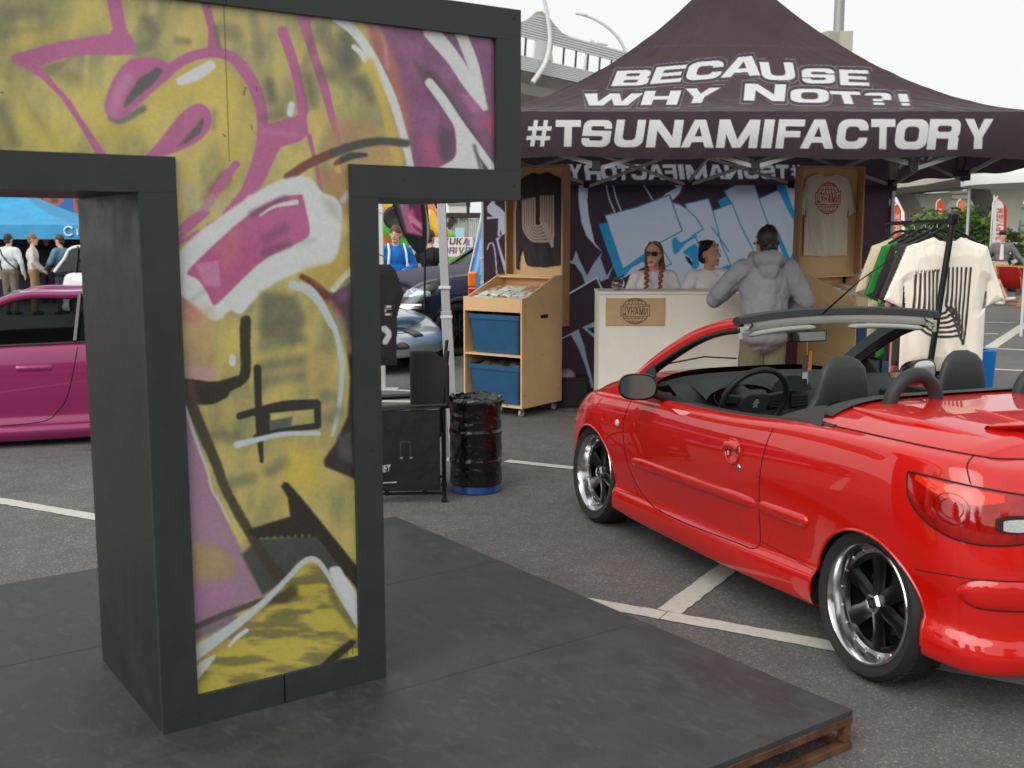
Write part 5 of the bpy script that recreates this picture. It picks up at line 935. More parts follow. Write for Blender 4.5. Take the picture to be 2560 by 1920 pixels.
R_ = np.array([[(x-.020, y, z-.012), (x-.024, y, z-.032), (x-.010, y, z-.056), (x+.03, y, z-.058), (x+.04, y, z-.014)] for x, y, z in zip(hx_[1:-1], hy[1:-1], hz_[1:-1])]); m = MB(); m.grid(R_, cv=True); obj('header_trim', m, grey, hdr, 50)
for y0_, y1_ in ((.53, .10), (-.10, -.53)):
    yy = np.linspace(y0_, y1_, 16); P = np.array([(np.interp(-y, -hy, hx_)-.006, y, np.interp(-y, -hy, hz_)-.076-.004*math.sin((y-y0_)*6)) for y in yy]); m = MB(); m.tube(P, [.005]+[.014]*14+[.005], 8); obj('sun_visor', m, grey, hdr, 60)
for sgn in (1, -1): m = MB(); m.box((hx_[1]-.012, sgn*.565, 1.222), (.035, .05, .035)); m.box((hx_[1]-.016, sgn*.583, 1.196), (.02, .02, .04)); obj('roof_latch', m, grey, hdr, bev=.006)
# glass sheet
gu = np.linspace(0, 1, 24); gv = np.linspace(-1, 1, 24); Gp = []
for u in gu:
    b = pilL[int(round(u*39))]; y = (b[1]-.03); Gp.append([(b[0]+.02+(.16-.085*u)*(1-v*v), y*v, b[2]+.012+(.025)*(1-v*v)) for v in gv])
m = MB(); m.grid(np.array(Gp)); obj('windscreen', m, glass, car, 180)
# interior rear-view mirror with hanging tags, wiper
im = MB(); im.box((1.53, .0, 1.150), (.03, .235, .062)); mo = obj('interior_mirror', im, mat('mirror_black', (28, 26, 26), .4), car, bev=.012, seg=3)
m = MB(); m.box((1.5133, 0, 1.150), (.002, .205, .046)); obj('mirror_glass', m, mat('mirror_silver', (220, 220, 220), .03, 1), mo); m = MB(); m.tube([(1.54, 0, 1.165), (1.50, 0, 1.22), (1.36, 0, 1.25)], .010, 8); obj('mirror_stalk', m, trim, mo, 60)
for y, z0, z1, w, col in ((.03, 1.055, .965, .034, (86, 62, 76)), (.0, 1.075, .97, .02, (190, 120, 30)), (.03, .965, .93, .03, (170, 176, 178))):
    m = MB(); m.box((1.495, y, (z0+z1)/2), (.003, w, z0-z1), M=rotx(.04)); o = obj('hanging_tag', m, mat('tag_%d' % col[0], col, .5), mo, bev=.002)
m = MB(); m.tube([(1.50, .02, 1.125), (1.496, .02, 1.07), (1.496, .012, .97), (1.496, .01, .90)], .0016, 5); obj('tag_string', m, mat('string', (190, 170, 140), .8), mo)
m = MB(); m.tube([(2.17, .52, .945), (2.23, .2, .975), (2.2, .0, .96)], .005, 6); obj('wiper', m, trim, car, 60)
# ---------------------------------------------------------------- cabin
m = MB()
tub = [[(x, y, z) for y, z in ((.73, .84), (.70, .80), (.68, .45), (.55, .32), (0, .30))] for x in (.36, .7, 1.2, 1.7, 2.0)]; A_ = np.array(tub); m.grid(A_, flip=True); B_ = A_.copy(); B_[..., 1] *= -1; m.grid(B_); m.add([(.36, .73, .9), (.36, -.73, .9), (.36, -.68, .3), (.36, .68, .3)], [(0, 1, 2, 3)]); obj('cabin_tub', m, mat('cabin_black', (30, 31, 32), .8), car)
for sgn in (1, -1):                                         # door tops: belt seal and inner card
    xs2 = np.linspace(.30, 2.03, 60); R_ = []
    for x in xs2: e = BD.P[:, -1]; k = np.argmin(np.abs(e[nu//6:, 0]-x))+nu//6; b = e[k]; dip = .0; R_.append([(x, sgn*(b[1]+.018), b[2]-.012), (x, sgn*(b[1]+.008), b[2]+.004), (x, sgn*(b[1]-.012), b[2]+.006), (x, sgn*(b[1]-.03), b[2]-.005), (x, sgn*(b[1]-.045), b[2]-.06)])
    m = MB(); m.grid(np.array(R_), flip=sgn < 0); obj('belt_seal', m, mat('belt_black', (40, 38, 37), .45), car, 50)
    R_ = [[(x, sgn*(.70-.02*math.sin((x-.5)*2)), .845), (x, sgn*.715, .78), (x, sgn*.69, .6), (x, sgn*.71, .4)] for x in np.linspace(.75, 1.95, 20)]; m = MB(); m.grid(np.array(R_), flip=sgn < 0); obj('door_card', m, dash, car, 50)
    pl = [(2.10, .735, .835), (1.80, .752, .845), (1.92, .695, .995), (2.08, .69, .90)]; m = MB(); m.add([(x, y*sgn, z) for x, y, z in pl]+[(x, (y-.02)*sgn, z) for x, y, z in pl], [(0, 1, 2, 3), (7, 6, 5, 4), (0, 4, 5, 1), (1, 5, 6, 2), (2, 6, 7, 3), (3, 7, 4, 0)]); obj('mirror_sail', m, trim, car, bev=.006)
R_ = []
dprof = [(1.62, .56), (1.60, .70), (1.625, .80), (1.66, .862), (1.74, .900), (1.86, .912), (1.96, .905), (2.04, .87)]
for y in np.linspace(.70, -.70, 41):
    R_.append([(x+.10*(1-(y/.7)**2)*(1 if x > 1.7 else .3), y*(1 if x < 1.8 else .96), z-(.04*abs(y/.7)**4 if x > 1.8 else 0)+.012*math.exp(-((y)/.16)**2)*(1 if 1.63 < x < 1.9 else 0)) for x, z in dprof])
m = MB(); m.grid(np.array(R_)); da = obj('dashboard', m, dash, car, 60)
bn = []                                                    # instrument hood
for y in np.linspace(.36-.21, .36+.21, 25):
    k = (y-.36)/.21; h = .078*(1-k*k)**.6; bn.append([(1.575, y, .835+h*.9), (1.60, y, .848+h), (1.68, y, .872+h*.95), (1.80, y, .905+h*.3)])
m = MB(); m.grid(np.array(bn)); obj('binnacle', m, dash, da, 60)
bz = MB(); bz.add([(1.612, .36+.19*math.cos(t), .845+.06*max(0, math.sin(t))-.05*max(0, -math.sin(t))) for t in np.linspace(0, 2*np.pi, 31)[:-1]], [tuple(range(30))[::-1]]); obj('gauge_panel', bz, mat('gauge_black', (10, 10, 10), .4), da)
for y in (.46, .36, .26):
    r_ = .045 if y != .36 else .036; m = MB(); m.tube([(1.606, y+r_*math.cos(t), .848+r_*math.sin(t)) for t in np.linspace(0, 2*np.pi, 25)[:-1]], .0025, 5, closed=True); gg = obj('gauge_ring', m, mat('gauge_silver', (150, 150, 150), .3, .8), da)
    m = MB(); m.bar((1.606, y, .848), (1.606, y-.02, .878), .002, .002); obj('gauge_needle', m, mat('needle', (220, 90, 60), .5), gg)
vm = MB()
for y0_ in (.62, .11, -.03, -.62):
    f_ = MB(); f_.box((1.625, y0_, .795), (.02, .11, .075)); vv = obj('air_vent', f_, mat('vent_black', (16, 17, 17), .5), da, bev=.008)
    for k in range(4): s_ = MB(); s_.box((1.612, y0_, .772+k*.016), (.008, .1, .003)); obj('vent_slat', s_, dash, vv)
cn_ = [[(1.60+.02*abs(v), .04+.12*v*(1-.3*w), .83+.11*w) for v in np.linspace(-1, 1, 9)] for w in np.linspace(0, 1, 6)]; m = MB(); m.grid(np.array(cn_)); 
m = MB(); P = []
for y in np.linspace(-.09, .17, 15): k = (y-.04)/.13; h = .075*(1-abs(k)**3); P.append([(1.60, y, .85), (1.595, y, .86+h), (1.64, y, .875+h), (1.78, y, .91+h*.25)])
m.grid(np.array(P)); obj('display_hood', m, dash, da, 60); m = MB(); m.box((1.612, .04, .885), (.004, .14, .042)); obj('display_screen', m, mat('dim_screen', (150, 160, 165), .3), da)
# steering wheel
e = bpy.data.objects.new('steering_wheel', None); C.objects.link(e); e.parent = car; e.location = (1.46, .36, .835); e.rotation_euler = (0, math.radians(-24), 0)      # wheel plane faces the driver
m = MB(); m.tube([(0, .185*math.cos(t), .185*math.sin(t)) for t in np.linspace(0, 2*np.pi, 49)[:-1]], .016, 10, closed=True); obj('rim', m, mat('wheel_leather', (28, 29, 30), .5), e, 60)
m = MB(); pr_ = rb(-.085, -.06, .085, .055, .045); m.prism(pr_, lambda a, b, t: (t, a, b), -.02, .03); hb = obj('hub_pad', m, dash, e, bev=.01)
for a in (.12, math.pi-.12, -math.pi/2): m = MB(); m.bar((.01, .07*math.cos(a), .05*math.sin(a)), (.008, .18*math.cos(a), .18*math.sin(a)), .045, .018, up=(1, 0, 0)); obj('spoke', m, dash, e, bev=.005)
lion = [(-.012, -.024), (-.006, -.012), (-.010, -.004), (-.018, -.006), (-.017, .0), (-.008, .004), (-.016, .010), (-.012, .014), (-.004, .011), (-.006, .020), (.004, .024), (.010, .018), (.006, .012), (.010, .004), (.016, .010), (.018, .004), (.010, -.006), (.014, -.022), (.007, -.024), (.003, -.012), (-.005, -.024)]
m = MB(); m.prism([(-a, b) for a, b in lion], lambda a, b, t: (t, a, b), -.0235, -.0195); obj('lion_badge', m, mat('badge_chrome', (215, 215, 218), .25, .7), hb)
m = MB(); m.cyl((0.02, 0, -.0), (.16, 0, -.03), .03, .04); obj('column', m, dash, e, 60)
# seats with integrated head rests
def seat(y, s_):
    e = bpy.data.objects.new('front_seat', None); C.objects.link(e); e.parent = car; e.location = (.80, y, 0)
    R_ = []
    for v, (z, w, x, d) in enumerate([(.42, .25, .16, .09), (.55, .255, .10, .09), (.70, .25, .06, .085), (.80, .24, .03, .08), (.86, .215, .01, .075), (.91, .17, .0, .07), (.96, .145, -.01, .065), (1.02, .132, -.015, .06), (1.08, .115, -.015, .055), (1.115, .085, -.01, .045), (1.135, .04, 0, .03)]):
        R_.append([(x+d*.5*math.sin(t)*abs(math.sin(t))**-.2 if abs(math.sin(t)) > 1e-3 else x, w*math.copysign(abs(math.cos(t))**.6, math.cos(t)), z) for t in np.linspace(0, 2*np.pi, 29)[:-1]])
    m = MB(); m.grid(np.array(R_), cv=True, flip=True); m.add(R_[-1], [tuple(range(28))]); b = obj('backrest', m, seatm, e, 60)
    R_ = [[(.10+.48*u, .25*v*(1-.1*u), .42+.05*abs(v)**3+.03*u) for v in np.linspace(-1, 1, 11)] for u in np.linspace(0, 1, 9)]; m = MB(); m.grid(np.array(R_)); obj('cushion', m, seatm, e, 60)
    P = [(-.055, -.085, .905), (-.055, .085, .905), (-.055, .078, .94), (-.055, -.07, .945)]; m = MB(); m.prism([(a, b_) for _, a, b_ in P], lambda a, b_, t: (t, a, b_), -.058, -.035); obj('headrest_slot', m, mat('slot_black', (8, 8, 8), .9), b)
    m = MB(); m.tube([(.03, .13, .86), (-.01, .135, .95), (-.015, .122, 1.03), (-.012, .085, 1.105), (0, 0, 1.128), (-.012, -.085, 1.105), (-.015, -.122, 1.03), (-.01, -.135, .95), (.03, -.13, .86)], .004, 6); obj('seat_piping', m, mat('piping', (60, 60, 60), .5), b, 60)
seat(.34, 1); seat(-.34, -1)
for y in (.34, -.34):
    m = MB(); pts = spline([(.33, y+.125, .955), (.325, y+.105, 1.04), (.32, y+.05, 1.095), (.32, y, 1.108), (.32, y-.05, 1.095), (.325, y-.105, 1.04), (.33, y-.125, .955)], 40); m.tube(pts, .030, 12); obj('roll_hoop', m, mat('hoop_rubber', (44, 46, 47), .55), car, 60)
# black tonneau strip behind the seats, folded rear cover
yy = np.linspace(.70, -.70, 31); R_ = np.array([[(.50, y, .93+.03*(1-(y/.7)**2)), (.475, y, .985+.022*(1-abs(y/.7)**4)-.03*abs(y/.7)**6), (.44, y, 1.0+.012*(1-abs(y/.7)**4)-.05*abs(y/.7)**6), (.38, y, 1.003+.01*(1-abs(y/.7)**4)-.055*abs(y/.7)**6)] for y in yy]); m = MB(); m.grid(R_); obj('tonneau_strip', m, mat('tonneau_black', (48, 50, 50), .55), car, 60)
R_ = np.array([[(.36+.30*u, sgn_*(.735-.03*u), .90+.055*math.sin(math.pi*min(1, u*1.0))*(1-u)-.03*u) for u in np.linspace(0, 1, 9)] for sgn_ in (1, .92)]) ; 
for sgn in (1, -1):
    R_ = [[(.36+.40*u+.05*w*(1-u), sgn*(.765-.01*u-.06*w), .915-.05*u+(.075-.055*u**1.4+.0)*w) for w in np.linspace(0, 1, 6)] for u in np.linspace(0, 1, 16)]; m = MB(); m.grid(np.array(R_), flip=sgn > 0); obj('rear_side_trim', m, mat('quarter_trim', (58, 56, 54), .6), car, 60)
# door mirror
for sgn in (1, -1):
    e = bpy.data.objects.new('door_mirror', None); C.objects.link(e); e.parent = car; e.location = (1.70, .90*sgn, .905); e.rotation_euler = (0, math.radians(5), -.44*sgn if sgn > 0 else .16)
    R_ = []
    for x, k in ((-.035, .96), (-.03, 1.02), (0, 1.0), (.05, .88), (.09, .6), (.11, .15)): R_.append([(x, .098*k*math.copysign(abs(math.cos(t))**.7, math.cos(t)), .068*k*math.copysign(abs(math.sin(t))**.75, math.sin(t))) for t in np.linspace(0, 2*np.pi, 33)[:-1]])
    m = MB(); m.grid(np.array(R_), cv=True); obj('mirror_shell', m, mat('mirror_shell_black', (24, 23, 23), .3, coat=.5), e, 60)
    m = MB(); m.add([(-.032, .09*math.copysign(abs(math.cos(t))**.7, math.cos(t)), .06*math.copysign(abs(math.sin(t))**.75, math.sin(t))) for t in np.linspace(0, 2*np.pi, 33)[:-1]], [tuple(range(32))[::-1]]); obj('mirror_glass', m, MATS['mirror_silver'], e)
    m = MB(); m.tube([(.02, -.07*sgn, -.03), (.03, -.12*sgn, -.05), (.05, -.165*sgn, -.06)], [.028, .024, .03], 10); obj('mirror_arm', m, trim, e, 60)
# underbody, plate, antenna
m = MB(); m.b2((-.36, -.6, .2), (2.8, .6, .3)); obj('underbody', m, mat('underbody_black', (10, 10, 10), .95), car)
a0 = np.array((1.30, .08, 1.285)); m = MB(); m.tube([a0, a0+[-.28, .0, .18], a0+[-.5, 0, .29]], [.006, .003, .0018], 6); obj('aerial', m, trim, car, 60)
# ================================================================ props round the stall
# --- oil drum in a black bag
b0 = G(1190, 1226); drum = thing('oil_drum', 'small blue oil drum wrapped in black bin bag beside the folding chair', 'barrel', (b0[0], b0[1]+.02, 0))
R0 = .168; m = MB(); m.lathe([(0, .004), (R0-.01, .0), (R0, .004), (R0, .012), (R0-.004, .018), (R0-.004, .54), (0, .54)], 40); obj('drum', m, mat('drum_blue', (22, 62, 128), .4, noise=(8, .15)), drum, 40)
th_ = np.linspace(0, 2*np.pi, 90)[:-1]; zz = np.linspace(.055, .60, 64); TT, ZZ = np.meshgrid(th_, zz, indexing='ij')
rib = .007*np.exp(-((ZZ-.21)/.014)**2)+.007*np.exp(-((ZZ-.40)/.014)**2); cr = (fbm(TT*3+ZZ*4, ZZ*46+TT*3.5, 51, 3)-.5)*.010+(fbm(TT*3, ZZ*7, 53)-.5)*.010
RR = R0+.001+rib+np.abs(cr)+.012*sst(.55, .6, ZZ)*fbm(TT*9, ZZ*20, 56); P = np.stack([RR*np.cos(TT), RR*np.sin(TT), ZZ+.01*(fbm(TT*6, ZZ*0, 57)-.5)*(ZZ > .57)], -1)
P2 = []
for k, (r_, z_) in enumerate(((.99, .622), (.93, .625), (.86, .605))): P2.append(np.stack([(R0+.008)*r_*np.cos(th_)*(1+.05*(fbm(th_*7, th_*0+k, 58)-.5)), (R0+.008)*r_*np.sin(th_), z_+.03*(fbm(th_*6, th_*0+k, 59)-.4)], -1))
P2.append(np.stack([.08*np.cos(th_), .08*np.sin(th_), .565+.03*fbm(th_*3, th_*0, 66)], -1)); P2.append(np.stack([.002*np.cos(th_), .002*np.sin(th_), .56+0*th_], -1)); P = np.concatenate([P, np.stack(P2, 1)], 1); m = MB(); m.grid(P, cu=True); bagm = mat('bin_bag', (14, 14, 15), .22, bump=(55, .9, .012), spec=.6, coordinates=None) if False else mat('bin_bag', (12, 12, 13), .18, bump=(22, .7, .014), spec=.7, coat=.3)
obj('bin_bag', m, bagm, drum, 180)
m = MB(); U, Vv = np.meshgrid(np.linspace(0, 1, 16), np.linspace(-1, 1, 9), indexing='ij'); m.grid(np.stack([.15+.06*U, .05*Vv*(1-.4*U), .60-.05*U**2+.02*fbm(U*5, Vv*4, 60)], -1)); m.grid(np.stack([-.12-.08*U, -.05+.05*Vv*(1-.5*U), .60+.03*np.sin(U*4)+.03*fbm(U*6, Vv*5, 61)], -1)); o = obj('bag_ear', m, bagm, drum, 180); o['kind'] = 'stuff'
# --- folding chair with side bag
f0 = G(1111, 1255); f1 = G(940, 1258); dirc = (f1-f0)[:2]; ca = math.atan2(-dirc[1], -dirc[0])
ch = thing('folding_chair', 'black folding camp chair with side bag seen beside the drum', 'chair', (*f0[:2], 0), ca)       # local x to the right, origin at right foot
bkm = mat('black_canvas', (27, 26, 27), .8, bump=(70, .25, .004), noise=(9, .2)); tubem = mat('black_tube', (20, 20, 21), .4)
def tb(name, pts, r=.012, par=ch, m_=tubem): mb = MB(); mb.tube(pts, r, 8); return obj(name, mb, m_, par, 60)
for y in (0, .46):
    tb('leg', [(0, y, .0), (0, y, .60)], .013); tb('leg', [(-.52, y, .0), (-.52, y, .60)], .013); tb('lower_rail', [(0, y, .06), (-.52, y, .06)], .010); tb('seat_rail', [(0, y, .44), (-.52, y, .44)], .012); tb('arm_rest', [(.02, y, .62), (-.56, y, .60)], .018)
    for x in (0, -.52): mb = MB(); mb.box((x, y, .012), (.04, .035, .024)); obj('foot', mb, tubem, ch, bev=.005)
    for x in (-.12, -.36): mb = MB(); mb.box((x, y, .075), (.028, .03, .05)); obj('clip', mb, tubem, ch, bev=.004)
tb('cross_leg', [(0, .01, .04), (0, .45, .43)], .010); tb('cross_leg', [(0, .45, .04), (0, .01, .43)], .010); tb('back_post', [(-.03, .46, .42), (.03, .50, .98)], .012); tb('back_post', [(-.03, .0, .42), (.03, .02, .96)], .012)
U, Vv = np.meshgrid(np.linspace(0, 1, 20), np.linspace(0, 1, 16), indexing='ij'); ssag = np.stack([-.52+.52*U, .46*Vv, .445-.05*np.sin(np.pi*U)*np.sin(np.pi*Vv)], -1); mb = MB(); mb.grid(ssag); obj('seat', mb, bkm, ch, 180)
bk_ = np.stack([-.19*U**1*(1-U)*.0-.20+.23*U+.0*Vv, -.005+.50*Vv*0+.03*np.sin(np.pi*U), .60+.36*Vv*(1-.25*np.clip(U-.6, 0, 1)*2.5)], -1); mb = MB(); mb.grid(bk_); o = obj('back_rest', mb, bkm, ch, 180); d = o.modifiers.new('s', 'SOLIDIFY'); d.thickness = .02
# side bag: dense sheet with print
xs = np.arange(-.545, -.02, .005); zs = np.arange(.085, .60, .005); X, Z = np.meshgrid(xs, zs, indexing='ij'); V = np.stack([X, -.03-.015*fbm(X*8, Z*8, 62)-.012*np.sin((Z-.08)/.52*np.pi), Z], -1).reshape(-1, 3); p = Painter(V[:, 0], V[:, 2], np.array((27, 26, 27)))
g0 = with_m(lambda p: (word(p, 'ПРИВЕТ', (-.46, .205), (.12, .006), (.006, .045), (190, 192, 195), .25), p.stroke([(-.50, .135), (-.30, .142)], .004, (180, 182, 185)), p.stroke([(-.44, .505), (-.425, .50), (-.41, .525)], .004, (200, 200, 200)), p.stroke([(-.27, .30), (-.27, .40), (-.21, .40), (-.21, .30)], .002, (70, 70, 72), sm=False), p.stroke([(-.27, .298), (-.262, .298)], .005, (140, 140, 140)), p.stroke([(-.21, .298), (-.202, .298)], .005, (140, 140, 140)))); g0(p)
me = fastmesh('side_bag', V, gridquads(len(xs), len(zs))); setcol(me, p.c); o = link('side_bag', me, mat('canvas_print', attr=True, rough=.8, bump=(60, .3, .006)), ch, 180); d = o.modifiers.new('s', 'SOLIDIFY'); d.thickness = .02; d.offset = -1
mb = MB(); U, Vv = np.meshgrid(np.linspace(-.545, -.02, 24), np.linspace(0, 1, 6), indexing='ij'); mb.grid(np.stack([U, -.045+.05*Vv, .60+.012*np.sin(Vv*3)-.004*np.sin(U*30)], -1)); o = obj('bag_flap', mb, bkm, ch, 180)
# --- clothes rail
ra = D(2383, 552, 6.45); rb_ = np.array([2.80, 8.15, ra[2]]); rd = (rb_-ra)[:2]; rl = np.linalg.norm(rd); rang = math.atan2(rd[1], rd[0])
rack = thing('clothes_rail', 'black clothes rail behind the convertible hung with t-shirts', 'clothes rail', (*ra[:2], 0), rang)          # local x runs away from the camera
rm = mat('black_steel', (26, 27, 30), .35, .3)
pb = D(2340, 905, 6.45); lean = (pb-ra); 
Rz = ra[2]
def lr(P): return rotz(-rang)@(np.asarray(P)-np.array([*ra[:2], 0]))
foot = lr([ra[0]-.19, ra[1]-.02, .02])
def tr(name, pts, r=.014): mb = MB(); mb.tube(pts, r, 10); return obj(name, mb, rm, rack, 60)
tr('upright', [foot, lr(ra)+[0, 0, .03]], .019); tr('upright', [(rl, 0, .02), (rl, 0, Rz)], .014); tr('rail', [(-.03, 0, Rz), (rl+.03, 0, Rz)], .014); tr('base_bar', [(foot[0], -.28+foot[1], .02), (foot[0], .28+foot[1], .02)], .014); tr('base_bar', [(rl, -.28, .02), (rl, .28, .02)], .014); tr('base_bar', [(foot[0], foot[1], .035), (rl, 0, .035)], .012)
mb = MB(); mb.box((0, 0, Rz+.01), (.06, .05, .07)); obj('corner_joint', mb, rm, rack, bev=.01)
T1 = tee(.265, .80, .115, .16, .085, .055, .02)
def hang(dx, yaw, label, base, paint=None, seed=1, k=1, outline=T1, name='t_shirt', cat='shirt', st=.0042, dz=0):
    w_ = np.array([*ra[:2], 0])+rotz(rang)@np.array([dx, 0, 0]); o = shirt(name, label, cat, (w_[0], w_[1], Rz-.095+dz), yaw, outline, base, paint, k, st, .045, None, seed, folds=.03)
    h_ = thing('coat_hanger', 'black plastic hanger carrying the '+label.split(' on the ')[0].split(' hanging')[0], 'hanger', (w_[0], w_[1], Rz-.10+dz), yaw)
    mb = MB(); mb.tube([(0, 0, .055), (-.05, 0, .045), (-.2, 0, -.03)], .009, 8); mb.tube([(0, 0, .055), (.05, 0, .045), (.2, 0, -.03)], .009, 8); obj('arms', mb, rm, h_, 60); mb = MB(); mb.tube([(0, 0, .05), (0, 0, .085), (.02, 0, .10), (.022, 0, .118), (.0, 0, .128), (-.018, 0, .116)], .003, 6); obj('hook', mb, mat('hook_steel', (150, 150, 150), .3, .9), h_, 60)
    return o
blk_i = (58, 52, 50); crm = (238, 230, 216)
hang(.10, .10, 'cream t-shirt with black striped U print, frontmost on the rail', crm, with_m(logoU(-.04, .185, .345, blk_i, .0078)), 3, outline=T1, st=.0045)
hang(.34, .20, 'charcoal t-shirt hanging right behind the cream one', (58, 52, 53), None, 5); hang(.62, .30, 'black t-shirt hanging between the charcoal and green ones', (34, 31, 33), None, 6)
hang(.90, .33, 'bright green t-shirt on the clothes rail', (24, 122, 46), None, 7, dz=-.01); hang(1.25, .36, 'beige t-shirt at the far end of the clothes rail', (200, 186, 156), None, 8, dz=-.01)
hang(.50, .34, 'dusty pink t-shirt showing below its dark neighbours', (206, 142, 138), None, 9, outline=tee(.27, .83, .07, .12, .08, .06, .12), dz=-.03)
# --- black clothing hanging on the white pole at the left
pl = thing('tent_pole', 'white tent leg with base plate left of the grey convertible', 'pole', G(958, 974))
mb = MB(); mb.b2((-.028, -.028, .012), (.028, .028, 2.6)); obj('shaft', mb, mat('white_enamel', (205, 206, 204), .4), pl, bev=.004); mb = MB(); mb.b2((-.09, -.09, 0), (.16, .09, .012)); obj('base_plate', mb, MATS['white_enamel'], pl, bev=.003)
for z_ in (1.15, 1.9): mb = MB(); mb.b2((-.036, -.036, z_), (.036, .036, z_+.05)); obj('collar', mb, MATS['pale_plastic'], pl, bev=.004)
tp = D(962, 690, 11.2); O3 = [(-.2, -1.05), (.11, -1.05), (.12, -.55), (.16, -.42), (.2, -.30), (.11, -.05), (.06, 0), (-.06, 0), (-.2, -.1)]
hs3 = shirt('long_shirt', 'long black shirt hanging from the white pole behind the letter', 'shirt', (tp[0], tp[1], tp[2]+.12), .25, O3, (32, 28, 31), with_m(lambda p: (word(p, 'ALV', (-.01, .42), (.0, .11), (.07, 0), (200, 200, 205), .3), p.stroke([(-.02, .66), (.03, .72), (-.01, .80)], .03, (190, 192, 198)))), st=.01)
mb = MB(); mb.tube([(0, 0, -.01), (0, .05, .08), (-.03, .32, .10)], .006, 6); obj('hang_strap', mb, rm, hs3, 60)
# --- far-back small clutter under the wall: crate, bag, cable
c_ = G(1418, 1000); o = thing('storage_crate', 'low black crate on the ground between cabinet and counter', 'crate', (c_[0]+.02, 10.55, 0)); mb = MB(); mb.b2((-.16, -.14, 0), (.16, .14, .27)); obj('crate_body', mb, mat('crate_black', (26, 25, 26), .6), o, bev=.01); mb = MB(); mb.b2((-.17, -.15, .2705), (.17, .15, .29)); obj('crate_lid', mb, MATS['crate_black'], o, bev=.006)
U, Vv = np.meshgrid(np.linspace(0, 2*np.pi, 17)[:-1], np.linspace(.05, 1, 8), indexing='ij'); mb = MB(); mb.grid(np.stack([.09*np.cos(U)*np.sin(Vv*1.6)*(.8+.5*fbm(U*2, Vv*4, 3)), .08*np.sin(U)*np.sin(Vv*1.6), .07*np.cos(Vv*1.6)*(.8+.5*fbm(U*2, Vv*3, 4))], -1), cu=True); o = obj('crumpled_bag', mb, mat('grey_bag', (150, 148, 146), .4, bump=(40, .8, .01)), None, 180); o.location = (c_[0]-.03, 10.55, .292); tag(o, 'crumpled pale plastic bag lying on the low black crate', 'bag')
o = thing('roll_of_tape', 'brown roll of tape on the ground by the counter', 'tape', (c_[0]+.17, 10.1, 0)); mb = MB(); mb.lathe([(.04, 0), (.055, 0), (.055, .05), (.04, .05)], 24, closed=True); obj('tape', mb, mat('brown_tape', (120, 84, 50), .4), o, 40)
mb = MB(); pts = [(c_[0]-.1+.06*k, 10.2-.03*k+.08*math.sin(k*.9), .006) for k in range(14)]; mb.tube(spline(pts, 60), .005, 6); tag(obj('power_cable', mb, mat('grey_cable', (90, 88, 84), .5), None, 60), 'thin cable lying on the asphalt beside the counter', 'cable')
# --- blue bin and red scooter-like fan behind the seats
q0 = D(2432, 890, 7.6); o = thing('blue_crate', 'rounded bright blue plastic box behind the clothes rail', 'box', (q0[0], q0[1], 0))
mb = MB(); P = []
for z_, e in ((0, -.05), (.05, -.02), (q0[2]+.05, .01), (q0[2]+.06, .0), (q0[2]+.055, -.03), (.06, -.06)): P.append([(.10*a+e*a, .16*b+e*b, z_) for a, b in rb(-1, -1, 1, 1, .35, 5)])
mb.grid(np.array(P), cv=True, flip=True); mb.f.append(tuple(range(len(P[0])))[::-1]); mb.f.append(tuple(range(5*len(P[0]), 6*len(P[0])))); obj('box_body', mb, mat('bright_blue_plastic', (18, 110, 190), .35), o, 40)
q1 = D(2270, 925, 6.9); o = thing('kids_motorbike', 'small black and red motorbike standing under the clothes rail', 'motorbike', (q1[0], q1[1], 0), .4)
for x in (-.33, .33):
    w_ = bpy.data.objects.new('wheel', None); C.objects.link(w_); w_.parent = o; w_.location = (x, 0, .21)
    mb = MB(); mb.lathe([(.15, -.03), (.19, -.035), (.21, 0), (.19, .035), (.15, .03)], 30, rotx(math.pi/2), closed=True); obj('tyre', mb, MATS['tyre_rubber'], w_, 40)
    for k in range(6): mb = MB(); a = k*math.pi/3; mb.bar((0, 0, 0), (.155*math.cos(a), 0, .155*math.sin(a)), .012, .012); obj('spoke', mb, MATS['alloy_silver'] if 'alloy_silver' in MATS else alu, w_)
rdm = mat('red_plastic', (176, 40, 28), .3, coat=.5)
mb = MB(); mb.tube([(-.3, 0, .55), (-.1, 0, .60), (.1, 0, .66), (.24, 0, .70)], [.04, .07, .09, .05], 12); obj('body_shell', mb, rdm, o, 60); mb = MB(); mb.tube([(.33, 0, .21), (.25, 0, .6), (.22, 0, .78)], .02, 8); obj('fork', mb, rm, o, 60); mb = MB(); mb.tube([(.2, -.26, .82), (.22, 0, .79), (.2, .26, .82)], .013, 8); obj('handlebar', mb, rm, o, 60); mb = MB(); mb.tube([(-.33, 0, .21), (-.05, 0, .3), (.2, 0, .55)], .035, 8); obj('frame', mb, rm, o, 60); mb = MB(); mb.ell((.30, 0, .74), (.05, .07, .07)); obj('head_lamp', mb, mat('lamp_chrome', (200, 200, 205), .15, .8), o, 60); mb = MB(); mb.ell((0, 0, .36), (.14, .09, .12)); obj('engine', mb, mat('engine_grey', (90, 88, 86), .4, .6), o, 60)
mb = MB(); mb.tube([(-.02, .1, 0), (-.02, .05, .3)], .01, 6); obj('side_stand', mb, rm, o)
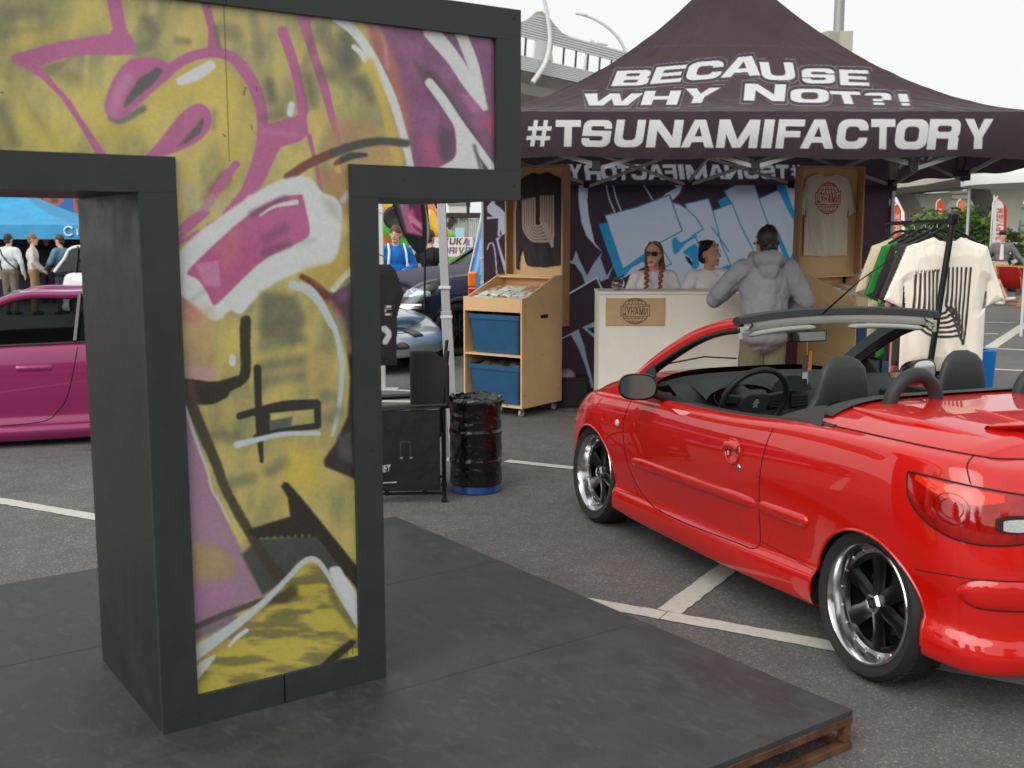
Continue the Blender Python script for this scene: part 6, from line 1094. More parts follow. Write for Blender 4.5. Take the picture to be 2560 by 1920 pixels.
# ================================================================ people
class Fig:
    def __init__(s): s.p = []
    def cap(s, a, b, r0, r1, tag_): s.p.append(('c', np.array(a, float), np.array(b, float), r0, r1, tag_)); return s
    def ell(s, c, r, tag_, M=None): s.p.append(('e', np.array(c, float), np.array(r, float), None if M is None else np.array(M), 0, tag_)); return s
    def chain(s, pts, rs, tag_):
        for i in range(len(pts)-1): s.cap(pts[i], pts[i+1], rs[i], rs[i+1], tag_)
        return s
    def build(s, name, par, cols, vox=.012, mt=None, sm=5, k=1, fold=.035):
        mb = MB()
        for q_ in s.p:
            if q_[0] == 'c':
                _, a, b, r0, r1, _t = q_; mb.cyl(a, b, r0, r1, 12); mb.ell(a, (r0,)*3, 12, 8); mb.ell(b, (r1,)*3, 12, 8)
            else: mb.ell(q_[1], q_[2], 18, 14, q_[3])
        me = bpy.data.meshes.new('tmp'); me.from_pydata(mb.V().tolist(), [], mb.f); o = bpy.data.objects.new('tmp', me); C.objects.link(o)
        d = o.modifiers.new('r', 'REMESH'); d.mode = 'VOXEL'; d.voxel_size = vox
        if sm: e = o.modifiers.new('s', 'SMOOTH'); e.factor = .5; e.iterations = sm
        dg = bpy.context.evaluated_depsgraph_get(); dg.update(); m2 = bpy.data.meshes.new_from_object(o.evaluated_get(dg)); bpy.data.objects.remove(o); bpy.data.meshes.remove(me)
        n = len(m2.vertices); V = np.zeros(n*3, np.float32); m2.vertices.foreach_get('co', V); V = V.reshape(-1, 3).astype(float); best = np.full(n, 1e9); col = np.zeros((n, 3)); tagv = np.zeros(n)
        for q_ in s.p:
            if q_[0] == 'c':
                _, a, b, r0, r1, t_ = q_; d_ = b-a; t = np.clip((V-a)@d_/(d_@d_+1e-12), 0, 1); dist = np.linalg.norm(V-a-t[:, None]*d_, axis=1)-(r0*(1-t)+r1*t)
            else:
                L_ = V-q_[1]; L_ = L_@q_[3] if q_[3] is not None else L_; kk = np.linalg.norm(L_/q_[2], axis=1); dist = (kk-1)*q_[2].min(); t_ = q_[5]
            t_ = q_[5]; w_ = dist < best; best[w_] = dist[w_]; col[w_] = cols[t_]; tagv[w_] = 1.0 if t_ in ('t', 'b') else 0.0
        if fold:
            Nn_ = np.zeros(n*3, np.float32); m2.vertex_normals.foreach_get('vector', Nn_); Nn_ = Nn_.reshape(-1, 3); cl_ = np.isin(np.arange(n), np.where(tagv)[0]); V2 = V+Nn_*((fbm(V[:, 0]*9+V[:, 1]*8+V[:, 2]*3, V[:, 2]*5-V[:, 0]*4, 77, 3)-.5)*fold*tagv)[:, None]; m2.vertices.foreach_set('co', V2.astype(np.float32).ravel()); m2.update()
        col = col*(.96+.08*fbm(V[:, 0]*30, V[:, 2]*30, 4))[:, None]
        setcol(m2, col, k); m2.name = name; m2.materials.clear(); return link(name, m2, mt or mat('figure_skin_cloth', attr=True, rough=.7, bump=(35, .2, .01), spec=.3), par, 180)
def hairmesh(name, par, prims, col, vox=.008, seed=3):
    f = Fig(); f.p = prims; return f.build(name, par, {'h': col}, vox, mat('hair', attr=True, rough=.45, bump=(160, .6, .006)), 2)
def standing(f, h=1.75, top='t', bot='b', skin='s', shoe='f', sleeve=1, loose=1.0, arms=None, legs=True, Mh=None, hw=1.0, bulk=1.0):
    k = h/1.75; S_ = lambda *a: np.array(a)*k; B = bulk
    if legs:
        for sx in (-1, 1):
            f.chain([S_(.09*sx, 0, .92), S_(.105*sx, -.01, .50), S_(.11*sx, .02, .10)], [.095*k*B, .068*k*loose, .055*k*loose], bot); f.cap(S_(.11*sx, .03, .05), S_(.12*sx, -.12, .04), .048*k, .04*k, shoe)
    f.ell(S_(0, 0, .94), S_(.165*B, .12*B, .12), bot); f.ell(S_(0, 0, 1.10), S_(.16*B, .115*B, .17), top); f.ell(S_(0, .005, 1.28), S_(.185*B, .125*B, .19), top); f.cap(S_(-.13*B, .01, 1.40), S_(.13*B, .01, 1.40), .07*k*B, .07*k*B, top)
    f.cap(S_(0, .01, 1.42), S_(0, -.01, 1.54), .056*k, .052*k, skin)
    Mh = np.eye(3) if Mh is None else Mh; hc = S_(0, -.02, 1.63); H_ = lambda *a: hc+Mh@(np.array(a)*k*hw)
    f.ell(H_(0, .012, .015), np.array((.073, .092, .105))*k*hw, skin, Mh); f.ell(H_(0, -.022, -.045), np.array((.055, .062, .075))*k*hw, skin, Mh); f.cap(H_(0, -.085, .0), H_(0, -.104, -.028), .010*k, .014*k, skin); f.cap(H_(-.02, -.066, -.10), H_(.02, -.066, -.10), .018*k, .018*k, skin)
    for sx in (-1, 1): f.ell(H_(.076*sx, .012, -.005), np.array((.012, .022, .032))*k, skin, Mh)
    if arms is None: arms = {1: ((.30, .03, 1.14), (.30, -.06, .90)), -1: ((-.30, .03, 1.14), (-.30, -.06, .90))}
    for sx, (el, wr) in arms.items():
        sh = S_(.175*sx*B, .01, 1.39); el = S_(*el); wr = S_(*wr); t2 = top if sleeve >= .5 else skin
        if sleeve in (.5, 1): f.cap(sh, el, .068*k*loose, .052*k*loose, top)
        else: f.cap(sh, (sh+el)/2, .072*k*loose, .062*k*loose, top); f.cap((sh+el)/2, el, .045*k, .040*k, skin)
        f.cap(el, wr, .05*k*loose if sleeve == 1 else .040*k, .040*k*loose if sleeve == 1 else .03*k, top if sleeve == 1 else skin)
        d = (wr-el)/np.linalg.norm(wr-el); pal = wr+d*.05*k; sd_ = np.cross(d, (0, 0, 1)); sd_ = sd_/(np.linalg.norm(sd_)+1e-6) if np.linalg.norm(sd_) > .1 else np.array((0, 1., 0)); up = np.cross(sd_, d)
        f.cap(wr, pal, .026*k, .030*k, skin); f.ell(pal+d*.02*k, (.034*k, .034*k, .034*k), skin)
        for i, ln in enumerate((.06, .07, .065, .05)):
            o_ = pal+d*.03*k+sd_*(i-1.5)*.017*k; f.chain([o_, o_+d*ln*.6*k-up*.008*k, o_+d*ln*k-up*.03*k], [.0085*k, .0082*k, .007*k], skin)
        f.chain([pal+sd_*.03*k, pal+sd_*.045*k+d*.03*k, pal+sd_*.04*k+d*.055*k], [.011*k, .010*k, .009*k], skin)
    return H_, k
SK = (206, 164, 140)
def small_part(name, par, mb, col, rough=.5, m_=None): return obj(name, mb, m_ or mat('pc_%02x%02x%02x' % col, col, rough), par, 60)
def face(par, H_, k, Mh, brow=(60, 45, 40), eyes=True):
    for sx in (-1, 1):
        if eyes:
            mb = MB(); mb.ell(H_(.03*sx, -.079, .002), (.0125*k, .008*k, .0085*k), 10, 8, Mh); small_part('eye', par, mb, (214, 208, 204), .3); mb = MB(); mb.ell(H_(.03*sx, -.085, .002), (.006*k, .004*k, .006*k), 8, 6, Mh); small_part('iris', par, mb, (40, 28, 22), .3)
        mb = MB(); mb.tube([H_(.014*sx, -.088, .022), H_(.032*sx, -.086, .027), H_(.05*sx, -.073, .020)], [.003*k, .004*k, .002*k], 6); small_part('eyebrow', par, mb, brow, .7)
    mb = MB(); mb.tube([H_(-.024, -.080, -.066), H_(0, -.089, -.063), H_(.024, -.080, -.066)], [.002*k, .0055*k, .002*k], 6); small_part('upper_lip', par, mb, (150, 84, 78)); mb = MB(); mb.tube([H_(-.02, -.080, -.073), H_(0, -.088, -.075), H_(.02, -.080, -.073)], [.002*k, .006*k, .002*k], 6); small_part('lower_lip', par, mb, (164, 98, 90))
# woman with braids and sunglasses
w1 = thing('person', 'person with red braids, sunglasses and white t-shirt behind the counter', 'person', (D(1634, 700, 10.32)[0], 10.32, 0), -.18)
f = Fig(); Mh = rotz(-.30); H_, k = standing(f, 1.60, sleeve=0, loose=1.15, Mh=Mh, hw=1.14, arms={1: ((.30, .02, 1.10), (.26, -.18, 1.0)), -1: ((-.30, .02, 1.10), (-.26, -.18, 1.0))}); f.build('body', w1, {'t': (226, 224, 226), 'b': (60, 62, 70), 's': (216, 168, 144), 'f': (40, 40, 42)}, .009)
face(w1, H_, k, Mh, (120, 74, 50), False)
hr = [('e', H_(0, .026, .030), np.array((.084, .094, .104))*k, Mh, 0, 'h'), ('e', H_(0, .05, -.03), np.array((.078, .065, .09))*k, Mh, 0, 'h')]
for sx in (-1, 1): hr += [('c', H_(.02*sx, -.05, .108), H_(.078*sx, -.005, .04), .012*k, .014*k, 'h'), ('c', H_(.078*sx, -.005, .04), H_(.078*sx, .03, -.10), .014*k, .022*k, 'h')]
hairmesh('hair', w1, hr, (112, 62, 42))
for sx in (-1, 1):
    mb = MB(); c0_ = H_(.078*sx, .02, -.10)
    for i in range(13): z_ = c0_+np.array([-.012*sx*min(1, i/6)+.007*(-1)**i, -.12*min(1, i/3)-.075*min(1, max(0, i-3)/5), -.024*i]); mb.ell(z_, (.019*(1-i*.02), .017, .020), 10, 8, roty(.5*(-1)**i))
    small_part('braid', w1, mb, (136, 78, 52), .5)
gb = mat('sunglass_black', (14, 14, 16), .12, coat=1); mb = MB()
for sx in (-1, 1):
    mb = MB(); mb.prism([(H_(0, 0, 0)[0]*0+.034*sx+a, b) for a, b in rb(-.028, -.020, .028, .020, .014)], lambda a, b, t: H_(a, -.088+.012*abs(a)/.06+t, .004+b), 0, .006); obj('sunglass_lens', mb, gb, w1, 40)
    mb = MB(); mb.tube([H_(.062*sx, -.082, .014), H_(.085*sx, -.03, .012), H_(.083*sx, .02, .008)], .004, 6); obj('sunglass_arm', mb, gb, w1)
mb = MB(); mb.tube([H_(-.012, -.094, .012), H_(0, -.097, .014), H_(.012, -.094, .012)], .004, 6); obj('sunglass_bridge', mb, gb, w1)
mb = MB(); kk = 1.63/1.75; mb.tube([np.array(q_)*kk for q_ in ((-.06, -.05, 1.46), (-.05, -.115, 1.36), (0, -.135, 1.29), (.05, -.115, 1.36), (.06, -.05, 1.46))], .003, 6); obj('necklace', mb, mat('chain_silver', (190, 190, 190), .3, .9), w1)
# woman with short black hair looking right
w2 = thing('person', 'person with short black hair and white blouse looking right behind the counter', 'person', (D(1772, 700, 10.32)[0], 10.32, 0), .25)
f = Fig(); Mh = rotz(.62); H_, k = standing(f, 1.61, sleeve=.5, loose=1.25, Mh=Mh, hw=1.14, arms={1: ((.30, -.05, 1.16), (.10, -.20, 1.30)), -1: ((-.30, .02, 1.12), (-.16, -.2, 1.12))}); f.build('body', w2, {'t': (228, 226, 226), 'b': (60, 62, 70), 's': (204, 152, 122), 'f': (40, 40, 42)}, .009)
face(w2, H_, k, Mh, (30, 24, 22))
hr = [('e', H_(0, .03, .034), np.array((.090, .097, .102))*k, Mh, 0, 'h'), ('e', H_(0, .062, -.035), np.array((.076, .062, .07))*k, Mh, 0, 'h')]
for i in range(16): a = i*.7; hr.append(('c', H_(.05*math.cos(a), .03+.05*math.sin(a), .10), H_(.085*math.cos(a), .03+.08*math.sin(a), .085+.02*math.sin(i*2.3)), .02*k, .010*k, 'h'))
for sx in (-1, 1): hr.append(('c', H_(.07*sx, -.03, .07), H_(.080*sx, .012, .03), .018*k, .014*k, 'h'))
hairmesh('hair', w2, hr, (24, 22, 23)); mb = MB(); mb.tube([H_(-.082, .01, -.04), H_(-.085, .01, -.075)], [.006, .011], 8); obj('earring', mb, mat('earring_dark', (50, 50, 40), .4, .5), w2)
# shopper in the grey hoodie, seen from behind
hx0 = D(1912, 760, 9.0)[0]; w3 = thing('person', 'person in grey hoodie and olive trousers leaning on the counter, back to us', 'person', (hx0, 9.02, 0), math.pi)
f = Fig(); Mh = rotz(.25)@rotx(-.12); gy = 't'
H_, k = standing(f, 1.74, loose=1.5, Mh=Mh, bulk=1.08, hw=1.13, arms={1: ((.40, -.10, 1.14), (.28, -.40, 1.18)), -1: ((-.335, .02, 1.13), (-.24, -.20, .98))})
f.cap((0, .0, .86), (0, .0, 1.1), .185, .20, 't'); f.ell((0, .03, .82), (.205, .165, .09), 't'); f.ell((0, .02, 1.22), (.215, .155, .24), 't')
f.cap((.19, .0, 1.38), (.37, -.05, 1.18), .078, .078, 't'); f.cap((-.19, 0, 1.38), (-.33, .02, 1.15), .078, .076, 't'); f.cap((-.325, .02, 1.16), (-.27, -.14, 1.02), .072, .052, 't'); f.cap((.38, -.07, 1.16), (.30, -.36, 1.18), .072, .052, 't')
f.ell((0, .10, 1.47), (.135, .09, .085), 't'); f.ell((0, .135, 1.39), (.085, .05, .09), 't'); f.chain([(-.11, .03, 1.46), (-.09, -.06, 1.49), (0, -.09, 1.47), (.09, -.06, 1.49), (.11, .03, 1.46)], [.045]*5, 't')
for i in range(6): x = -.14+.056*i; f.cap((x*.5, .150+.01*math.sin(i*2), 1.24-.04*(i % 2)), (x*1.1+.02, .172, .90), .008, .018, 't')
f.build('body', w3, {'t': (134, 136, 142), 'b': (112, 112, 86), 's': (190, 142, 116), 'f': (200, 198, 190)}, .009, sm=3)
hr = [('e', H_(0, .026, .026), np.array((.090, .102, .106))*k, Mh, 0, 'h'), ('e', H_(0, .060, -.04), np.array((.080, .062, .062))*k, Mh, 0, 'h')]
for i in range(34): a = i*2.4; z_ = .118-.0045*i; r_ = .012+.0020*i; hr.append(('c', H_(r_*math.cos(a), .03+r_*math.sin(a), z_), H_((r_+.022)*math.cos(a+.5), .03+(r_+.022)*math.sin(a+.5), z_-.004+.008*math.sin(i*3.1)), .018*k, .009*k, 'h'))
hairmesh('hair', w3, hr, (34, 27, 25)); face(w3, H_, k, Mh)

# ================================================================ other cars
def paintm(name, col, rough=.3): return mat(name, col, rough, 0, coat=1.0)
dglass = glassmat('dark_car_glass', (.34, .38, .38)); chrome = mat('chrome', (200, 202, 205), .12, 1); lensm = mat('headlamp_glass', (150, 168, 178), .05, .3, coat=1); amb = mat('amber_lens', (222, 110, 30), .15, coat=1)
def simple_car(label, loc, rz, wb, ro, fo, hw, zbelt, cab, pm, wheels, arch, wr_=.3, rim=.2, style='alloy', nose=.56, tail=.9, name='parked_car', clad=None, nsp=5):
    c = thing(name, label, 'car', loc, rz); L = wb+ro+fo
    pl = [(-ro, 0), (-ro+.01, hw*.4), (-ro+.05, hw*.65), (-ro+.13, hw*.85), (-ro+.28, hw*.96), (-.15, hw*.995), (wb*.3, hw), (wb*.6, hw), (wb, hw*.99), (wb+fo*.42, hw*.95), (wb+fo*.7, hw*.84), (wb+fo*.88, hw*.66), (wb+fo*.97, hw*.38), (wb+fo, 0)]
    n = len(pl); zb_ = [.25]*n; X = [p_[0] for p_ in pl]; zt_ = np.interp(X, [q_[0] for q_ in zbelt], [q_[1] for q_ in zbelt]); wr1 = [1, 1, 1, .8, .4, 0]+[0]*(n-6); wf1 = [0]*(n-5)+[.1, .5, 1, 1, 1]
    k = (zbelt[0][1]-.25)/.7; B = Band(pl, [wheels[2]]*n, zt_, wr1, wf1, (side_p, rear_p, front_p), 160, 40); P, mk_ = cutarch(B.P, np.ones((159, 39), bool), arch)
    for sgn in (1, -1):
        V = P.reshape(-1, 3).copy(); N_ = B.N.reshape(-1, 3).copy()
        if sgn < 0: V[:, 1] *= -1; N_[:, 1] *= -1
        Q = gridquads(160, 40, mk_); skin('body_side', V, Q[:, ::-1] if sgn > 0 else Q, N_, pm, c)
    E_ = B.P[:, -1]; cx0, cx1 = cab['A'][0], cab['C'][0]
    for nm, sel in (('hood', np.where(E_[:, 0] > cx0-.15)[0]), ('boot_lid', np.where(E_[:, 0] < cx1+.15)[0])):
        s_ = np.linspace(1, -1, 30); Ee = E_[sel]; cr = .09*np.clip((np.abs(Ee[:, 1])/hw), 0, 1)[:, None]; Pp = np.stack([Ee[:, 0][:, None]+0*s_, Ee[:, 1][:, None]*s_, Ee[:, 2][:, None]+cr*(1-np.abs(s_)**2.6)], -1); m = MB(); m.grid(Pp, flip=(nm == 'boot_lid')); o = obj(nm, m, cab.get('hoodmat', pm), c, 180)
    for sx_ in (-1, 1):
        xs2 = (cab['A'][0]+cab['C'][0])/2; zb2 = cab['A'][1]; m = MB(); m.tube([(xs2, sx_*.36, zb2-.35), (xs2-.12, sx_*.36, zb2+.1), (xs2-.16, sx_*.36, zb2+.26)], [.2, .2, .1], 12, flat=.5); obj('seat', m, mat('car_seat', (40, 40, 42), .8), c, 60)
    m = MB(); m.b2((cab['C'][0]+.2, -hw+.16, cab['A'][1]-.4), (cab['A'][0]-.1, hw-.16, cab['A'][1]-.33)); obj('cabin_floor', m, mat('cabin_black', (30, 31, 32), .8), c)
    # greenhouse
    ins, top = cab['inset'], cab['roofw']; zr = cab['zr']; A, Bf, Br, Cc = cab['A'], cab['Bf'], cab['Br'], cab['C']
    yb = hw-ins; yr = hw*top; s_ = np.linspace(1, -1, 17); bow = 1-s_**2
    def sheet(name_, p0, y0, p1, y1, m_, b0=.0, b1=.0, z0=0, z1=0, nn=8):
        t = np.linspace(0, 1, nn)[:, None]; X_ = p0[0]*(1-t)+p1[0]*t+(b0*(1-t)+b1*t)*bow; Y_ = (y0*(1-t)+y1*t)*s_; Z_ = p0[1]*(1-t)+p1[1]*t+(z0*(1-t)+z1*t)*bow; m = MB(); m.grid(np.stack([X_, Y_, Z_+0*s_], -1)); return obj(name_, m, m_, c, 180)
    sheet('windscreen', A, yb, Bf, yr, dglass, .16, .08, 0, .03); sheet('roof', (Bf[0], Bf[1]), yr, (Br[0], Br[1]), yr, cab.get('roofmat', pm), .08, -.04, .03, .03, 14); sheet('rear_window', Br, yr, Cc, yb, dglass, -.04, -.12, .03, 0)
    for sgn in (1, -1):
        t = np.linspace(0, 1, 20); topc = np.interp(t, [0, 1], [0, 1]); top_pts = []
        out = spline([A, ((A[0]+Bf[0])/2, (A[1]+Bf[1])/2+.02), Bf, ((Bf[0]+Br[0])/2, Bf[1]+.012), Br, ((Br[0]+Cc[0])/2, (Br[1]+Cc[1])/2+.01), Cc], 50)
        def yy(z): k_ = np.clip((z-A[1])/(zr-A[1]), 0, 1); return yb*(1-k_)+yr*k_
        rows = np.array([[(x, sgn*(yy(z)*(1)), z) for z in np.linspace(min(A[1], Cc[1])-.06, max(z1, A[1]-.05), 7)] for x, z1 in out]); m = MB(); m.grid(rows, flip=sgn > 0); sg = obj('side_window', m, dglass, c, 180)
        m = MB(); m.tube([(x, sgn*(yy(z)+.006), z) for x, z in out], .032, 8, flat=1); obj('roof_rail', m, pm, c, 60)
        for xp_ in cab.get('pillars', []):
            z1 = np.interp(-xp_, -out[:, 0], out[:, 1]); zb0 = np.interp(xp_, [q_[0] for q_ in zbelt], [q_[1] for q_ in zbelt]); m = MB(); m.bar((xp_, sgn*(yb+.006), zb0), (xp_-.04, sgn*(yy(z1)+.006), z1), .03, .09); obj('pillar', m, cab.get('pilmat', trim), c, bev=.005)
        e0 = cx0+.1; e1 = cx1-.1; bt = np.array([B.onx(x, 9, .004) for x in np.linspace(e1, e0, 40)]); bt[:, 1] *= sgn; m = MB(); m.tube(bt, .014, 6); obj('belt_trim', m, trim, c, 60)
    for x_ in (0, wb):
        for s1 in (1, -1): wheel(c, (x_, (hw-.12)*s1, wr_), s1, wr_, rim, .2, style, nsp=nsp, dark=wheels[1])
    for cx_, cz_, r_ in arch:
        for s1 in (1, -1): m = MB(); th2 = np.linspace(-.1, math.pi+.1, 24); m.grid(np.array([[(cx_+r_*1.03*math.cos(t), y*s1, cz_+r_*1.03*math.sin(t)) for y in (hw-.02, hw-.35)] for t in th2]), flip=s1 < 0); m.add([(cx_+r_*1.03*math.cos(t), (hw-.35)*s1, cz_+r_*1.03*math.sin(t)) for t in th2], [tuple(range(24))]); obj('wheel_liner', m, MATS['liner_black'], c)
    m = MB(); m.b2((-ro+.3, -hw+.15, .2), (wb+fo-.3, hw-.15, .4)); obj('underbody', m, MATS['underbody_black'], c)
    return c, B
def bpatch(B, par, name, s0, s1, zf, m_, off=.004, n=20, sgn=1, k=8):   # raised patch on the skin; zf(t)->(z0,z1)
    P = np.array([[B.at(s0+(s1-s0)*t, z0+(z1-z0)*w_, off*(1-abs(2*w_-1)**6)+.001) for w_ in np.linspace(0, 1, k)] for t in np.linspace(0, 1, n) for z0, z1 in [zf(t)]]); P[..., 1] *= sgn; m = MB(); m.grid(P); me = obj(name, m, m_, par, 60); return me
def bgap(B, par, pts, r=.004, sgn=1):
    P = np.array([B.onx(x, z, -.0005) for x, z in pts]); P[:, 1] *= sgn; m = MB(); m.tube(P, r, 6); return obj('panel_gap', m, seam_mat(), par, 60)
# magenta coupe at the left
mag = mat('magenta_paint', (140, 30, 90), .3, 0, coat=1.0); pf = np.array([-.955, -.297]); pf /= np.linalg.norm(pf); pr = np.array([pf[1], -pf[0]]); Ps = G(195, 1113)[:2]          # faces left; its near (left) side is towards us
lf = np.array([-pf[1], pf[0]])
mc0 = Ps-pf*.72-lf*.86
mc, mB = simple_car('magenta two-door coupe with pale roof edge parked behind the letter', (*mc0, 0), math.atan2(pf[1], pf[0]), 2.53, .95, .95, .86, [(-.95, .80), (-.5, .84), (0, .83), (1.2, .80), (1.9, .78), (2.5, .72), (3.1, .62), (3.5, .52)], dict(A=(1.95, .78), Bf=(1.15, 1.175), Br=(.35, 1.185), C=(-.45, .84), inset=.12, roofw=.62, zr=1.185, pillars=[.70, -.05], pilmat=mat('black_pillar', (24, 26, 28), .25, coat=.5)), mag, (0, None, .075), [(0, .31, .34), (2.53, .31, .34)], .31, .22)
bgap(mB, mc, spline([(.68, .81), (.72, .62), (.78, .4), (.86, .28), (1.0, .20), (1.6, .185), (1.9, .2)], 40)); bgap(mB, mc, [(2.0, .78), (2.02, .6), (1.95, .35), (1.88, .28)])
def mridge(B, par, name, x0, x1, z, h, off, m_):
    R_ = [[B.onx(x, z+h*a, off*b*math.sin(math.pi*t)**.25-.001) for a, b in ((-1.1, 0), (-.8, .7), (0, 1), (.8, .7), (1.1, 0))] for t, x in [(t, x0+(x1-x0)*t) for t in np.linspace(0.001, .999, 24)]]; m = MB(); m.grid(np.array(R_), flip=True); return obj(name, m, m_, par, 60)
mridge(mB, mc, 'door_handle', 1.14, .88, .635, .022, .020, mag); mridge(mB, mc, 'side_skirt', 2.15, .36, .12, .05, .04, mag)
m = MB(); m.ell((.55, .74, .93), (.03, .02, .03)); obj('side_marker', m, mat('orange_reflect', (235, 100, 60), .3), mc, 60)  # orange spot stands in for a light reflection in the quarter glass
# grey-silver roadster whose nose pokes out at the right of the letter
sil = mat('silver_paint', (176, 182, 186), .28, .45, coat=1.0); nsx = G(1093, 934)[:2]; sf = np.array([.90, -.43]); sf /= np.linalg.norm(sf); sl_ = np.array([-sf[1], sf[0]])
so0 = nsx-sf*(2.45+.70)+sl_*.30-np.array([.30, 0])
sc, sB = simple_car('silver roadster with amber lamp corner, nose beside the white tent leg', (*so0, 0), math.atan2(sf[1], sf[0]), 2.45, .75, .75, .86, [(-.75, .80), (0, .82), (1.2, .78), (1.8, .76), (2.4, .70), (2.85, .61), (3.05, .56), (3.2, .52)], dict(A=(1.55, .85), Bf=(1.0, 1.25), Br=(.35, 1.26), C=(-.25, .88), inset=.14, roofw=.6, zr=1.26, roofmat=trim), sil, (0, None, .2), [(0, .31, .345), (2.45, .31, .345)], .31, .22)
sR = lambda x: sB.sx(x)
bpatch(sB, sc, 'headlamp', sR(2.74), sR(2.74)+.50, lambda t: (.475+.02*t, .475+.02*t+.10*math.sin(math.pi*(.12+.80*t))**.5), lensm, .01, sgn=-1); bpatch(sB, sc, 'amber_indicator', sR(2.62), sR(2.74)-.005, lambda t: (.48, .54+.02*t), amb, .01, sgn=-1); bpatch(sB, sc, 'kidney_grille', sB.S-.24, sB.S-.03, lambda t: (.43, .43+.14*math.sin(math.pi*(.1+.8*t))**.4), mat('grille_black', (14, 15, 18), .3), .012, sgn=-1)
bpatch(sB, sc, 'fog_lamp', sB.S-.62, sB.S-.40, lambda t: (.31, .31+.09*math.sin(math.pi*(.1+.8*t))**.5), mat('fog_dark', (40, 42, 44), .2, coat=1), .008, sgn=-1); bpatch(sB, sc, 'side_marker', sR(2.60), sR(2.72), lambda t: (.42, .45), mat('clear_marker', (150, 150, 145), .3), .006, sgn=-1)
pp = np.array([sB.at(s_, z, -.0005)*[1, -1, 1] for s_, z in zip(np.linspace(sR(2.75), sB.S-.02, 30), np.linspace(.50, .485, 30))]); m = MB(); m.tube(pp, .005, 6); obj('panel_gap', m, seam_mat(), sc, 60)
# dark crossover with printed fender
bkp = mat('black_car_paint', (16, 18, 20), .28, 0, coat=1.0); pur_ = mat('purple_wrap', (58, 54, 70), .6, coat=.0); wgl = G(1143, 890)[:2]; uf = np.array([-.86, -.51]); uf /= np.linalg.norm(uf); ul_ = np.array([-uf[1], uf[0]])
uo = wgl-uf*2.67-ul_*.86
uc, uB = simple_car('black crossover with purple printed fender behind the stall leg', (*uo, 0), math.atan2(uf[1], uf[0]), 2.67, .85, .92, .93, [(-.85, 1.16), (0, 1.18), (1.2, 1.18), (2.0, 1.17), (2.6, 1.13), (3.1, 1.05), (3.45, .93), (3.6, .80)], dict(A=(2.0, 1.16), Bf=(1.2, 1.66), Br=(-.2, 1.66), C=(-.7, 1.18), inset=.12, roofw=.64, zr=1.66, pillars=[.9, .0], roofmat=sil, hoodmat=pur_), bkp, (0, mat('dark_alloy', (70, 70, 74), .25, .8), .26), [(0, .37, .42), (2.67, .37, .42)], .37, .27, nsp=5)
bpatch(uB, uc, 'fender_wrap', uB.sx(1.75), uB.sx(2.95), lambda t: (.86, min(1.14, 1.16-.06*t)), pur_, .004, 24); bpatch(uB, uc, 'door_skin', uB.sx(.3), uB.sx(1.70), lambda t: (.34, 1.11), sil, .003, 24)
bpatch(uB, uc, 'head_lamp', uB.sx(3.08), uB.sx(3.08)+.62, lambda t: (.84-.02*t, .84-.02*t+.12*math.sin(math.pi*(.1+.8*t))**.6), lensm, .008); bpatch(uB, uc, 'bumper_chrome', uB.sx(3.2), uB.sx(3.2)+.6, lambda t: (.64, .74), chrome, .012); bpatch(uB, uc, 'wheel_arch_trim', uB.sx(2.2), uB.sx(3.1), lambda t: (.37+.40*math.sin(math.pi*t)**.6, .37+.46*math.sin(math.pi*t)**.6), mat('grey_cladding', (60, 62, 64), .6), .02, 30)
for k_ in range(3): bpatch(uB, uc, 'lamp_strip', uB.sx(3.12)+.06+.12*k_, uB.sx(3.12)+.13+.12*k_, lambda t: (.855+.05*t, .88+.05*t), mat('lamp_white', (225, 228, 230), .2), .012, 5)
whm = mat('decal_white', (205, 205, 212), .5)
for pts, r_ in (([(2.28, .93), (2.18, .97), (2.08, .93), (2.12, .87), (2.24, .86), (2.30, .90)], .03), ([(1.93, .95), (1.90, .88)], .012), ([(1.95, .80), (1.88, .86)], .012)):
    m = MB(); m.tube([uB.onx(x, z, .0045) for x, z in pts], r_, 8, flat=.08); obj('decal', m, whm, uc, 60)
# white hatchback and blue van farther off
wc, wB = simple_car('white hatchback standing by the blue canopy at far left', (D(270, 690, 21.6)[0], 21.6, 0), math.radians(-12), 2.5, .7, .8, .85, [(-.7, .92), (0, .95), (1.2, .92), (1.9, .9), (2.5, .82), (3.1, .68), (3.3, .6)], dict(A=(1.9, .92), Bf=(1.15, 1.42), Br=(-.35, 1.42), C=(-.68, .95), inset=.1, roofw=.66, zr=1.42, pillars=[.6, -.2]), mat('white_car_paint', (215, 218, 220), .3, coat=1), (0, None, .2), [(0, .3, .34), (2.5, .3, .34)], .3, .21)
bpatch(wB, wc, 'tail_lamp', .45, .72, lambda t: (.66, .9), mat('tail_red', (180, 30, 24), .2, coat=1), .01)
dk_, dB = simple_car('dark red car with pale roof far behind the red deck chair', (D(2700, 650, 33)[0], 33, 0), math.radians(188), 2.6, .85, .9, .88, [(-.85, .9), (0, .93), (1.2, .92), (1.9, .9), (2.5, .82), (3.1, .7), (3.5, .6)], dict(A=(2.0, .92), Bf=(1.2, 1.43), Br=(.1, 1.43), C=(-.6, .95), inset=.1, roofw=.66, zr=1.43, pillars=[.8, .0], roofmat=mat('white_car_paint')), mat('maroon_paint', (96, 24, 26), .3, coat=1), (0, None, .2), [(0, .3, .34), (2.6, .3, .34)], .3, .21)
bl_ = mat('blue_van_paint', (20, 120, 190), .25, coat=1); vx = D(1172, 700, 13.4)[0]; van = thing('delivery_van', 'bright blue van, rear corner lamp showing left of the printed wall', 'van', (vx, 13.4, 0), 0)
P = []
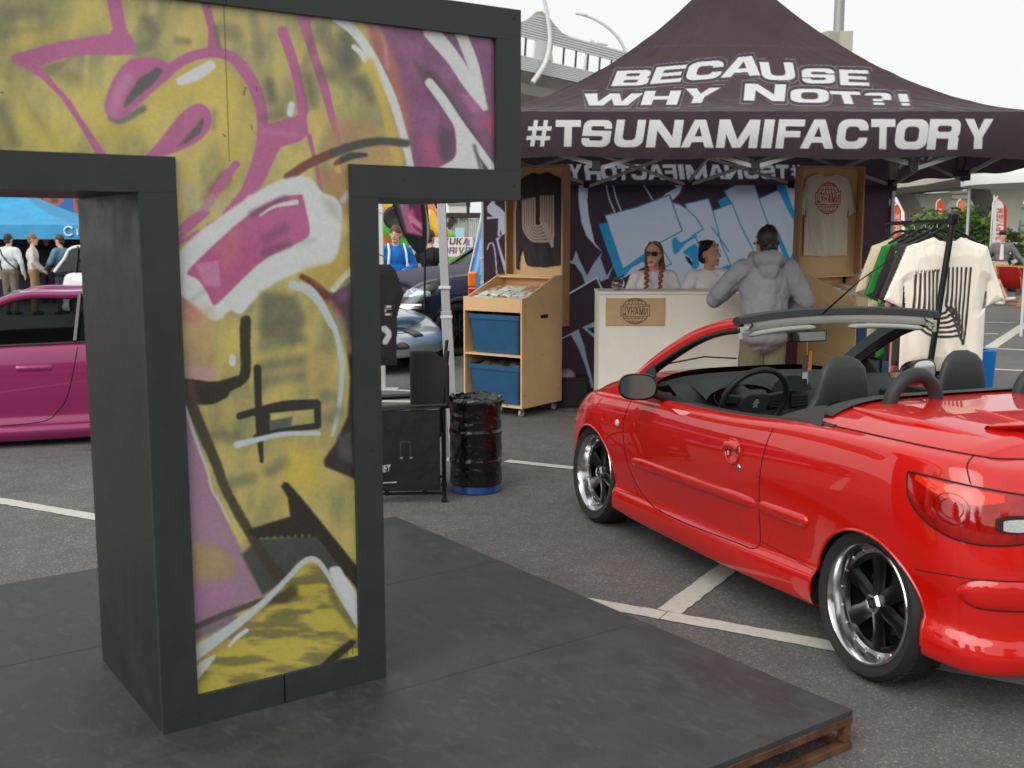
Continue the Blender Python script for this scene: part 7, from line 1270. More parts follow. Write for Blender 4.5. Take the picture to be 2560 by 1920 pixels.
for z_, x_, y_ in ((.30, .03, .02), (.36, 0, 0), (1.0, .005, 0), (1.2, .02, .01), (1.6, .10, .03), (1.95, .17, .07), (2.10, .24, .14), (2.16, .40, .3)): P.append([(a, b, z_) for a, b in [(x_, 1.5), (x_, y_+.16), (x_+.04, y_+.05), (x_+.15, y_), (4.2, y_), (4.5, y_+.3), (4.5, 1.5)]])
m = MB(); m.grid(np.array(P), flip=False); obj('van_body', m, bl_, van, 40); m = MB(); m.add([(.4, .3, 2.16), (4.4, .3, 2.16), (4.4, 1.5, 2.16), (.4, 1.5, 2.16)], [(0, 1, 2, 3)]); obj('van_roof', m, bl_, van)
for z0, z1, cm in ((1.03, 1.22, amb), (.78, 1.03, mat('tail_red', (180, 30, 24)))): m = MB(); m.b2((-.012, .02, z0), (.10, .16, z1-.003)); obj('tail_lamp', m, cm, van, bev=.02)
m = MB(); m.b2((-.01, -.006, .32), (4.3, .3, .5)); obj('rear_bumper', m, trim, van, bev=.02)
for x in (.8, 3.5): wheel(van, (x, .12, .32), -1, .32, .2, .2, 'alloy')
m = MB(); m.tube([(.0, .18, 1.2), (.09, .18, 1.6), (.16, .2, 1.95), (.22, .24, 2.1)], .012, 6); obj('body_seam', m, mat('white_seal', (210, 212, 214), .4), van, 60)
# ================================================================ people farther off
def passer(label, px, Y, rz, h, cols, arms=None, hair=(60, 46, 40), yaw=0, cap=None, vox=.02, sleeve=1, extra=None, loose=1.15, bulk=1.05):
    p_ = thing('person', label, 'person', (D(px, 600, Y)[0], Y, 0), rz); f = Fig(); Mh = rotz(yaw); H_, k = standing(f, h, sleeve=sleeve, loose=loose, Mh=Mh, arms=arms, bulk=bulk, hw=1.05); f.build('body', p_, cols, vox, sm=3)
    hr = [('e', H_(0, .018, .040), np.array((.087, .100, .100))*k, Mh, 0, 'h'), ('e', H_(0, .055, -.03), np.array((.07, .055, .06))*k, Mh, 0, 'h')]; hairmesh('hair', p_, hr, hair, .012); face(p_, H_, k, Mh)
    if cap: f2 = Fig(); f2.ell(H_(0, .02, .05), np.array((.09, .10, .085))*k, 'h', Mh); f2.cap(H_(-.04, -.10, .05), H_(.04, -.10, .05), .025*k, .025*k, 'h'); f2.build('cap', p_, {'h': cap}, .012)
    if extra: extra(p_, k)
    return p_
S1 = (212, 168, 144)
pb_ = passer('person in blue racing jersey with white straps beside the black crossover', 988, 17.0, .35, 1.80, {'t': (28, 108, 190), 'b': (26, 25, 28), 's': S1, 'f': (40, 40, 40)}, {1: ((.30, .0, 1.14), (.08, -.22, 1.08)), -1: ((-.30, .02, 1.14), (-.10, -.22, 1.05))}, (86, 62, 46), -.5, vox=.013)
kk = 1.8/1.75
for sx in (-1, 1): m = MB(); m.tube([np.array(q_)*kk for q_ in ((.10*sx, .12, 1.44), (.12*sx, -.04, 1.49), (.13*sx, -.15, 1.36), (.15*sx, -.15, 1.15))], .017, 8, flat=.5); obj('backpack_strap', m, mat('strap_white', (220, 224, 228), .6), pb_, 60)
m = MB(); m.lathe([(.183, .965), (.192, .98), (.19, 1.03), (.18, 1.04)], 26, np.diag([1, .75, 1])); obj('waistband', m, mat('check_band', (120, 170, 205), .7, noise=(28, .6, 1)), pb_, 60); m = MB(); m.ell((-.06, -.26, 1.08), (.035, .035, .03)); obj('yellow_glove', m, mat('yellow_glove', (226, 176, 40), .6), pb_, 60)
p2_ = passer('person in pale grey t-shirt and black cap near the tall feather banner', 1030, 19.5, .6, 1.72, {'t': (176, 178, 180), 'b': (50, 50, 56), 's': S1, 'f': (60, 60, 60)}, sleeve=0, cap=(28, 28, 30)); p3_ = passer('person in black t-shirt standing behind the feather banner', 1074, 18.2, 2.6, 1.74, {'t': (26, 26, 28), 'b': (40, 42, 50), 's': S1, 'f': (60, 60, 60)}, sleeve=0)
def strap(p_, k): m = MB(); m.tube([(.16*k, .06, 1.44*k), (.05*k, .175*k, 1.30*k), (-.10*k, .18*k, 1.14*k), (-.2*k, .05, 1.0*k)], .014, 6); obj('cross_strap', m, rm, p_, 60)
passer('person in white shirt with a cross-body strap, back turned, at far left', 20, 22.6, math.pi-.2, 1.68, {'t': (206, 214, 216), 'b': (112, 104, 92), 's': S1, 'f': (60, 56, 50)}, extra=strap, bulk=1.15); passer('person in pale beige jacket and khaki trousers by the blue canopy', 80, 22.6, 1.9, 1.68, {'t': (204, 196, 190), 'b': (150, 122, 88), 's': S1, 'f': (60, 56, 50)}, {1: ((.28, .0, 1.14), (.2, -.18, .98)), -1: ((-.28, 0, 1.14), (-.2, -.18, .98))}, (130, 100, 72)); passer('person in blue denim jacket bending beside the white hatchback', 150, 22.8, -1.9, 1.66, {'t': (96, 128, 146), 'b': (60, 64, 74), 's': S1, 'f': (60, 56, 50)}, {1: ((.30, -.05, 1.14), (.16, -.28, 1.02)), -1: ((-.30, -.05, 1.14), (-.16, -.28, 1.02))}, (70, 46, 36))
passer('person in black shirt standing in the shade of the blue canopy', 116, 26.5, 0, 1.68, {'t': (24, 24, 28), 'b': (30, 30, 34), 's': (160, 120, 104), 'f': (30, 30, 30)})
def openshirt(p_, k): m = MB(); m.prism([(-.05, 1.05), (.05, 1.05), (.03, 1.42), (-.03, 1.42)], lambda a, b, t: (a*k, t, b*k), -.165, -.12); obj('white_undershirt', m, mat('undershirt', (214, 210, 206), .8), p_, bev=.01)
passer('person in checked grey shirt and dark cap walking near the red deck chair', 2506, 26.5, -.4, 1.76, {'t': (104, 106, 104), 'b': (196, 160, 136), 's': S1, 'f': (200, 200, 198)}, {1: ((.34, .0, 1.18), (.52, -.1, .98)), -1: ((-.3, .03, 1.14), (-.30, -.06, .92))}, cap=(40, 24, 24), extra=openshirt); passer('person in white t-shirt farther back between flag and deck chair', 2528, 36, .3, 1.72, {'t': (214, 216, 220), 'b': (90, 96, 110), 's': S1, 'f': (60, 60, 60)}, sleeve=0)
# seated person with crossed legs, mostly hidden by the cream shirt, on a stool
sg0 = G(2482, 762); sp_ = thing('person', 'person in shorts sitting with crossed bare legs beyond the cream t-shirt', 'person', (sg0[0]-.35, sg0[1], 0), .0); f = Fig()
f.ell((0, .0, .52), (.17, .16, .13), 'b'); f.ell((0, .02, .75), (.17, .13, .2), 't'); f.ell((0, .02, .92), (.18, .13, .16), 't'); f.cap((0, .02, 1.05), (0, .0, 1.16), .052, .05, 's'); f.ell((0, -.01, 1.25), (.075, .09, .11), 's')
f.chain([(.08, 0, .5), (.42, -.05, .56), (.62, -.10, .16)], [.085, .06, .042], 's'); f.chain([(-.06, 0, .48), (.40, -.12, .50), (.36, -.16, .08)], [.085, .06, .042], 's'); f.cap((.62, -.10, .14), (.80, -.12, .16), .045, .04, 'f'); f.cap((.36, -.16, .06), (.50, -.20, .05), .045, .04, 'f'); f.cap((.18, .02, .98), (.26, -.08, .74), .06, .045, 't'); f.cap((.26, -.08, .74), (.36, -.14, .60), .04, .032, 's'); f.cap((-.18, .02, .98), (-.24, -.08, .74), .06, .045, 't'); f.cap((-.24, -.08, .74), (-.1, -.2, .62), .04, .032, 's')
f.build('body', sp_, {'t': (190, 150, 120), 'b': (120, 96, 80), 's': (216, 168, 142), 'f': (214, 212, 208)}, .016, sm=3); hairmesh('hair', sp_, [('e', np.array((0, .02, 1.28)), np.array((.085, .095, .10)), None, 0, 'h')], (70, 50, 40), .014)
wood = mat('beech_wood', (178, 126, 76), .6, noise=(20, .12)); st_ = thing('wooden_stool', 'low wooden stool under the seated person', 'stool', (sg0[0]-.35, sg0[1], 0)); m = MB(); m.b2((-.18, -.16, .36), (.18, .16, .39)); obj('seat', m, wood, st_, bev=.008)
for x in (-.15, .15):
    for y in (-.13, .13): m = MB(); m.bar((x*1.2, y*1.2, 0), (x, y, .36), .035, .035); obj('leg', m, wood, st_, bev=.003)
def deckchair(label, px, Y, rz, col):
    p0 = D(px, 700, Y); d = thing('deck_chair', label, 'deck chair', (p0[0], Y, 0), rz)
    for x in (-.28, .28):
        m = MB(); m.bar((x, -.45, .02), (x, .45, .92), .03, .045); obj('frame_bar', m, wood, d, bev=.004); m = MB(); m.bar((x*.88, .42, .02), (x*.88, -.42, .42), .03, .045); obj('frame_bar', m, wood, d, bev=.004); m = MB(); m.bar((x, .1, .02), (x, .34, .7), .025, .035); obj('prop_bar', m, wood, d, bev=.004)
    for y, z in ((.45, .92), (-.42, .42), (-.45, .03), (.42, .03)): m = MB(); m.bar((-.30, y, z), (.30, y, z), .035, .035); obj('cross_bar', m, wood, d, bev=.004)
    t = np.linspace(0, 1, 20)[:, None]; s_ = np.linspace(-1, 1, 9)[None]; m = MB(); m.grid(np.stack([.25*s_+0*t, .45-.87*t+0*s_, .91-.49*t-.26*np.sin(np.pi*t)*(1-.15*s_**2)], -1)); obj('sling', m, mat('sling_%d' % col[0], col, .8), d, 180)
deckchair('red canvas deck chair near the checked shirt', 2532, 26.2, 2.5, (186, 34, 26)); deckchair('second red deck chair cut by the right edge of the view', 2600, 25.0, 2.2, (180, 30, 24))
# ================================================================ banners and flags
def feather(label, px0, py0, px1, py1, Y, base, paint, rz=0, name='feather_flag', edge=None, outline=None, pole=True, st=.02):
    a = D((px0+px1)/2, py1, Y); b = D((px0+px1)/2, py0, Y); w = (px1-px0)/FPX*Y*1.0; h = b[2]-a[2]; o = thing(name, label, 'flag', (a[0], Y, 0), rz)
    O = outline or ([(-w/2, 0), (w/2, .02)]+[(w/2-(w*.9)*max(0, (t-.7)/.3)**2, h*t) for t in np.linspace(.1, 1, 14)]+[(-w/2, h)])
    O = np.array(O)+[0, a[2]]; xs = np.arange(O[:, 0].min(), O[:, 0].max()+st, st); zs = np.arange(O[:, 1].min(), O[:, 1].max()+st, st); X, Z = np.meshgrid(xs, zs, indexing='ij'); ins = inpoly(X, Z, O); Q = gridquads(len(xs), len(zs), ins[:-1, :-1] | ins[1:, 1:]); V = np.stack([X, .04*np.sin(Z*3+X*4), Z], -1).reshape(-1, 3); p = Painter(X.ravel(), Z.ravel(), np.array(base, float)); paint(p, w, h, a[2]); V, Q, u = compact(V, Q)
    me = fastmesh('cloth', V, Q); setcol(me, p.c[u]); c_ = link('cloth', me, FAB, o, 180); dd_ = c_.modifiers.new('s', 'SOLIDIFY'); dd_.thickness = .004
    if pole: m = MB(); m.tube([(-w/2-.02, 0, .0), (-w/2-.02, 0, a[2]+h*.85), (-w/2+.1, 0, a[2]+h)], .018, 8); obj('flag_pole', m, mat('white_enamel'), o, 60); m = MB(); m.lathe([(.22, 0), (.22, .03), (.03, .06), (0, .06)], 20, None, (-w/2-.02, 0, 0)); obj('base', m, rm, o, 40)
    return o
mt_ = lambda fn: (lambda p, w, h, z0: (setattr(p, 'cov', (lambda c0: (lambda P, s: c0(P, .012)))(p.cov)), setattr(p, 'stroke', (lambda *a, **k: _st(p, a[0], a[1], a[2], .012, 1, k.get('sm', True)))), fn(p, w, h, z0)))
def zar(p, w, h, z0):
    p.stroke([(w/2-.02, z0), (w/2-.02, z0+h*.7), (w*.3, z0+h*.88), (-w*.3, z0+h*1.02)], .05, (205, 50, 46)); word(p, 'ЗАРУЛЕМ', (w*.26, z0+h*.08), (0, h*.66), (-w*.5, 0), (196, 64, 62), .25)
feather('white feather flag with red edge and red vertical lettering by the deck chairs', 2478, 490, 2512, 610, 29, (224, 222, 222), mt_(zar))
feather('orange feather flag lettered in white left of the clothes rail', 2230, 505, 2250, 600, 24, (222, 96, 60), mt_(lambda p, w, h, z0: word(p, 'JRYK', (-w*.3, z0+h*.1), (0, h*.6), (w*.6, 0), (225, 215, 208), .2)))
feather('small orange feather flag above the shrubs', 2340, 497, 2360, 560, 34, (226, 90, 54), mt_(lambda p, w, h, z0: word(p, 'Н', (-w*.2, z0+h*.4), (0, h*.2), (w*.4, 0), (230, 220, 214)))); feather('pale orange feather flag half hidden among the shrubs', 2392, 497, 2412, 560, 38, (226, 140, 96), lambda *a: None)
def carbanner(p, w, h, z0):
    zf_ = lambda P: np.array([((x-640)/560*w, z0+h*(1-(y-30)/800)) for x, y in P])
    p.fill(zf_([(300, 0), (560, 0), (640, 300), (560, 560), (380, 300)]), (150, 152, 156), .01); p.fill(zf_([(480, 30), (560, 30), (700, 300), (820, 560), (820, 640), (560, 560), (520, 400)]), (176, 92, 130), .02); p.fill(zf_([(600, 30), (760, 30), (830, 300), (840, 560), (700, 330)]), (120, 36, 84), .02); p.fill(zf_([(560, 30), (700, 30), (690, 150), (620, 240)]), (60, 62, 70), .02); p.fill(zf_([(580, 270), (800, 420), (820, 600), (640, 480)]), (196, 130, 150), .02)
    for k_ in range(5): p.stroke(zf_([(650+34*k_, 420+22*k_), (690+30*k_, 480+22*k_)]), .012, (120, 60, 84), .006, 1, False)
    p.fill(zf_([(340, 0), (420, 0), (560, 520), (560, 700), (480, 560)]), (60, 58, 62), .02); p.fill(zf_([(540, 540), (840, 600), (840, 860), (540, 860)]), (26, 24, 26), .02); p.stroke(zf_([(310, 30), (440, 400), (540, 650), (640, 800), (760, 830), (830, 760), (845, 500), (820, 200), (760, 30)]), .03, (24, 22, 24), .01)
Wb = (1074-986)/FPX*14.5; hb_ = D(1030, 480, 14.5)[2]-D(1030, 632, 14.5)[2]
ob = [(.28*Wb, 0), (.42*Wb, .06), (.47*Wb, .25), (.47*Wb, .5), (.40*Wb, .8), (.26*Wb, 1.05), (.1*Wb, 1.3), (-.75*Wb, 1.3), (-.62*Wb, 1.0), (-.42*Wb, .62), (-.20*Wb, .28), (.02*Wb, .08), (.15*Wb, .01)]
fo_ = feather('tall black-edged feather banner printed with a pink car front', 986, 490, 1074, 632, 14.5, (150, 148, 152), carbanner, outline=[(x, z*hb_) for x, z in ob], pole=False, name='teardrop_banner', st=.012)
zb__ = D(1030, 632, 14.5)[2]; m = MB(); m.tube([(.30*Wb, .03, 0), (.36*Wb, .03, zb__), (.48*Wb, .03, zb__+.4*hb_), (.42*Wb, .03, zb__+.8*hb_), (.2*Wb, .03, zb__+1.2*hb_)], .014, 8); obj('banner_pole', m, rm, fo_, 60); m = MB(); m.lathe([(.25, 0), (.25, .03), (.03, .05), (0, .05)], 20, None, (.30*Wb, .03, 0)); obj('base', m, rm, fo_, 40)
# lettered board
yb0 = D(1066, 642, 21.5); yb1 = D(1182, 594, 21.5); o = thing('advert_board', 'white advert board with colourful letters behind the crossover', 'board', ((yb0[0]+yb1[0])/2, 21.5, 0)); w_ = yb1[0]-yb0[0]
def ydr(p):
    cs = [(120, 90, 60), (96, 70, 50), (60, 50, 46), (90, 60, 50)]
    for i, ch_ in enumerate('YUKA'): glyph(p, ch_, (1106+17*i, 612), (15, 0), (2, -17), cs[i], .7)
    for i, (ch_, c_) in enumerate(zip('DRIVE', [(96, 66, 120), (90, 80, 130), (160, 120, 40), (90, 110, 60), (96, 90, 150)])): glyph(p, ch_, (1106+[0, 16, 31, 39, 56][i], 634), ([14, 14, 5, 15, 13][i], 0), (2, -16), c_, .7)
    p.stroke([(1164, 600), (1172, 612)], 3, (206, 70, 80), 1); p.stroke([(1172, 602), (1166, 614)], 3, (90, 140, 200), 1); p.stroke([(1078, 600), (1100, 606)], 2, (190, 190, 196), 1)
sign(o, 'board_face', 1066, 594, 1182, 642, 21.5, np.array(o.location), (214, 210, 204), ydr, st=.008, thick=.04)
for x in (-w_/2+.05, w_/2-.05): m = MB(); m.bar((x, .06, 0), (x, .06, yb1[2]-.05), .04, .04); obj('post', m, alu, o, bev=.003)
# ================================================================ far background: overpasses, masts, trees, canopies
conc = mat('pale_concrete', (168, 164, 154), .85, noise=(.8, .1, 6), bump=(6, .2, .02)); ribm = mat('white_ribbed_steel', (206, 208, 208), .5, noise=(1.5, .04)); darkm = mat('deck_shadow_steel', (70, 70, 68), .8)  # plain dark grey steel for window posts, box bases and chassis
A0 = np.array([.6, 69.0]); A1 = np.array([7.2, 74.3]); ad = (A1-A0)/np.linalg.norm(A1-A0); an = np.array([ad[1], -ad[0]])      # faces the camera
ov = thing('road_overpass', 'white ribbed elevated roadway with curved lamp posts above the tent', 'overpass', (*A0, 0), math.atan2(ad[1], ad[0]))
LX0, LX1 = -70, 60
def topz(x): return 14.5-.085*x+1.15*math.exp(-((x-1.65)/1.1)**2)+1.15*math.exp(-((x-20)/1.2)**2)+1.15*math.exp(-((x+17)/1.2)**2)
xs = np.linspace(LX0, LX1, 260)
def bandm(name, lo, hi, n_, y=0.0, m_=ribm, thick=.16):
    for i in range(n_):
        a, b = i/n_, (i+.72)/n_; R_ = []
        for x in xs: z0 = lo(x); z1 = hi(x); za_ = min(z1, z0+(1.6 if n_ > 8 else .9)*a); zb_ = min(z1, z0+(1.6 if n_ > 8 else .9)*b); R_.append([(x, y+.08, za_), (x, y-thick*.3, za_), (x, y-thick*.3, zb_), (x, y+.08, zb_)])
        m = MB(); m.grid(np.array(R_), cv=True); obj(name, m, m_, ov)
sill_ = lambda x: 12.65-.075*x; lint = lambda x: 13.75-.085*x
bandm('upper_rib', lint, topz, 10); m = MB(); m.grid(np.array([[(x, .09, lint(x)), (x, .09, topz(x))] for x in xs])); obj('upper_backing', m, conc, ov); m = MB(); m.grid(np.array([[(x, .04, 11.75-.075*x), (x, .04, sill_(x))] for x in xs])); obj('lower_backing', m, conc, ov); bandm('lower_rib', lambda x: 11.75-.075*x, sill_, 8, -.05)  # darker upper backing stands in for shadow lines between the ribs
for x in np.arange(-68, 58, 1.05):
    m = MB(); m.bar((x, .0, sill_(x)-.05), (x+.10, .0, lint(x)+.05), .07, .12); obj('window_post', m, darkm, ov)
for x in (1.65, 20, -17): 
    for z0, z1, w0 in ((sill_(x)-.02, lint(x)+.02, .75),): m = MB(); m.add([(x-w0, -.06, z0), (x+w0*1.2, -.06, z0), (x+w0*.9, -.06, z1), (x-w0*.7, -.06, z1), (x-w0, .1, z0), (x+w0*1.2, .1, z0), (x+w0*.9, .1, z1), (x-w0*.7, .1, z1)], [(0, 1, 2, 3), (7, 6, 5, 4), (0, 4, 5, 1), (1, 5, 6, 2), (2, 6, 7, 3), (3, 7, 4, 0)]); obj('rib_panel', m, ribm, ov)
    pts = spline([(x-1.1, -.4, 11.1-.07*x), (x-.2, -.5, 12.3-.075*x), (x+.25, -.45, 13.6-.08*x), (x+.2, -.35, 15.0-.08*x), (x-.2, -.2, 16.6-.08*x), (x-1.1, 0, 18.2-.08*x), (x-2.4, .3, 19.4-.08*x)], 40); m = MB(); m.tube(pts, np.linspace(.17, .10, 40), 10); obj('arched_mast', m, ribm, ov, 60)
R_ = np.array([[(x, .1, 11.7-.075*x), (x, .9, 11.2-.075*x), (x, 1.2, 10.6-.07*x), (x, 3.2, 9.4-.06*x), (x, 11, 9.2-.06*x), (x, 13.5, 11.5-.075*x), (x, 13.5, 12.2-.075*x), (x, .1, 12.2-.075*x)] for x in xs[::4]]); m = MB(); m.grid(R_, cv=True); obj('deck_girder', m, conc, ov, 30)
m = MB(); m.grid(np.array([[(x, 13.2, 12-.075*x), (x, 13.2, 13.4-.08*x)] for x in xs[::4]])); obj('far_parapet', m, ribm, ov)
for x in (-30, 8, 46): m = MB(); m.box((x, 7, (9.4-.06*x)/2), (2.4, 3.5, 9.4-.06*x)); obj('pier', m, conc, ov, bev=.15)
for (px0, py0, pts, Y) in ((1440, 36, [(1454, 36), (1490, 50), (1530, 78), (1560, 120), (1585, 200)], 95), (1478, 118, [(1505, 110), (1490, 115), (1470, 125)], 95)):
    P = [D(a, b, Y) for a, b in pts]; base = P[-1].copy(); o = thing('street_lamp', 'thin curved grey street lamp standing on the overpass' if px0 == 1440 else 'short lamp arm seen over the overpass parapet', 'lamp', (base[0], Y, 0)); off = np.array([base[0], Y, 0]); Q = spline([p_-off for p_ in P]+[np.array([.0, 0, 8.5])], 30) if px0 == 1440 else spline([p_-off for p_ in P]+[np.array([-1.2, 0, 8.5])], 30)
    m = MB(); m.tube(Q, np.linspace(.10, .16, 30), 8); obj('curved_arm', m, mat('lamp_grey', (186, 188, 190), .5), o, 60); m = MB(); m.box(P[0]-off, (1.0, .3, .16), M=roty(.15)); obj('lamp_head', m, MATS['lamp_grey'], o, bev=.03); m = MB(); m.cyl((Q[-1][0], 0, 0), (Q[-1][0], 0, 8.6), .2, .16); obj('post', m, MATS['lamp_grey'], o, 60)
# light mast behind the tent
mp = D(2095, 110, 30); o = thing('light_mast', 'grey steel light mast with two square boxes rising behind the tent', 'mast', (mp[0], 30, 0)); gm = mat('mast_grey', (148, 152, 148), .5, .3, noise=(3, .08)); m = MB(); m.cyl((0, 0, 0), (0, 0, 16), .16, .11, 16); obj('pole', m, gm, o, 40)
for x, r_ in ((-.24, .35), (.20, -.3)): m = MB(); m.box((x, -.05, mp[2]), (.34, .3, .62), M=rotz(r_)); b_ = obj('lamp_box', m, mat('box_grey', (160, 160, 150), .5), o, bev=.02); m = MB(); m.box((x, -.05, mp[2]-.33), (.30, .26, .03), M=rotz(r_)); obj('box_base', m, darkm, b_)
# right-hand overpass on V piers
o = thing('concrete_viaduct', 'beige concrete viaduct on splayed piers far right behind the clothes rail', 'viaduct', (D(2400, 500, 85)[0], 85, 0)); ox = D(2400, 500, 85)[0]
def vz(py, Y=85): return D(2400, py, Y)[2]
P = [(2120, 484, 500), (2240, 470, 494), (2330, 452, 484), (2440, 440, 466), (2520, 438, 466), (2600, 446, 478), (2800, 440, 470)]; R_ = []
for px, a, b in P: x = D(px, 500, 85)[0]-ox; R_.append([(x, -4, vz(b)+.3), (x, -6, vz(a)), (x, -6, vz(a)+.8), (x, 6, vz(a)+.8), (x, 6, vz(b))])
m = MB(); m.grid(np.array(R_), cv=True); obj('deck', m, conc, o, 30)
for pl_ in ([(2262, 486), (2360, 484), (2335, 530), (2322, 600), (2290, 600), (2284, 530)], [(2442, 466), (2540, 476), (2520, 530), (2512, 600), (2478, 600), (2470, 530)]):
    m = MB(); q_ = [(D(a, b, 85)[0]-ox, D(a, b, 85)[2]) for a, b in pl_]; q_ = [(x, z if i not in (3, 4) else 0) for i, (x, z) in enumerate(q_)]; m.prism(q_, lambda a, b, t: (a, t, b), -2, 2); obj('splayed_pier', m, conc, o)
# buildings far off
def block(label, px0, px1, py, Y, col, rows, cols_, roof=None):
    x0 = D(px0, py, Y)[0]; x1 = D(px1, py, Y)[0]; h = D(px0, py, Y)[2]; b = thing('building', label, 'building', ((x0+x1)/2, Y, 0)); w = x1-x0; m = MB(); m.b2((-w/2, 0, 0), (w/2, 12, h)); obj('wall', m, mat('wall_%d_%d' % (col[0], col[2]), col, .85, noise=(.5, .1)), b); m = MB(); m.b2((-w/2-.2, -.2, h), (w/2+.2, 12.2, h+.4)); obj('roof', m, mat('roof_grey', (120, 122, 120), .8), b)
    for r_ in range(rows):
        for c_ in range(cols_): m = MB(); x = -w/2+w*(c_+.5)/cols_; z = h-1.2-r_*3; m.b2((x-w/cols_*.3, -.05, z-1.3), (x+w/cols_*.3, .02, z)); obj('window', m, mat('far_window', (90, 100, 106), .3), b)
block('pale concrete block on the skyline left of the printed wall', 1122, 1165, 513, 160, (196, 194, 188), 3, 7); block('grey-green flat building beyond the shrubs', 2362, 2440, 497, 130, (128, 136, 130), 2, 6); block('red brick house beyond the viaduct', 2424, 2462, 482, 150, (150, 96, 76), 2, 4); block('grey stone building at the far right edge', 2530, 2680, 520, 110, (140, 138, 132), 2, 5)
# slatted fence with dark truss
fx0 = D(1096, 540, 33)[0]; fx1 = D(1216, 540, 33)[0]; fz = D(1100, 532, 33)[2]; fz2 = D(1100, 546, 33)[2]; o = thing('slatted_fence', 'grey vertical slat fence with a dark truss beam behind the blue van', 'fence', ((fx0+fx1)/2, 33, 0)); w = fx1-fx0
slm = mat('grey_slat', (150, 152, 148), .7); rr = random.Random(4)
for i in range(26): x = -w/2+w*(i+.5)/26; m = MB(); m.b2((x-.022, -.02+.01*rr.random(), .02), (x+.022, .02, fz2-.03*rr.random())); obj('slat', m, slm, o)
tm_ = mat('dark_truss', (56, 52, 46), .8, noise=(40, .4)); m = MB(); m.b2((-w/2, -.1, fz2), (w/2, .1, fz)); obj('truss_beam', m, tm_, o); m = MB(); m.bar((-w/2, 0, fz2-.55), (-w/2+.5, 0, fz2), .2, .18); obj('truss_brace', m, tm_, o); m = MB(); m.bar((w/2-.05, 0, 0), (w/2-.05, 0, fz2), .12, .12); obj('fence_post', m, tm_, o); m = MB(); m.lathe([(.05, 0), (.04, .2), (.08, .3), (.05, .42), (0, .44)], 10, None, (w/2-.55, 0, fz)); obj('finial', m, tm_, o)
q0 = D(1150, 590, 27); o = thing('info_stand', 'small pale blue information stand in front of the slat fence', 'sign', (q0[0], 27, 0)); m = MB(); m.b2((-.11, -.03, q0[2]-.1), (.11, .03, D(1150, 575, 27)[2]+.05)); obj('panel', m, mat('pale_blue_panel', (176, 204, 224), .4), o, bev=.01); m = MB(); m.bar((0, 0, 0), (0, 0, q0[2]-.1), .06, .06); obj('stem', m, rm, o)
# inflatable slide
q0 = D(1010, 600, 25); o = thing('inflatable_slide', 'green, yellow and orange bouncy inflatable with car wheel shapes', 'inflatable', (q0[0], 25, 0)); off = np.array([q0[0], 25, 0])
def infl(name, pts, r, col, Y=25):
    P = [D(a, b, Y)-off for a, b in pts]; m = MB(); m.tube(spline(P, 24), r, 16); e = [m.ell(P[0], (r,)*3, 16, 10), m.ell(P[-1], (r,)*3, 16, 10)]; obj(name, m, mat('pvc_%d_%d' % col[:2], col, .35, coat=.3), o, 60)
infl('green_tube', [(940, 520), (980, 570), (1030, 604), (1045, 608)], .24, (92, 186, 66), 24.6); infl('green_foot', [(1060, 590), (1125, 590)], .13, (90, 190, 90)); infl('orange_tube', [(1055, 500), (1082, 550), (1108, 592)], .20, (232, 120, 62)); infl('yellow_tube', [(930, 470), (968, 512), (984, 524)], .22, (226, 170, 40), 24.4); infl('yellow_tube', [(1072, 540), (1096, 580)], .15, (230, 180, 50), 24.7); infl('orange_tube', [(955, 590), (975, 620)], .3, (226, 96, 50), 25.4); infl('orange_tube', [(998, 540), (1012, 575)], .16, (214, 84, 44), 24.3)
w0 = D(988, 545, 24.0)-off; m = MB(); m.lathe([(0, -.1), (.2, -.12), (.27, 0), (.2, .12), (0, .1)], 24, rotx(math.pi/2), w0); obj('toy_wheel', m, mat('pvc_black', (34, 32, 32), .5), o, 60); m = MB(); m.lathe([(0, -.15), (.12, -.14), (.14, -.1)], 20, rotx(-math.pi/2)@np.diag([1, 1, -1]), w0); obj('toy_hub', m, mat('pvc_red', (214, 60, 40), .4), o, 60)
m = MB(); m.b2((-1.2, -.2, 0), (1.6, 1.5, D(1000, 612, 25)[2])); obj('inflatable_base', m, mat('pvc_92_186', (92, 186, 66)), o, bev=.1)
# blue canopy and graffiti truck at far left
q0 = D(60, 590, 25); o = thing('event_canopy', 'sky blue event canopy over people at far left', 'tent', (q0[0], 26.5, 0)); cb = mat('sky_blue_cloth', (60, 150, 196), .7, noise=(2, .22)); cx0 = D(-330, 560, 25)[0]-q0[0]; cx1 = D(212, 560, 25)[0]-q0[0]; zc0 = D(0, 562, 25)[2]; zv = D(0, 598, 25)[2]; ap = np.array([(cx0+cx1)/2, .5, zc0+.95]); Cn = [np.array(q_) for q_ in ((cx0, -1.5, zc0), (cx1, -1.5, zc0), (cx1, 2.5, zc0), (cx0, 2.5, zc0))]
for i in range(4):
    a, b = Cn[i], Cn[(i+1) % 4]; t = np.linspace(0, 1, 14)[:, None, None]; s_ = np.linspace(0, 1, 20)[None, :, None]; E2 = a*(1-s_)+b*s_; P = E2*(1-t)+ap*t; P[..., 2] = E2[..., 2]*(1-t[..., 0]**1.8)+ap[2]*t[..., 0]**1.8; m = MB(); m.grid(P); obj('roof_panel', m, cb, o, 180); P = np.stack([np.linspace(0, 1, 30)[:, None]*(b-a)+a, np.linspace(0, 1, 30)[:, None]*(b-a)+a-[0, 0, zc0-zv]], 1); m = MB(); m.grid(P); obj('valance', m, cb, o, 180)
for x, y, _ in Cn: m = MB(); m.bar((x, y, 0), (x, y, zc0), .05, .05); obj('leg', m, MATS['white_enamel'], o, bev=.004)
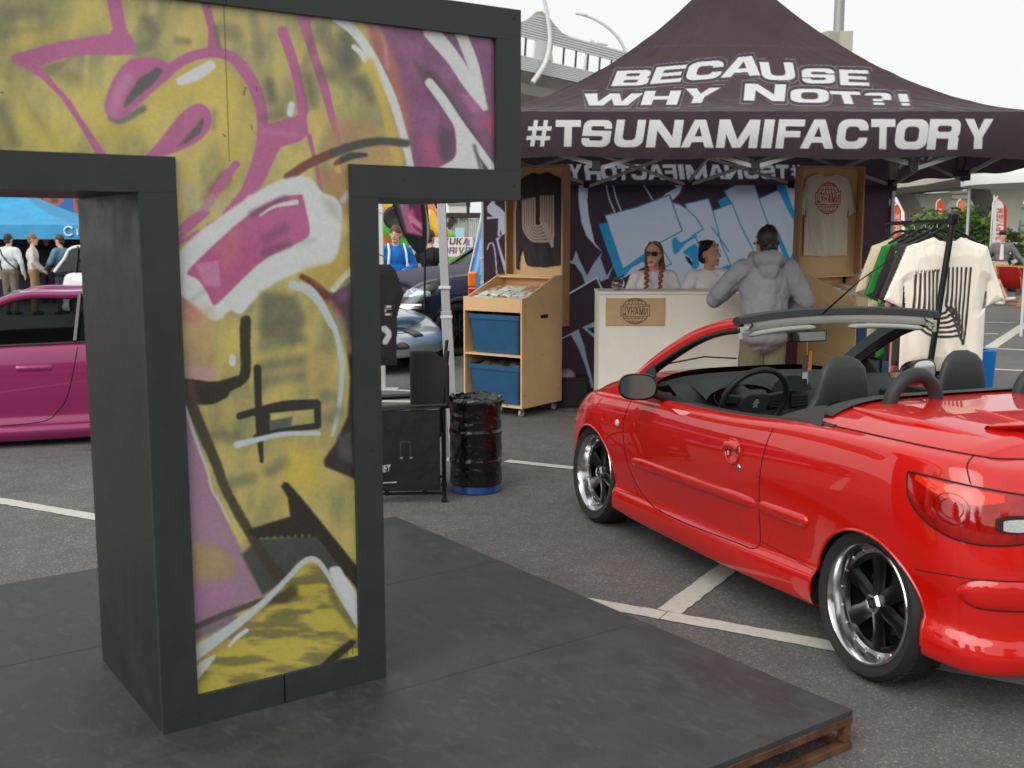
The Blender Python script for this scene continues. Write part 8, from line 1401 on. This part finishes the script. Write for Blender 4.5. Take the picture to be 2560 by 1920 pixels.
p0 = D(172, 578, 24.97)-np.array([q0[0], 26.5, 0]); m = MB(); m.tube([(p0[0]+.10*math.cos(t), p0[1], p0[2]+.10*math.sin(t)) for t in np.linspace(.6, 5.6, 20)], .022, 6); obj('printed_letter', m, mat('print_white', (220, 226, 230), .6), o, 60)
for k_ in range(3): m = MB(); m.tube([(p0[0]+.2+.11*k_, p0[1], p0[2]-.09), (p0[0]+.2+.11*k_, p0[1], p0[2]+.06)], .022, 6); obj('printed_letter', m, MATS['print_white'], o, 60)
m = MB(); m.b2((cx0, 2.3, 0), (cx1+.4, 2.34, zv)); obj('back_wall', m, mat('dark_purple_cloth', (58, 42, 66), .8, noise=(1.5, .3)), o)
q0 = D(60, 520, 32); x0 = D(-300, 520, 32)[0]-q0[0]; x1 = D(250, 520, 32)[0]-q0[0]; o = thing('painted_truck', 'box truck painted orange and blue behind the sky blue canopy', 'truck', (q0[0], 32, 0)); xs = np.arange(x0, x1, .05); zs = np.arange(.9, 3.7, .05); X, Z = np.meshgrid(xs, zs, indexing='ij'); p = Painter(X.ravel(), Z.ravel(), np.array((176, 84, 50.))); nz = fbm(X.ravel()*1.5, Z.ravel()*1.5, 71); p.c[nz > .55] = (40, 100, 170); p.c[(nz > .43) & (nz < .48)] = (90, 62, 50); p.c[nz < .32] = (196, 180, 160); me = fastmesh('box_side', np.stack([X, 0*X, Z], -1).reshape(-1, 3), gridquads(len(xs), len(zs))); setcol(me, p.c); link('box_side', me, mat('truck_print', attr=True, rough=.5), o); m = MB(); m.b2((x0, .02, .9), (x1, 2.4, 3.69)); obj('box', m, mat('truck_box', (200, 196, 190), .5), o)
for x in (x0+.8, x1-1.2): wheel(o, (x, .25, .45), -1, .45, .28, .25, 'alloy')
m = MB(); m.b2((x0+.1, .2, .55), (x1-.1, 2.2, .9)); obj('chassis', m, darkm, o)
pp_ = D(62, 600, 19.5); o = thing('steel_pole', 'white pole rising behind the sky blue canopy', 'pole', (D(62, 600, 29.6)[0], 29.6, 0)); m = MB(); m.cyl((0, 0, 0), (0, 0, 4.2), .09, .09, 12); obj('shaft', m, MATS['white_enamel'], o, 40); m = MB(); m.lathe([(.16, 0), (.16, .02), (.1, .04), (0, .04)], 16); obj('base', m, MATS['white_enamel'], o, 40)
# white canopy top at right
q0 = D(2590, 440, 19); o = thing('white_canopy', 'white stretched canopy peeking in at the right edge', 'tent', (q0[0]+.6, 19, 0)); t = np.linspace(0, 1, 12)[:, None]; a_ = np.linspace(0, 2*np.pi, 33)[None]; zc = q0[2]; m = MB(); m.grid(np.stack([1.75*(1-t)*np.cos(a_), 1.75*(1-t)*np.sin(a_), zc+.02+.7*t**1.7+0*a_], -1)); obj('roof', m, mat('white_canvas', (226, 226, 224), .7), o, 180); m = MB(); m.lathe([(1.75, zc-.16), (1.76, zc-.05), (1.75, zc+.02)], 32); obj('rim', m, MATS['white_canvas'], o, 180)
for a in (.8, 2.4, 3.9, 5.5): m = MB(); m.cyl((1.7*math.cos(a), 1.7*math.sin(a), 0), (1.7*math.cos(a), 1.7*math.sin(a), zc), .025, .025); obj('leg', m, MATS['white_enamel'], o, 40)
# ---------------------------------------------------------------- shrubs and trees: leaf-sized faces
def tree(label, x, y, h, w, n, seed, leaf=.12, trunk=.5, cols=((72, 98, 44), (104, 128, 58), (52, 76, 36)), name='tree', cat='tree'):
    r = np.random.RandomState(seed); o = thing(name, label, cat, (x, y, 0)); m = MB(); m.tube([(0, 0, 0), (.03*h, 0, h*.3), (-.02*h, .02*h, h*.62)], [.05*w+.02, .04*w+.015, .02*w+.005], 8)
    trk = obj('trunk', m, mat('bark', (86, 70, 54), .9, noise=(14, .3)), o, 60)
    for k_ in range(5): a = k_*1.3+seed; m = MB(); m.tube([(0, 0, h*(.28+.06*k_)), (w*.2*math.cos(a), w*.2*math.sin(a), h*(.45+.07*k_)), (w*.36*math.cos(a), w*.36*math.sin(a), h*(.55+.08*k_))], [.03*w, .02*w, .006*w], 6); obj('limb', m, MATS['bark'], trk, 60)
    nc = 26; cc = np.column_stack([r.randn(nc)*w*.22, r.randn(nc)*w*.22, h*(trunk+(1-trunk)*r.rand(nc)*.86)]); cs = w*(.10+.12*r.rand(nc)); i = r.randint(0, nc, n); P = cc[i]+r.randn(n, 3)*cs[i][:, None]*[.75, .75, .65]; P[:, 2] = np.clip(P[:, 2], h*trunk*.55, h*1.04)
    a = r.rand(n)*6.28; ti = r.randn(n)*.6; sz = leaf*(.6+.7*r.rand(n)); u = np.column_stack([np.cos(a), np.sin(a), ti*.4])*sz[:, None]; v = np.column_stack([-np.sin(a)*np.sin(ti), np.cos(a)*np.sin(ti), np.cos(ti)])*sz[:, None]*.6
    V = np.stack([P-u, P+v*.7, P+u, P-v*.7], 1).reshape(-1, 3); me = fastmesh('crown', V, np.arange(4*n).reshape(-1, 4)); cl_ = np.array(cols)[r.randint(0, len(cols), nc)][i]*(.8+.4*r.rand(n))[:, None]; setcol(me, np.repeat(cl_, 4, 0)); link('crown', me, fabric('leaf', .35, .55, None, 0) if 'leaf' not in MATS else MATS['leaf'], o); return o
for i, (px, py, Y, w, n, lab) in enumerate(((2300, 535, 31, 1.5, 900, 'leafy green shrub just left of the rail hangers'), (2360, 505, 31, 1.7, 1400, 'tall light green shrub behind the cream t-shirt collar'), (2410, 520, 32, 1.5, 1200, 'broad shrub rising behind the rail end'), (2455, 508, 32, 1.9, 1600, 'dark green bushy tree right of the rail'), (2556, 560, 30, 1.3, 700, 'small shrub at the right edge behind the dark car'), (2270, 560, 33, 1.2, 600, 'low shrub at the left end of the planting'))): p_ = D(px, py, Y); tree(lab, p_[0], Y, p_[2]-.05, w*.78, int(n*.7), 20+i, .10, .35, name='shrub', cat='shrub')
p_ = D(1092, 495, 30); tree('green tree behind the inflatable slide', D(1070, 495, 31)[0], 31, p_[2]+.5, .9, 1000, 40, .10, .4); p_ = D(1185, 590, 29); tree('low bush beside the slat fence', D(1122, 590, 29)[0], 29, 1.7, 1.0, 500, 41, .08, .2, name='shrub', cat='shrub')
# ================================================================ unseen block and trees added behind the photographer to shape the reflections
reflection_block = thing('building', 'long low office block behind the photographer', 'building', (0, -46, 0)); m = MB(); m.b2((-45, -10, 0), (60, 0, 9)); obj('wall', m, mat('office_wall', (150, 140, 128), .8, noise=(.4, .12)), reflection_block)
for x in range(-42, 58, 6):
    for z in (2, 5.4): m = MB(); m.b2((x, -.02, z), (x+4, .06, z+2)); obj('window', m, mat('far_window'), reflection_block)
for i, (x, y, h, w) in enumerate(((-16, -24, 8, 6), (-8, -28, 9, 7), (10, -27, 9, 7), (-24, -16, 8, 6), (-30, -4, 8, 6), (18, -22, 8, 6))): tree(['broad tree at the left behind the photographer', 'tall tree behind the photographer, second in the row', 'tall tree behind the photographer, third in the row', 'tree far left behind the photographer', 'tree farthest left, level with the photographer', 'tree at the right end of the row behind'][i], x, y, h, w, 2600, 60+i, .34, .34)
